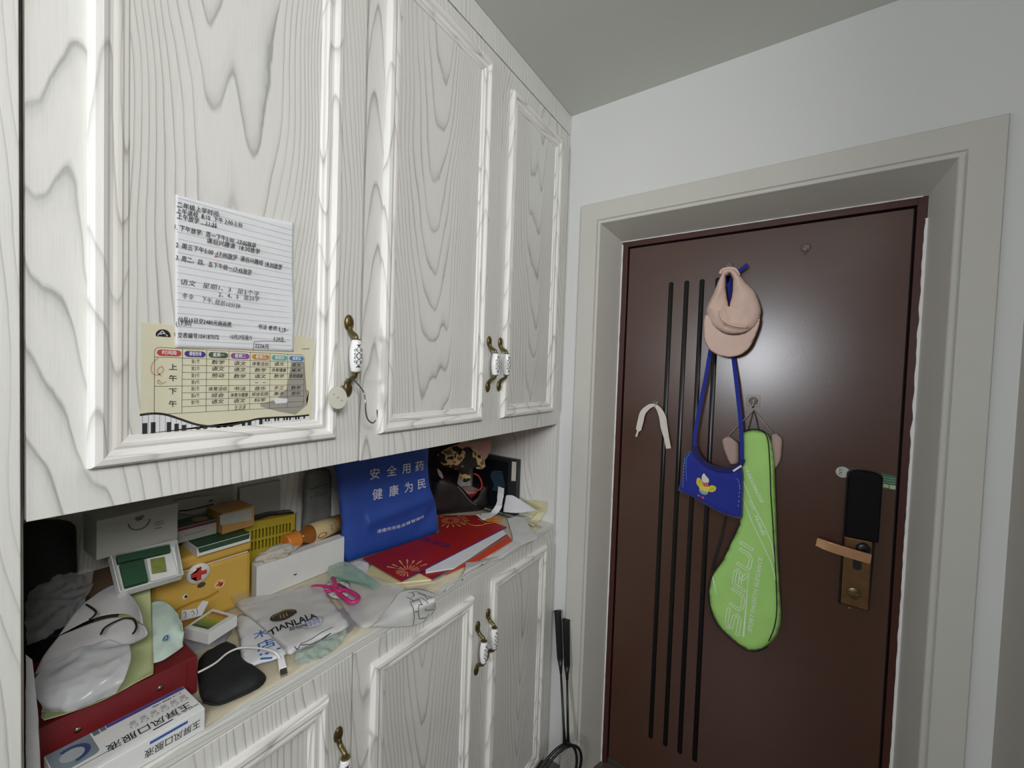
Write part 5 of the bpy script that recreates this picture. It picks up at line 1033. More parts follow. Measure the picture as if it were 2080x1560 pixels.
face_mask('grey-white face mask with a thick curved black ear loop, lower of the two masks', [[(-0.2111, 0.1314, 1.1180), (-0.2176, 0.1723, 1.1180), (-0.2005, 0.2030, 1.1180), (-0.1386, 0.2189, 1.1180)], [(-0.1928, 0.1133, 1.1050), (-0.1843, 0.1606, 1.1050), (-0.1705, 0.1966, 1.1050), (-0.1295, 0.2212, 1.1050)], [(-0.1768, 0.1014, 1.0880), (-0.1631, 0.1515, 1.0880), (-0.1573, 0.1878, 1.0880), (-0.1497, 0.2090, 1.0880)]], [[(-0.1621, 0.1710, 1.1200), (-0.1781, 0.1781, 1.1200), (-0.1857, 0.1874, 1.1200), (-0.1887, 0.1973, 1.1200), (-0.1881, 0.2048, 1.1200), (-0.1804, 0.2107, 1.1200), (-0.1698, 0.2135, 1.1200), (-0.1475, 0.2115, 1.1200), (-0.1321, 0.2067, 1.1200), (-0.1239, 0.2017, 1.1200)], [(-0.2552, 0.1006, 1.1100), (-0.2563, 0.1060, 1.1100), (-0.2556, 0.1128, 1.1100), (-0.2392, 0.1221, 1.1100), (-0.2315, 0.1342, 1.1100)]], 3)
tbg = thing('carrier_bag', (-0.14, 0.16, 1.06), 'translucent white plastic carrier bag crumpled over the masks at the left', 'plastic bag')
patch('sheet', [[(-0.1648, 0.1124, 1.1060), (-0.1682, 0.1414, 1.1060), (-0.1639, 0.1743, 1.1060), (-0.1271, 0.1976, 1.1060)], [(-0.1376, 0.0980, 1.1020), (-0.1321, 0.1307, 1.1020), (-0.1162, 0.1652, 1.1020), (-0.0945, 0.1927, 1.1020)], [(-0.1233, 0.0937, 1.0940), (-0.1014, 0.1261, 1.0940), (-0.0833, 0.1590, 1.0940), (-0.0802, 0.1872, 1.0940)], [(-0.1004, 0.0993, 1.0800), (-0.0801, 0.1230, 1.0800), (-0.0689, 0.1537, 1.0800), (-0.0686, 0.1779, 1.0800)], [(-0.1072, 0.1001, 1.0660), (-0.0781, 0.1217, 1.0660), (-0.0738, 0.1443, 1.0660), (-0.0700, 0.1699, 1.0660)]], TRB, tbg, ku=12, kv=10, amp=0.0034, freq=26, seed=8, ridged=True, thick=0.0004)
patch('handle', [[(-0.0550, 0.0810, 1.1822), (-0.0550, 0.0864, 1.1725)], [(-0.0500, 0.0800, 1.1261), (-0.0500, 0.0900, 1.1061)], [(-0.0450, 0.0793, 1.0767), (-0.0450, 0.0911, 1.0613)], [(-0.0400, 0.0795, 1.0204), (-0.0400, 0.0921, 1.0098)]], TRB, tbg, ku=5, kv=7, amp=0.002, freq=40, seed=3, thick=0.0004)
MINT = mat('mint_cloth', (200, 220, 210), 0.85, noise_amt=0.03, bump=0.12, bump_scale=300)
mc = thing('mint_cloth', (-0.16, 0.25, 1.05), 'pale mint cloth with a small blue mark, bunched on the red box end', 'cloth')
patch('sheet', [[(-0.2625, 0.2610, 1.0980), (-0.2506, 0.2745, 1.0980), (-0.2132, 0.2778, 1.0980), (-0.1730, 0.2766, 1.0980)], [(-0.2032, 0.2466, 1.0920), (-0.1946, 0.2608, 1.0920), (-0.1720, 0.2705, 1.0920), (-0.1334, 0.2707, 1.0920)], [(-0.1556, 0.2352, 1.0740), (-0.1490, 0.2484, 1.0740), (-0.1472, 0.2634, 1.0740), (-0.1408, 0.2752, 1.0740)], [(-0.1230, 0.2282, 1.0560), (-0.1188, 0.2403, 1.0560), (-0.1234, 0.2552, 1.0560), (-0.1338, 0.2732, 1.0560)]], MINT, mc, ku=6, kv=6, amp=0.0035, freq=48, seed=5, thick=0.0012)
link('print', lines_bm([[(-0.1320, 0.2431, 1.0820), (-0.1445, 0.2485, 1.0820), (-0.1454, 0.2530, 1.0820), (-0.1350, 0.2507, 1.0820), (-0.1310, 0.2455, 1.0820)], [(-0.1303, 0.2460, 1.0820), (-0.1318, 0.2498, 1.0820)]], 0.0022, (0.5, -0.3, 0.8)), mat('print_azure', (70, 128, 190), 0.7), mc)

# white box, tissue, bottle, basket behind
wbx = thing('white_box', (-0.35, 0.603, ZC0), 'plain long white box standing in front of the bottle and yellow basket', 'box')
rbox('body', (-0.362, 0.484, ZC0), (0.032, -0.002, 0), (0.002, 0.242, 0), 0.085, WHITEC, wbx, 0.0008)
link('mark', lines_bm([[(-0.3268, 0.5738, 1.0059), (-0.3268, 0.5818, 1.0054)]], 0.003, X), INK, wbx)
ts = thing('tissue_wad', (-0.35, 0.545, 1.06), 'wad of off-white tissue on the left end of the white box', 'tissue')
bm = bmesh.new(); bmesh.ops.create_icosphere(bm, subdivisions=4, radius=1)
for v in bm.verts:
    n_ = noise.noise(v.co * 2.2 + Vector((3, 1, 2))) * 0.35 + noise.noise(v.co * 5) * 0.18
    v.co = Vector((-0.350 + v.co.x * 0.024 * (1 + n_), 0.540 + v.co.y * 0.050 * (1 + n_), max(ZC0 + 0.0855, 1.071 + v.co.z * 0.019 * (1 + n_))))
link('tissue', bm, mat('tissue', (208, 202, 190), 0.9, noise_amt=0.05), ts, True)
sp_ = carton('support_carton', 'low grey carton behind the white box, carrying the amber bottle', (-0.446, 0.626, ZC0), (0.078, 0, 0), (0, 0.105, 0), 0.074, GREYC)
bt = thing('amber_bottle', (-0.398, 0.65, 1.05), 'amber bottle with an orange cap and cream label lying behind the white box', 'bottle')
p0, p1 = Vector((-0.366, 0.568, 1.0830)), Vector((-0.392, 0.752, 1.0815)); ax_ = (p1 - p0).normalized()
lathe('cap', [(0.001, 0), (0.0205, 0), (0.0225, 0.004), (0.0235, 0.036), (0.021, 0.040), (0.001, 0.040)], p0, ax_, mat('cap_orange', (232, 142, 58), 0.45, noise_amt=0.03), bt, 16, smooth=False)
AMB = mat('amber_glass', (178, 112, 40), 0.15, trans=0.35, noise_amt=0.05)
lathe('body', [(0.001, 0.0402), (0.016, 0.0402), (0.017, 0.052), (0.0245, 0.064), (0.0275, 0.074), (0.0275, 0.178), (0.024, 0.186), (0.001, 0.188)], p0, ax_, AMB, bt, 24)
lathe('label', [(0.0277, 0.078), (0.0279, 0.078), (0.0279, 0.158), (0.0277, 0.158)], p0, ax_, mat('bottle_label', (214, 194, 146), 0.6, noise_amt=0.05), bt, 24)
lbc = p0 + ax_ * 0.110; fr_ = (Vector((0.75, 0, 1.57)) - lbc); fr_ = (fr_ - ax_ * fr_.dot(ax_)).normalized(); sd_ = fr_.cross(ax_)
lab = lambda a, t: p0 + ax_ * a + (fr_ * math.cos(t) + sd_ * math.sin(t)) * 0.0283
link('print', polys_bm([[lab(0.098 + 0.016 * math.cos(k * math.pi / 8), 0.62 * -1 + 0.30 * math.sin(k * math.pi / 8)) for k in range(16)]]), mat('print_brick', (156, 78, 62), 0.6), bt)
link('print', lines_bm([[lab(0.130 + 0.006 * math.sin(k * 1.9), -0.5 + 0.11 * k) for k in range(7)], [lab(0.146 + 0.003 * math.sin(k * 2.3), -0.5 + 0.11 * k) for k in range(9)]], 0.0012, fr_), mat('print_umber', (130, 92, 50), 0.6), bt)
bk = thing('yellow_basket', (-0.41, 0.54, ZC0), 'small yellow slotted plastic basket behind the white box', 'basket')
YB = mat('basket_yellow', (196, 178, 52), 0.5, noise_amt=0.04)
b0, bw, bd = Vector((-0.402, 0.480, 1.070)), Vector((0.0, 0.136, -0.011)), Vector((-0.034, 0, 0)); bu = Vector((0, 0.012, 1)).normalized()
front = bmesh.new()
W_, H_ = bw.length, 0.0880
bx, bz = bw.normalized(), bu
def fp(u, v): return b0 + bx * u + bz * v
nslot = 13
us = [0.010 + k * (W_ - 0.020) / nslot for k in range(nslot + 1)]
def bar(u0, u1, v0, v1):
    P = [fp(u0, v0), fp(u1, v0), fp(u1, v1), fp(u0, v1)]
    t = prism_bm(P, (-0.0018, 0, 0)); me = bpy.data.meshes.new('t'); t.to_mesh(me); t.free(); front.from_mesh(me); bpy.data.meshes.remove(me)
bar(0, W_, -0.094, 0.008); bar(0, W_, 0.031, 0.038); bar(0, W_, 0.062, 0.084)
bar(0, 0.010, 0.008, 0.062); bar(W_ - 0.010, W_, 0.008, 0.062)
for k in range(nslot):
    for v0, v1 in ((0.008, 0.031), (0.038, 0.062)): bar(us[k] + 0.0045, us[k + 1], v0, v1)
link('slotted_wall', front, YB, bk)
prism('side_wall', [fp(0, -0.094), fp(0, 0.084), fp(0, 0.084) + bd, fp(0, -0.094) + bd], bx * 0.0018, YB, bk)
prism('side_wall', [fp(W_, -0.094), fp(W_, 0.084), fp(W_, 0.084) + bd, fp(W_, -0.094) + bd], -bx * 0.0018, YB, bk)
prism('back_wall', [p + bd for p in (fp(0, -0.094), fp(W_, -0.094), fp(W_, 0.084), fp(0, 0.084))], (0.0018, 0, 0), YB, bk)
prism('rim', [fp(-0.003, 0.0843), fp(W_ + 0.004, 0.0843), fp(W_ + 0.004, 0.0843) + bd * 0.08, fp(-0.003, 0.0843) + bd * 0.08], bz * 0.003 + Vector((0.004, 0, 0)), YB, bk)
pk = thing('dark_packet', (-0.41, 0.53, 1.12), 'glossy dark packet lying in the top of the yellow basket', 'packet')
patch('sheet', [[fp(0.004, 0.086) + bd * t for t in (0.92, 0.5, 0.1)], [fp(W_ * 0.5, 0.096) + bd * t for t in (0.92, 0.5, 0.1)], [fp(W_ - 0.004, 0.090) + bd * t for t in (0.92, 0.5, 0.1)]], mat('dark_film', (52, 50, 60), 0.2, noise_amt=0.3, noise_scale=30), pk, ku=6, kv=6, amp=0.002, freq=60, seed=2, thick=0.003)
bwx = carton('grey_box', 'tall grey-white box standing at the back of the niche behind the basket', (-0.4540, 0.4875, ZC0), (0.0115, 0, 0), (0, 0.105, 0), 0.262, GREYC)
bw2 = carton('pale_box', 'dim white carton standing at the very back above the first-aid box', (-0.4530, 0.300, ZC0), (0.0115, 0, 0), (0, 0.175, 0), 0.272, GREYC)
pg_ = thing('grey_package', (-0.43, 0.70, ZC0), 'grey printed plastic package standing at the back beside the blue bag', 'package')
to3g, to2g = plane_map((-0.43, 0.70, 1.1), (0, 1, 0), (0, 0, 1))
pillow('body', [to2g(p) for p in smooth_pts([(-0.43, 0.655, 1.06), (-0.43, 0.735, 1.058), (-0.43, 0.742, 1.16), (-0.43, 0.735, 1.245), (-0.43, 0.66, 1.25), (-0.43, 0.652, 1.15)], 3, True)], to3g, 0.012, 0.012, mat('grey_film', (120, 124, 122), 0.3, noise_amt=0.25, noise_scale=25), pg_, back=0.008, edge=0.02, amp=0.004, freq=30, seed=7)
link('print', lines_bm([[(-0.4165, 0.665 + k * 0.016, 1.175), (-0.4165, 0.674 + k * 0.016, 1.177)] for k in range(4)] + [[(-0.4165, 0.664, 1.20), (-0.4165, 0.72, 1.206)]], 0.004, X), MATS['print_charcoal'], pg_)

# blue bag with white lettering
BBLUE = mat('bag_blue', (40, 78, 172), 0.55, noise_amt=0.06, noise_scale=8, bump=0.05, bump_scale=200)
bb = thing('blue_tote_bag', (-0.31, 0.9, ZC0), 'royal blue nonwoven bag with white Chinese lettering standing in the niche', 'bag')
BA, BB_ = Vector((-0.333, 0.7345, ZC0 + 0.001)), Vector((-0.279, 1.060, ZC0 + 0.001))
bex = (BB_ - BA).normalized(); bey = Vector((-0.10, 0.0, 1.0)); to3b, to2b = plane_map(BA, bex, bey)
Lb = (BB_ - BA).length
bo_ = [to2b(p) for p in smooth_pts([to3b(0, 0), to3b(Lb * 0.5, -0.0), to3b(Lb - 0.004, 0.001), to3b(Lb + 0.004, 0.05), to3b(Lb + 0.001, 0.11), to3b(Lb - 0.02, 0.17), to3b(Lb - 0.026, 0.25), to3b(Lb - 0.028, 0.375), to3b(Lb * 0.5, 0.378), to3b(-0.025, 0.375), to3b(-0.020, 0.25), to3b(-0.012, 0.12)], 3, True)]
for i, p in enumerate(bo_): bo_[i] = (p[0], max(p[1], 0.0))
def bfold(u, v): return 0.012 * math.exp(-((v - (0.115 + 0.14 * (u - 0.12))) / 0.022) ** 2) * (u > 0.06) - 0.016 * math.exp(-((v - 0.05 - 0.5 * (u - 0.25)) / 0.03) ** 2) * max(0, (u - 0.22) / 0.1)
pillow('body', bo_, to3b, 0.014, 0.007, BBLUE, bb, back=0.010, edge=0.04, amp=0.004, freq=9, seed=11, extra=bfold)
def bface(p, eps=0.0022):
    u, v = to2b(p); d = min(segdist((u, v), bo_[i - 1], bo_[i]) for i in range(len(bo_)))
    k = math.sqrt(max(0, 1 - (1 - min(1, d / 0.04)) ** 2)); sv = Vector((23.1, 58.3, 7.7)); q = Vector((u, v, 0)) * 9
    return to3b(u, v, 0.014 * k + 0.004 * k * (noise.noise(q + sv) + 0.5 * noise.noise(Vector((u, v, 0)) * 19.8 + sv)) + bfold(u, v) * k + eps)
PALE = mat('print_pale', (222, 226, 238), 0.6, noise_amt=0)
def toteprint(b):
    bmesh.ops.subdivide_edges(b, edges=[e_ for e_ in b.edges if e_.calc_length() > 0.01], cuts=2)
    for v in b.verts: v.co = bface(v.co)
    link('lettering', b, PALE, bb)
def onplane(p):                                           # along the view line onto the bag's front plane
    o = Vector(p); n = bex.cross(bey).normalized(); c = Vector((0.7514, 0, 1.5727)); d = (o - c); t = (to3b(0, 0, 0.013) - c).dot(n) / d.dot(n); return c + d * t
CH = [('安', (-0.3100, 0.8128, 1.2350)), ('全', (-0.3100, 0.8777, 1.2323)), ('用', (-0.3100, 0.9420, 1.2288)), ('药', (-0.3100, 0.9999, 1.2270)), ('健', (-0.3100, 0.8238, 1.1687)), ('康', (-0.3100, 0.8878, 1.1652)), ('为', (-0.3100, 0.9528, 1.1624)), ('民', (-0.3100, 1.0114, 1.1619))]
for s, p in CH: toteprint(text_bm([(s, 0.037, onplane(p), bex, bey, 'CENTER', 0.012)]))
q0, q1 = onplane((-0.3100, 0.8234, 1.0508)), onplane((-0.3100, 0.9184, 1.0398)); q2 = onplane((-0.3000, 1.0202, 1.0473))
toteprint(linetext(bmesh.new(), '淮南市市场', q0, q1, bex.cross(bey), 0.0125, 0.012))
toteprint(linetext(bmesh.new(), '监督管理局', q1 + (q2 - q1) * 0.03, q2, bex.cross(bey), 0.0105, 0.012))

# right hand pile: paper folders and gift bags
def flat(name, label, cat, P, z, m, th=0.0012, group=None):
    t = thing(name, (sum(p[0] for p in P) / len(P), sum(p[1] for p in P) / len(P), z), label, cat, group)
    prism('sheet', [(p[0], p[1], z) for p in P], (0, 0, th), m, t)
    return t
RED2 = mat('gift_red', (170, 30, 32), 0.5, noise_amt=0.05, noise_scale=6)
za = ZC0 + 0.0005
flat('cream_card', 'cream and pink card at the bottom of the red folder stack', 'card', [(-0.1136, 0.7167, 0.9780), (-0.0402, 0.8161, 0.9780), (-0.0140, 1.0067, 0.9780), (-0.0244, 1.1786, 0.9780), (-0.1687, 1.2040, 0.9780), (-0.2037, 0.8077, 0.9780)], za, mat('card_cream', (232, 222, 190), 0.7), 0.0014)
flat('yellow_folder', 'pale yellow paper folder sticking out at the left under the red gift bag', 'folder', [(-0.2210, 0.7191, 0.9810), (-0.1429, 0.7156, 0.9810), (-0.0563, 0.8167, 0.9810), (-0.0848, 0.8936, 0.9810), (-0.2059, 0.9728, 0.9810), (-0.2698, 0.7875, 0.9810)], za + 0.0020, mat('folder_yellow', (236, 230, 176), 0.7), 0.0022)
flat('orange_card', 'bright orange-red card poking out at the right of the stack', 'card', [(-0.0409, 0.8579, 0.9820), (-0.0213, 1.0158, 0.9820), (-0.0251, 1.1764, 0.9820), (-0.0694, 1.2067, 0.9820), (-0.1342, 1.1598, 0.9820), (-0.1407, 0.9296, 0.9820)], za + 0.0046, mat('card_orange', (214, 70, 44), 0.6), 0.0012)
t2 = flat('red_folder', 'dark red folder with a teal edge below the white sheets', 'folder', [(-0.1053, 0.8179, 0.9850), (-0.0476, 0.8137, 0.9850), (-0.0460, 0.8944, 0.9850), (-0.0591, 1.1887, 0.9850), (-0.1154, 1.2244, 0.9850), (-0.1839, 0.8870, 0.9850)], za + 0.0062, mat('folder_red', (160, 34, 42), 0.5), 0.0020)
strip('teal_edge', [Vector((p[0] + 0.001, p[1], za + 0.0072)) for p in [(-0.0476, 0.8137, 0.9850), (-0.0460, 0.8944, 0.9850), (-0.0591, 1.1887, 0.9850)]], 0.0030, (0, 0, 1), mat('edge_teal', (70, 150, 150), 0.6), t2, 0.0012)
flat('white_sheets', 'thick wad of white sheets between the two red folders', 'paper', [(-0.0866, 0.8249, 0.9880), (-0.0417, 0.8938, 0.9880), (-0.0689, 1.1995, 0.9880), (-0.1558, 1.2636, 0.9880), (-0.1927, 0.9159, 0.9880)], za + 0.0086, PAPER, 0.0030)
GB = [Vector(p) for p in [(-0.2957, 0.7660, 0.9920), (-0.1014, 0.7478, 0.9920), (-0.0991, 1.2453, 0.9920), (-0.2671, 1.2681, 0.9920), (-0.3811, 1.1734, 0.9920), (-0.2580, 1.0558, 0.9920)]]
gbag = thing('red_gift_bag', (-0.2, 1.0, za + 0.012), 'flat red gift bag with gold fireworks lying on top of the paper stack', 'gift bag')
zg = za + 0.0120
prism('bag', [(p.x, p.y, zg) for p in GB], (0, 0, 0.0024), RED2, gbag)
strip('blue_edge', [(GB[1].x + 0.0012, GB[1].y, zg + 0.0010), (GB[2].x + 0.0012, GB[2].y, zg + 0.0010)], 0.0026, (0, 0, 1), mat('edge_violet', (62, 44, 140), 0.5), gbag, 0.0012)
GOLD = mat('gold_print', (236, 190, 130), 0.5, noise_amt=0)
ztp = zg + 0.0027
def burst(c, R0, R1, n, squash, rot, seed, arc=(0, 2 * math.pi)):
    c = Vector((c[0], c[1], ztp)); P = []
    rnd = random.Random(seed)
    for k in range(n):
        a = arc[0] + (arc[1] - arc[0]) * k / n + rnd.uniform(-.05, .05)
        for r0, r1, w in ((R0, R0 + (R1 - R0) * 0.38, 0.0018), (R0 + (R1 - R0) * 0.48, R1 * rnd.uniform(.85, 1.0), 0.0030)):
            d = Vector((math.cos(a), math.sin(a), 0)); q = Vector((-d.y, d.x, 0))
            pts = [c + d * r0 - q * w * 0.3, c + d * r1 - q * w, c + d * (r1 + w), c + d * r1 + q * w, c + d * r0 + q * w * 0.3]
            if all(inpoly((p.x, p.y), [(g.x, g.y) for g in GB]) for p in pts): P.append(pts)
    link('fireworks_print', polys_bm(P), GOLD, gbag)
burst((-0.1306, 0.7962, 0.9900), 0.008, 0.072, 18, 1, 0, 1)
burst((-0.3038, 1.1613, 0.9900), 0.012, 0.072, 19, 1, 0, 2)
pv = []
for c in ((-0.2426, 0.9766, 0.9900), (-0.2001, 0.9804, 0.9900), (-0.1601, 0.9831, 0.9900)):
    c = Vector((c[0], c[1], ztp))
    for dx, dy, l in ((-0.012, 0.0, 0.030), (0.0, 0.004, 0.034), (0.011, -0.002, 0.026)): pv.append([c + Vector((dx, dy - l / 2, 0)), c + Vector((dx, dy + l / 2, 0))])
    pv.append([c + Vector((-0.016, -0.006, 0)), c + Vector((0.014, -0.002, 0))]); pv.append([c + Vector((-0.014, 0.008, 0)), c + Vector((0.012, 0.010, 0))])
link('violet_print', lines_bm(pv, 0.0042, (0, 0, 1)), mat('print_violet', (74, 44, 120), 0.6, noise_amt=0.05), gbag)
# gold cord and tag
tg = thing('gold_tag', (-0.22, 1.25, ztp), 'small orange and gold tag with a twisted cord lying on the red gift bag', 'tag')
cordp = smooth_pts([(-0.2707, 1.1948, 0.9940), (-0.2296, 1.1758, 0.9940), (-0.1999, 1.1747, 0.9940), (-0.1801, 1.1910, 0.9940), (-0.1694, 1.2253, 0.9940), (-0.1496, 1.2612, 0.9940)], 6)
tube('cord', [p + Vector((0.0006 * math.sin(i * 2.2), 0, 0.0006 * math.cos(i * 2.2))) for i, p in enumerate(cordp)], 0.0012, mat('cord_gold', (220, 178, 92), 0.45, metal=0.3), tg, 6)
prism('tag_card', [(-0.2136, 1.2573, 0.9955), (-0.1792, 1.2317, 0.9955), (-0.1445, 1.2735, 0.9955), (-0.1523, 1.2942, 0.9955), (-0.1904, 1.2905, 0.9955)], (0, 0, 0.002), mat('tag_orange', (222, 140, 44), 0.5, noise_amt=0.2, noise_scale=120), tg)
tube('cord', smooth_pts([(-0.2259, 1.2298, 0.9965), (-0.1983, 1.2256, 0.9965), (-0.1710, 1.2090, 0.9965), (-0.1931, 1.2433, 0.9965), (-0.2152, 1.2593, 0.9965), (-0.2096, 1.2710, 0.9965)], 5), 0.0010, MATS['cord_gold'], tg, 6)

# loose papers at the right end
PGREY = mat('thin_paper', (226, 227, 226), 0.8, alpha=0.93, noise_amt=0.04, noise_scale=14)
gp = thing('wavy_paper', (-0.05, 1.15, ZC0), 'large wavy sheet of thin grey-white paper overhanging the worktop front at the right', 'paper')
patch('sheet', [[(-0.1676, 1.3470, 0.9810), (-0.1524, 1.3886, 0.9810), (-0.1243, 1.4120, 0.9810)], [(-0.0995, 1.2692, 0.9810), (-0.0759, 1.3011, 0.9810), (-0.0333, 1.3108, 0.9810)], [(-0.0278, 1.1774, 0.9810), (-0.0065, 1.2272, 0.9810), (0.0294, 1.2562, 0.9810)], [(-0.0217, 1.0876, 0.9790), (0.0038, 1.1371, 0.9790), (0.0171, 1.1778, 0.9790)] , [(-0.0225, 0.9454, 0.9770), (-0.0032, 0.9929, 0.9770), (0.0152, 1.0587, 0.9770)]], PGREY, gp, ku=6, kv=6, amp=0.0022, freq=24, seed=4, thick=0.0005)
patch('sheet_end', [[(-0.0565, 0.9620, 0.9790), (-0.0169, 1.0103, 0.9790), (0.0095, 1.0664, 0.9790)], [(0.0040, 0.8891, 0.9951), (0.0040, 0.9381, 0.9908), (0.0040, 0.9858, 0.9849)], [(0.0060, 0.8482, 0.9755), (0.0060, 0.8789, 0.9826), (0.0060, 0.9179, 0.9844)], [(0.0060, 0.7699, 0.9753), (0.0060, 0.8088, 0.9757), (0.0060, 0.8420, 0.9781)]], PGREY, gp, ku=6, kv=6, amp=0.0015, freq=30, seed=6, thick=0.0005)
yp = thing('torn_paper', (-0.06, 1.37, ZC0), 'torn pale yellow paper lying against the right end panel', 'paper')
prism('sheet', [(-0.1707, 1.4280, 1.0286), (-0.0943, 1.4280, 1.0506), (-0.0300, 1.4280, 1.0540), (-0.0311, 1.4280, 1.0259), (-0.0590, 1.4280, 0.9855), (-0.1009, 1.4280, 0.9799), (-0.1489, 1.4280, 0.9771)], (0, 0.0012, 0), mat('paper_straw', (212, 206, 168), 0.8), yp)
patch('sheet', [[(-0.0726, 1.4260, 1.0052), (-0.0454, 1.4260, 1.0153), (-0.0276, 1.4260, 1.0232)], [(-0.0861, 1.3966, 0.9780), (-0.0676, 1.4119, 0.9780), (-0.0553, 1.4221, 0.9780)], [(-0.1056, 1.3683, 0.9775), (-0.0620, 1.3502, 0.9775), (-0.0395, 1.3426, 0.9775)]], MATS['paper_straw'], yp, ku=5, kv=5, amp=0.0008, thick=0.0008)
wp = thing('crumpled_paper', (-0.12, 1.33, ZC0 + 0.003), 'crumpled white paper in front of the black box at the right end', 'paper')
patch('sheet', [[(-0.2044, 1.3880, 1.0562), (-0.1748, 1.3880, 1.0622), (-0.1454, 1.3880, 1.0559)], [(-0.2038, 1.3750, 1.0224), (-0.1503, 1.3750, 1.0338), (-0.0894, 1.3750, 1.0448)], [(-0.1970, 1.3600, 0.9950), (-0.1249, 1.3600, 1.0072), (-0.0390, 1.3600, 1.0362)]], PAPER, wp, ku=7, kv=7, amp=0.002, freq=50, seed=3, thick=0.0008)
rb2 = thing('paper_band', (-0.15, 1.27, 0.99), 'white paper band curling down from the black box onto the red gift bag', 'paper')
rbp = smooth_pts([(-0.2124, 1.3620, 1.0935), (-0.2138, 1.3620, 1.0666)] + [(-0.2053, 1.3450, 1.0378), (-0.2118, 1.3450, 1.0160)] + [(-0.2145, 1.3193, 0.9980), (-0.2071, 1.2676, 0.9980), (-0.2246, 1.2462, 0.9980)], 5)
strip('band', rbp, [0.030] * 8 + [0.026] * (len(rbp) - 8), [(1, 0, 0)] * 12 + [(0.8, 0.6, 0)] * (len(rbp) - 12), PAPER, rb2, 0.0008)
patch('torn_end', [[(-0.2643, 1.2613, 0.9985), (-0.2522, 1.2934, 0.9985), (-0.2251, 1.3235, 0.9985)], [(-0.2338, 1.2455, 0.9980), (-0.2160, 1.2603, 0.9980), (-0.1985, 1.2818, 0.9980)], [(-0.2047, 1.2337, 0.9965), (-0.1899, 1.2393, 0.9965), (-0.1813, 1.2530, 0.9965)]], PAPER, rb2, ku=4, kv=4, amp=0.0008, thick=0.0006)
link('print', polys_bm([disc_pts((-0.2399, 1.2652, 1.0010), (1, 0, 0), (0, 1, 0), 0.004, 0.004, 10)]), REDP, rb2)

# black box with blue line graphic
kx = thing('black_gift_box', (-0.27, 1.40, ZC0), 'black box with a blue line graphic and white sticker leaning on the end panel', 'box')
box('case', (-0.395, 1.398, ZC0), (-0.162, 1.426, 1.207), mat('box_black', (34, 38, 42), 0.5, noise_amt=0.05), kx, 0.0015)
box('window_panel', (-0.385, 1.3968, 0.99), (-0.205, 1.3979, 1.192), mat('box_inner', (16, 20, 28), 0.35, noise_amt=0), kx)
link('graphic', lines_bm([[(-0.285 + 0.010 * math.sin(k * 0.5), 1.3962, 1.065 + k * 0.006), (-0.215 - 0.02 * (k / 13) ** 2, 1.3962, 1.060 + k * 0.0068)] for k in range(14)], 0.0018, (0, -1, 0)), mat('graphic_blue', (84, 130, 156), 0.5, noise_amt=0), kx)
link('sticker', polys_bm([[(-0.187, 1.3972, 1.118), (-0.165, 1.3972, 1.121), (-0.165, 1.3972, 1.201), (-0.187, 1.3972, 1.199)]]), mat('sticker_offwhite', (214, 212, 200), 0.7), kx)

# leather tote, red dish, scarf and pink cloth
LEA = mat('dark_leather', (34, 24, 26), 0.5, noise_amt=0.12, noise_scale=12)
lt = thing('leather_bag', (-0.29, 1.17, ZC0), 'dark brown leather bag gaping open between the blue bag and black box', 'bag')
to3l, to2l = plane_map((-0.36, 1.278, ZC0 + 0.002), (0.5556, 0.8315, 0), (0, 0, 1))
lo1 = [to2l(p) for p in smooth_pts([(-0.4276, 1.1815, 0.9913), (-0.4258, 1.1842, 1.0918), (-0.4120, 1.2049, 1.1343), (-0.3799, 1.2529, 1.1142), (-0.3500, 1.2977, 1.0648), (-0.3289, 1.3292, 1.0157), (-0.3091, 1.3589, 0.9871), (-0.3184, 1.3449, 0.9676), (-0.3660, 1.2738, 0.9720)], 3, True)]
lo1 = [(u, max(v, 0.0)) for u, v in lo1]
pillow('front_wall', lo1, to3l, 0.016, 0.010, LEA, lt, back=0.003, edge=0.025, amp=0.004, freq=12, seed=3)
to3m, to2m = plane_map((-0.375, 1.288, ZC0 + 0.002), (0.5556, 0.8315, 0), (0, 0, 1))
lo2 = [to2m(p) for p in smooth_pts([(-0.3691, 1.2925, 0.9746), (-0.3434, 1.3309, 1.0059), (-0.3269, 1.3556, 1.0308), (-0.3178, 1.3692, 1.0677), (-0.3044, 1.3894, 1.0722), (-0.3023, 1.3925, 1.0270), (-0.3052, 1.3881, 0.9846), (-0.3331, 1.3463, 0.9682)], 3, True)]
lo2 = [(u, max(v, 0.0)) for u, v in lo2]
pillow('back_wall', lo2, to3m, 0.008, 0.010, mat('black_leather', (30, 27, 29), 0.5, noise_amt=0.1), lt, back=0.004, edge=0.05, amp=0.002, freq=12, seed=4)
tube('trim_edge', smooth_pts([(-0.3583, 1.2600, 1.0921), (-0.3439, 1.2816, 1.0614), (-0.3281, 1.3053, 1.0259), (-0.3123, 1.3289, 1.0067)], 4), 0.0013, mat('trim_silver', (170, 160, 152), 0.4), lt, 6)
ds = thing('red_dish', (-0.32, 1.22, 1.05), 'red lidded dish with a pale rim showing inside the open leather bag', 'dish')
dcen = Vector((-0.3870, 1.3610, 1.0454))
lathe('bowl', [(0.001, 0), (0.024, 0.001), (0.040, 0.030), (0.042, 0.034), (0.039, 0.035), (0.001, 0.032)], dcen - Vector((0, 0, 0.030)), (0.1, 0, 1), mat('dish_red', (186, 60, 66), 0.35, noise_amt=0.03), ds, 24)
lathe('rim', [(0.037, 0.0352), (0.0415, 0.0352), (0.0415, 0.0385), (0.037, 0.0385)], dcen - Vector((0, 0, 0.030)), (0.1, 0, 1), mat('dish_pink', (206, 168, 166), 0.5), ds, 24)
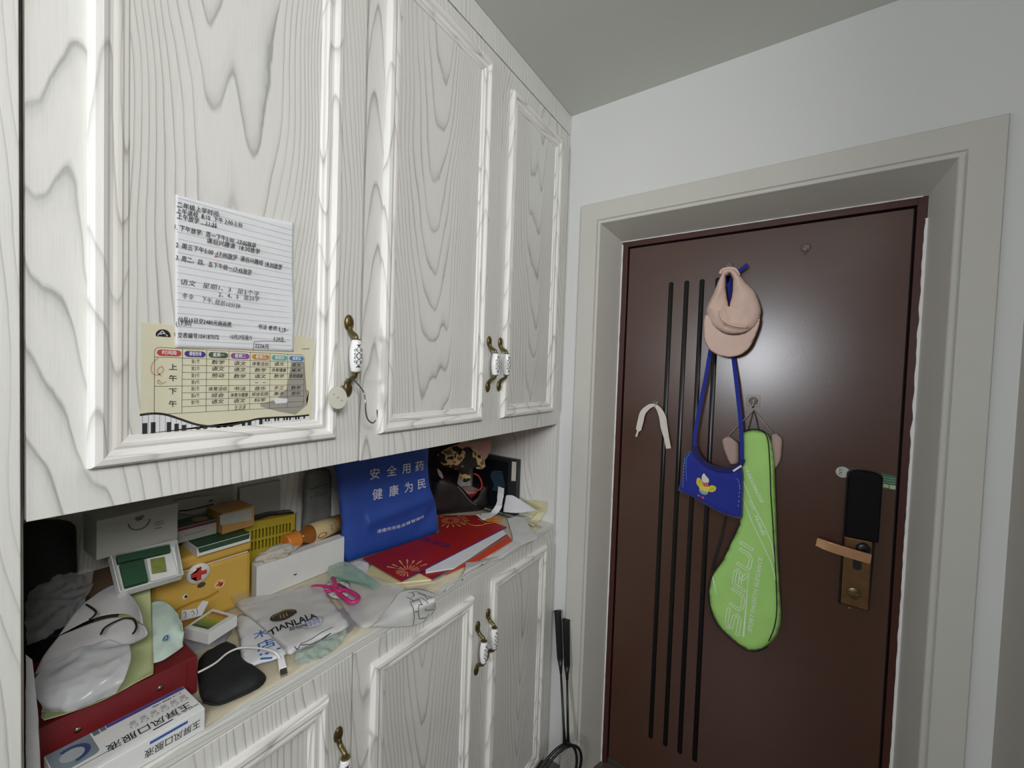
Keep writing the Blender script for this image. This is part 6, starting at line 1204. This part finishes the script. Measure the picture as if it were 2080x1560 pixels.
tube('strap', smooth_pts([(-0.3231, 1.3163, 1.1405), (-0.3122, 1.3326, 1.1309), (-0.3047, 1.3439, 1.1092), (-0.3018, 1.3482, 1.0858), (-0.3064, 1.3413, 1.0718), (-0.3171, 1.3253, 1.0691)], 5), 0.0035, mat('strap_red', (204, 66, 54), 0.5), ds, 8)
# camouflage-like animal print scarf
ml = bpy.data.materials.new('animal_print'); ml.use_nodes = True; nt2 = ml.node_tree; bs = nt2.nodes['Principled BSDF']; bs.inputs['Roughness'].default_value = 0.9
tcx = nt2.nodes.new('ShaderNodeTexCoord'); nx_ = nt2.nodes.new('ShaderNodeTexNoise'); nx_.inputs['Scale'].default_value = 27; nx_.inputs['Detail'].default_value = 1.5
rpx = nt2.nodes.new('ShaderNodeValToRGB'); rpx.color_ramp.interpolation = 'CONSTANT'
el = rpx.color_ramp.elements; el[0].position = 0; el[0].color = srgb(34, 30, 30); el[1].position = 0.5; el[1].color = srgb(196, 170, 118)
q_ = el.new(0.62); q_.color = srgb(120, 92, 62)
nt2.links.new(tcx.outputs['Object'], nx_.inputs['Vector']); nt2.links.new(nx_.outputs['Fac'], rpx.inputs[0]); nt2.links.new(rpx.outputs[0], bs.inputs['Base Color'])
MATS['animal_print'] = ml
sc_ = thing('print_scarf', (-0.31, 1.16, 1.14), 'black and tan animal-print scarf bunched over the leather bag', 'scarf')
to3s, to2s = plane_map((-0.30, 1.15, 1.2), (0.2, 1, 0), (0, 0, 1))
pillow('cloth', [to2s(p) for p in smooth_pts([(-0.2850, 1.0832, 1.2525), (-0.2850, 1.1291, 1.2750), (-0.2850, 1.1982, 1.2788), (-0.2850, 1.2585, 1.2570), (-0.2850, 1.2975, 1.2253), (-0.2850, 1.3187, 1.1874), (-0.2850, 1.3002, 1.1703), (-0.2850, 1.2622, 1.1811), (-0.2850, 1.2322, 1.1766), (-0.2850, 1.2394, 1.1497), (-0.2850, 1.2195, 1.1302), (-0.2850, 1.1983, 1.1501), (-0.2850, 1.1855, 1.1794), (-0.2850, 1.1404, 1.1989), (-0.2850, 1.1051, 1.2181)], 3, True)], to3s, 0.030, 0.008, ml, sc_, back=0.02, edge=0.035, amp=0.010, freq=26, seed=5)
tube('hem', smooth_pts([(-0.2620, 1.2244, 1.2687), (-0.2620, 1.2620, 1.2439), (-0.2620, 1.2823, 1.2111), (-0.2620, 1.2835, 1.1870), (-0.2620, 1.2588, 1.1834)], 4), 0.0045, mat('hem_tan', (190, 168, 130), 0.9), sc_, 8)
pc = thing('pink_blouse', (-0.33, 1.25, 1.22), 'dusty pink cloth with red piping stuffed at the top of the niche', 'cloth')
pillow('cloth', [to2s(p) for p in smooth_pts([(-0.3200, 1.1592, 1.2604), (-0.3200, 1.2382, 1.2788), (-0.3200, 1.3480, 1.2795), (-0.3200, 1.3988, 1.2799), (-0.3200, 1.4075, 1.2466), (-0.3200, 1.3853, 1.2069), (-0.3200, 1.3557, 1.1904), (-0.3200, 1.3028, 1.2092), (-0.3200, 1.2110, 1.2334)], 3, True)], lambda u, v, h=0.0: to3s(u, v, h) + Vector((-0.04, 0, 0)), 0.012, 0.010, mat('cloth_rose', (196, 150, 142), 0.9), pc, back=0.01, edge=0.03, amp=0.008, freq=22, seed=6)
dk = thing('garment_shade_sheet', (-0.37, 1.06, ZC0), 'dark cloth garment beside the blue bag, spread low to stand in for niche shade', 'cloth')
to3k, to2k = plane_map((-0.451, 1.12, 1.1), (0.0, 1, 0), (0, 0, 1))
pillow('cloth', [to2k(p) for p in smooth_pts([(-0.45, 1.07, 1.005), (-0.45, 1.30, 1.005), (-0.45, 1.37, 1.10), (-0.45, 1.37, 1.25), (-0.45, 1.22, 1.31), (-0.45, 1.10, 1.31), (-0.45, 1.055, 1.20)], 4, True)], to3k, 0.006, 0.014, mat('garment_shade', (30, 24, 26), 0.9, noise_amt=0.3, noise_scale=12), dk, back=0.001, edge=0.05, amp=0.002, freq=14, seed=8)  # thin dark cloth spread over the back panel, its colour standing in for shade
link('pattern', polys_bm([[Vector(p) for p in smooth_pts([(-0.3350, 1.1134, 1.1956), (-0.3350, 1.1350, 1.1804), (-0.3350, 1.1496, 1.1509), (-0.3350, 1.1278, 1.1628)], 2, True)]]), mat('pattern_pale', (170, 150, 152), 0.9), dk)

# middle: printed plastic bags, films, scissors
def flatbag(name, label, cat, P, z, m, puff=0.004, step=0.010, amp=0.002, freq=24, seed=1, edge=0.02, back=0.0005):
    t = thing(name, (sum(p[0] for p in P) / len(P), sum(p[1] for p in P) / len(P), z), label, cat)
    o = xy(P); pillow('film', o, to3z(z), puff, step, m, t, back=back, edge=edge, amp=amp, freq=freq, seed=seed)
    def top(p, eps=0.0008):
        d = min(segdist((p[0], p[1]), o[i - 1], o[i]) for i in range(len(o))) if inpoly((p[0], p[1]), o) else 0
        k = math.sqrt(max(0, 1 - (1 - min(1, d / edge)) ** 2)); sv = Vector((seed * 2.1, seed * 5.3, seed * 0.7)); q = Vector((p[0], p[1], 0))
        return Vector((p[0], p[1], z + puff * k + amp * k * (noise.noise(q * freq + sv) + 0.5 * noise.noise(q * freq * 2.2 + sv)) + eps))
    return t, top
def drape(bm, top, sub=0.012):
    bmesh.ops.subdivide_edges(bm, edges=[e_ for e_ in bm.edges if e_.calc_length() > sub], cuts=2)
    for v in bm.verts: v.co = top(v.co)
    return bm
gs = flat('grey_card_sheet', 'glossy grey card lying half under the clear bag beside the scissors', 'card', [(-0.1376, 0.5689, 0.9800), (-0.1300, 0.5956, 0.9800), (-0.0903, 0.6288, 0.9800), (-0.0608, 0.5978, 0.9800), (-0.0353, 0.5416, 0.9800)], ZC0 + 0.001, mat('card_steel', (162, 164, 170), 0.4), 0.0008)
w1, top1 = flatbag('pharmacy_bag', 'small white paper bag with blue print under the coffee-shop bag', 'paper bag', smooth_pts([(-0.2652, 0.4094, 0.9840), (-0.1685, 0.3784, 0.9840), (-0.0850, 0.3522, 0.9840), (-0.0661, 0.3745, 0.9840), (-0.0533, 0.4040, 0.9840), (-0.0682, 0.4299, 0.9840), (-0.1763, 0.4548, 0.9840), (-0.2455, 0.4338, 0.9840)], 2, True), ZC0 + 0.0180, PAPER, 0.003, seed=2)
pb = bmesh.new()
for s, p, sz in (('木', (-0.1505, 0.4131, 0.9980), 0.030), ('店', (-0.1071, 0.4030, 0.9980), 0.036)):
    t = text_bm([(s, sz, p, (0.28, 0.96, 0), (-0.96, 0.28, 0), 'CENTER', 0.008)]); me = bpy.data.meshes.new('t'); t.to_mesh(me); t.free(); pb.from_mesh(me); bpy.data.meshes.remove(me)
lines_bm([[(-0.0878, 0.3813, 0.9980), (-0.0833, 0.3847, 0.9980)], [(-0.0825, 0.3889, 0.9980), (-0.0779, 0.3941, 0.9980)], [(-0.0748, 0.3773, 0.9980), (-0.0612, 0.3927, 0.9980)], [(-0.0788, 0.4096, 0.9980), (-0.0756, 0.4157, 0.9980)]], 0.005, (0, 0, 1), pb)
tag(link('lettering', drape(pb, top1), mat('ink_blue', (52, 116, 190), 0.7, noise_amt=0), w1), kind='stuff')
w2, top2 = flatbag('coffee_shop_bag', 'translucent plastic bag printed TIANLALA with a dark oval logo', 'plastic bag', smooth_pts([(-0.3066, 0.4237, 0.9920), (-0.3159, 0.4528, 0.9920), (-0.2828, 0.5058, 0.9920), (-0.2573, 0.5603, 0.9920), (-0.2228, 0.5931, 0.9920), (-0.1686, 0.5775, 0.9920), (-0.0929, 0.5581, 0.9920), (-0.0279, 0.5412, 0.9920), (-0.0271, 0.5041, 0.9920), (-0.0349, 0.4649, 0.9920), (-0.0381, 0.4259, 0.9920), (-0.0426, 0.4137, 0.9920), (-0.1011, 0.4185, 0.9920), (-0.1972, 0.4230, 0.9920)], 2, True), ZC0 + 0.0235, mat('bag_frost', (246, 247, 249), 0.28, alpha=0.58, noise_amt=0.03), 0.006, amp=0.004, freq=30, seed=3)
def shopprint(b): link('lettering', drape(b, lambda p: top2(p, 0.0014)), INK, w2)
shopprint(linetext(bmesh.new(), 'TIANLALA', Vector((-0.1300, 0.4193, 1.0040)), Vector((-0.1094, 0.5111, 1.0040)), (0, 0, 1), 0.030, 0.022))
shopprint(linetext(bmesh.new(), '甜啦啦', Vector((-0.1076, 0.4487, 1.0040)), Vector((-0.0951, 0.4815, 1.0040)), (0, 0, 1), 0.013, 0.01))
shopprint(lines_bm([[(-0.0469, 0.4283, 1.0040), (-0.0380, 0.4296, 1.0040), (-0.0447, 0.4411, 1.0040), (-0.0437, 0.4591, 1.0040), (-0.0434, 0.4913, 1.0040), (-0.0424, 0.5088, 1.0040)]], 0.0014, (0, 0, 1)))
shopprint(lines_bm([[(-0.0418, 0.4396, 1.0040), (-0.0314, 0.4626, 1.0040), (-0.0306, 0.4969, 1.0040)]], 0.0014, (0, 0, 1)))
oc = Vector((-0.1670, 0.4670, 1.0040)); od = (Vector((-0.1601, 0.4888, 1.0040)) - oc).normalized(); ou = Vector((-od.y, od.x, 0))
link('logo', drape(polys_bm([disc_pts(oc, od, ou, 0.027, 0.019, 24)]), lambda p: top2(p, 0.0012)), mat('logo_charcoal', (62, 58, 50), 0.6, noise_amt=0), w2)
link('logo', drape(lines_bm([disc_pts(oc, od, ou, 0.022, 0.014, 10, 0.2, 2.9), [oc - od * 0.006 - ou * 0.008, oc - od * 0.006 + ou * 0.006], [oc + od * 0.000 - ou * 0.010, oc + ou * 0.006], [oc + od * 0.006 - ou * 0.008, oc + od * 0.006 + ou * 0.006]], 0.0022, (0, 0, 1)), lambda p: top2(p, 0.0016)), mat('logo_gold', (176, 152, 92), 0.5), w2)
scn = Vector((-0.0934, 0.4916, 1.0040))
link('stamp', drape(lines_bm([disc_pts(scn, od, ou, 0.022, 0.022, 25, 0, 6.3)] + [[scn + od * x0 - ou * 0.013, scn + od * x0 + ou * 0.013] for x0 in (-0.012, -0.004, 0.004, 0.012)] + [[scn - od * 0.014 + ou * y_, scn + od * 0.014 + ou * y_] for y_ in (-0.007, 0.0, 0.007)], 0.0018, (0, 0, 1)), lambda p: top2(p, 0.0010)), mat('stamp_blue', (130, 150, 196), 0.7), w2)
w3 = thing('green_wrapper', (-0.05, 0.47, ZC0), 'crinkled greenish clear wrapper by the worktop edge', 'wrapper')
patch('film', [[(-0.0490, 0.4356, 0.9920), (-0.0558, 0.4683, 0.9920), (-0.0537, 0.5024, 0.9920), (-0.0354, 0.5377, 0.9920)], [(-0.0353, 0.4245, 0.9880), (-0.0358, 0.4602, 0.9880), (-0.0321, 0.4937, 0.9880), (-0.0215, 0.5262, 0.9880)], [(-0.0227, 0.4238, 0.9800), (-0.0098, 0.4506, 0.9800), (-0.0086, 0.4838, 0.9800), (-0.0168, 0.5162, 0.9800)]], mat('wrap_green', (184, 204, 196), 0.1, alpha=0.42, noise_amt=0.15, noise_scale=60), w3, ku=9, kv=8, amp=0.0040, freq=42, seed=5, ridged=True, thick=0.0004)
w4, top4 = flatbag('clear_bag', 'clear plastic bag spread on the worktop beneath the pink scissors', 'plastic bag', smooth_pts([(-0.2754, 0.6376, 0.9800), (-0.2867, 0.6990, 0.9800), (-0.1975, 0.7330, 0.9800), (-0.0856, 0.7465, 0.9800), (-0.0504, 0.7127, 0.9800), (-0.0273, 0.6588, 0.9800), (-0.0120, 0.6064, 0.9800), (-0.0173, 0.5705, 0.9800), (-0.0633, 0.5719, 0.9800), (-0.1527, 0.5970, 0.9800)], 2, True), ZC0 + 0.0026, mat('bag_clear', (252, 252, 252), 0.15, alpha=0.36, noise_amt=0.02), 0.006, amp=0.003, freq=26, seed=6)
w5, top5 = flatbag('white_slip', 'white paper slip with pink and grey dots under the pink scissors', 'paper', smooth_pts([(-0.2508, 0.6100, 0.9860), (-0.2280, 0.6601, 0.9860), (-0.1890, 0.6518, 0.9860), (-0.1556, 0.6235, 0.9860), (-0.1571, 0.5997, 0.9860), (-0.1903, 0.5910, 0.9860)], 2, True), ZC0 + 0.0120, PAPER, 0.0015, amp=0.0006, seed=7)
link('print', polys_bm([[top5((p[0] + 0.0026 * math.cos(t), p[1] + 0.0026 * math.sin(t)), 0.0009) for t in (0, 1, 2, 3, 4, 5)] for p in [(-0.2250, 0.6067, 0.9880), (-0.2304, 0.6211, 0.9880), (-0.2258, 0.6310, 0.9880), (-0.2212, 0.6410, 0.9880), (-0.2038, 0.5992, 0.9880), (-0.1815, 0.5989, 0.9880), (-0.1820, 0.6102, 0.9880), (-0.2066, 0.6460, 0.9880), (-0.1853, 0.6376, 0.9880)]]), mat('dot_rose', (196, 140, 150), 0.7), w5)
w6, top6 = flatbag('clear_wrap', 'shiny clear film in front of the white box', 'plastic film', smooth_pts([(-0.3531, 0.4334, 1.0000), (-0.3472, 0.4547, 1.0000), (-0.2833, 0.4552, 1.0000), (-0.2555, 0.4926, 1.0000), (-0.2571, 0.5537, 1.0000), (-0.2488, 0.5723, 1.0000), (-0.2444, 0.5344, 1.0000), (-0.2469, 0.4885, 1.0000), (-0.2627, 0.4305, 1.0000), (-0.2938, 0.4165, 1.0000)], 2, True), ZC0 + 0.033, FILM, 0.008, step=0.008, amp=0.005, freq=50, seed=8)
# mint toothbrush-case like clear sleeve
ms_ = thing('mint_sleeve', (-0.22, 0.68, ZC0 + 0.014), 'pale mint translucent plastic sleeve lying behind the pink scissors', 'plastic sleeve')
patch('film', [[(-0.3205, 0.6708, 0.9950), (-0.3126, 0.7158, 0.9950), (-0.2619, 0.7170, 0.9950)], [(-0.2777, 0.6415, 0.9970), (-0.2351, 0.6890, 0.9970), (-0.1382, 0.6971, 0.9970)], [(-0.2538, 0.6471, 0.9940), (-0.1793, 0.6657, 0.9940), (-0.1162, 0.6742, 0.9940)]], mat('sleeve_mint', (190, 228, 212), 0.2, alpha=0.4, noise_amt=0.04), ms_, ku=8, kv=6, amp=0.0014, freq=40, seed=3, thick=0.0010)
tube('seam', smooth_pts([(-0.2464, 0.6467, 0.9965), (-0.2099, 0.6553, 0.9965), (-0.1662, 0.6700, 0.9965), (-0.1244, 0.6773, 0.9965)], 4), 0.0022, mat('seam_mint', (120, 186, 158), 0.3, alpha=0.8, noise_amt=0), ms_, 6)
# pink scissors
PK = mat('scissor_pink', (214, 54, 130), 0.4, noise_amt=0.03)
ss = thing('pink_scissors', (-0.2, 0.62, ZC0 + 0.02), 'bright pink handled scissors lying open on the clear bag', 'scissors')
tube('handle_loop', smooth_pts([(-0.2430, 0.5768, 1.0000), (-0.2367, 0.5878, 1.0000), (-0.2178, 0.5994, 1.0000), (-0.1976, 0.6060, 1.0000), (-0.1887, 0.5950, 1.0000), (-0.2029, 0.5811, 1.0000), (-0.2216, 0.5724, 1.0000)], 4, True), 0.0044, PK, ss, 8, True, flat=0.8)
tube('handle_loop', smooth_pts([(-0.1700, 0.6049, 1.0020), (-0.1626, 0.6166, 1.0020), (-0.1350, 0.6204, 1.0020), (-0.1063, 0.6172, 1.0020), (-0.0952, 0.6039, 1.0020), (-0.1026, 0.5928, 1.0020), (-0.1288, 0.5943, 1.0020), (-0.1578, 0.5970, 1.0020)], 4, True), 0.0054, PK, ss, 8, True, flat=0.8)
tube('handle_arm', [(-0.1903, 0.5987, 1.0030), (-0.1804, 0.6034, 1.0030), (-0.1584, 0.6029, 1.0030)], [0.0044, 0.0066, 0.0060], PK, ss, 8, flat=0.8)
tube('handle_arm', [(-0.2375, 0.6309, 1.0030), (-0.2161, 0.6217, 1.0030), (-0.1806, 0.6062, 1.0030)], [0.0062, 0.0056, 0.0060], PK, ss, 8, flat=0.7)
strip('blade', [(-0.2097, 0.6248, 0.9985), (-0.1828, 0.6272, 0.9985), (-0.1524, 0.6267, 0.9985)], [0.010, 0.008, 0.002], (1, 0.2, 0), mat('blade_bronze', (140, 112, 66), 0.4, metal=0.6), ss, 0.0015)
lathe('pivot', [(0.0001, 0), (0.0035, 0), (0.003, 0.0015), (0.0001, 0.002)], Vector((-0.1806, 0.6062, 1.0030)) + Vector((0, 0, 0.003)), (0, 0, 1), STEEL, ss, 12)
# translucent brick-pattern paper over the worktop edge
bp2 = thing('brick_paper', (-0.02, 0.68, ZC0), 'thin white paper with a black brick line pattern hanging over the worktop edge', 'paper')
BR = [[(-0.0396, 0.6717, 0.9895), (-0.0632, 0.7168, 0.9895)] + [(-0.0477, 0.7610, 0.9810), (-0.0007, 0.7728, 0.9810)], [(-0.0217, 0.6221, 0.9875), (-0.0156, 0.6519, 0.9875)] + [(0.0025, 0.7063, 0.9810), (0.0277, 0.7479, 0.9810)], [(0.0065, 0.5837, 0.9961), (0.0065, 0.6195, 0.9828), (0.0065, 0.6954, 0.9576), (0.0065, 0.7708, 0.9395)], [(0.0075, 0.5738, 0.9936), (0.0075, 0.6263, 0.9658), (0.0075, 0.6953, 0.9344), (0.0075, 0.7421, 0.9263)]]
patch('sheet', BR, mat('paper_sheer', (228, 230, 228), 0.8, alpha=0.9, noise_amt=0.02), bp2, ku=7, kv=6, amp=0.0008, freq=30, seed=2, thick=0.0004)
bs1 = [[(-0.0330, 0.7070, 0.9885), (-0.0147, 0.7070, 0.9885), (-0.0006, 0.7040, 0.9885)], [(-0.0432, 0.7226, 0.9885), (-0.0326, 0.7399, 0.9885), (-0.0118, 0.7410, 0.9885), (0.0214, 0.7435, 0.9885)], [(-0.0370, 0.7304, 0.9885), (-0.0208, 0.7223, 0.9885), (-0.0215, 0.7131, 0.9885)], [(-0.0072, 0.7100, 0.9885), (-0.0002, 0.7267, 0.9885), (0.0194, 0.7249, 0.9885), (0.0328, 0.7187, 0.9885)], [(-0.0215, 0.7365, 0.9885), (-0.0027, 0.7393, 0.9885), (0.0149, 0.7327, 0.9885), (0.0221, 0.7497, 0.9885)]]
bs2 = [[(0.0125, 0.6773, 1.0064), (0.0125, 0.6891, 0.9826), (0.0125, 0.6930, 0.9610), (0.0125, 0.6906, 0.9400)], [(0.0125, 0.6926, 0.9723), (0.0125, 0.7057, 0.9673), (0.0125, 0.7068, 0.9831), (0.0125, 0.7286, 0.9755), (0.0125, 0.7407, 0.9725), (0.0125, 0.7332, 0.9900)], [(0.0125, 0.7057, 0.9673), (0.0125, 0.7097, 0.9466), (0.0125, 0.7369, 0.9372), (0.0125, 0.7435, 0.9442)], [(0.0125, 0.7286, 0.9755), (0.0125, 0.7310, 0.9579), (0.0125, 0.7573, 0.9480)], [(0.0125, 0.6821, 1.0030), (0.0125, 0.7080, 0.9963), (0.0125, 0.7168, 0.9797)], [(0.0125, 0.7335, 0.9362), (0.0125, 0.7269, 0.9319)]]
link('brick_print', lines_bm(bs1, 0.0017, (0, 0, 1)), mat('print_line', (92, 92, 90), 0.8, noise_amt=0), bp2)
link('brick_print', lines_bm(bs2, 0.0017, X), MATS['print_line'], bp2)
# USB cable
uc = thing('usb_cable', (-0.08, 0.35, ZC0), 'white USB cable with a flat metal plug curving over the black pouch', 'cable')
tube('cord', smooth_pts([(-0.1085, 0.2868, 1.0100), (-0.1086, 0.3004, 1.0100), (-0.1118, 0.3171, 1.0100), (-0.1225, 0.3374, 1.0100), (-0.1230, 0.3545, 1.0100), (-0.1126, 0.3677, 1.0100), (-0.0946, 0.3796, 1.0100), (-0.0713, 0.3900, 1.0100), (-0.0515, 0.3944, 1.0100)] + [(-0.0429, 0.3996, 0.9990)], 5), 0.0019, mat('cable_white', (240, 240, 240), 0.5, noise_amt=0), uc, 8)
pa, pb_ = Vector((-0.0554, 0.4059, 0.9920)), Vector((-0.0289, 0.3975, 0.9850)); pd = (pb_ - pa).normalized(); pw = pd.cross(Vector((0, 0, 1))).normalized()
prism('plug_body', [pa - pw * 0.0055 - Vector((0, 0, 0.003)), pa + pw * 0.0055 - Vector((0, 0, 0.003)), pb_ + pw * 0.0065 - Vector((0, 0, 0.003)), pb_ - pw * 0.0065 - Vector((0, 0, 0.003))], (0, 0, 0.007), MATS['cable_white'], uc, 0.0012)
pe = pb_ + pd * 0.013 + Vector((0, 0, -0.001))
prism('metal_plug', [pb_ - pw * 0.0058 - Vector((0, 0, 0.002)), pb_ + pw * 0.0058 - Vector((0, 0, 0.002)), pe + pw * 0.0058 - Vector((0, 0, 0.002)), pe - pw * 0.0058 - Vector((0, 0, 0.002))], (0, 0, 0.0046), STEEL, uc, 0.0004)
# clear slip of paper near the white box
flatbag('crumpled_tissue', 'crumpled white tissue between the white box and the red gift bag', 'tissue', smooth_pts([(-0.2949, 0.7042, 0.9900), (-0.3094, 0.7400, 0.9900), (-0.2876, 0.7654, 0.9900), (-0.2581, 0.7645, 0.9900), (-0.2100, 0.7158, 0.9900), (-0.2033, 0.6966, 0.9900), (-0.2520, 0.7007, 0.9900)], 2, True), ZC0 + 0.006, PAPER, 0.008, step=0.007, amp=0.004, freq=50, seed=9)
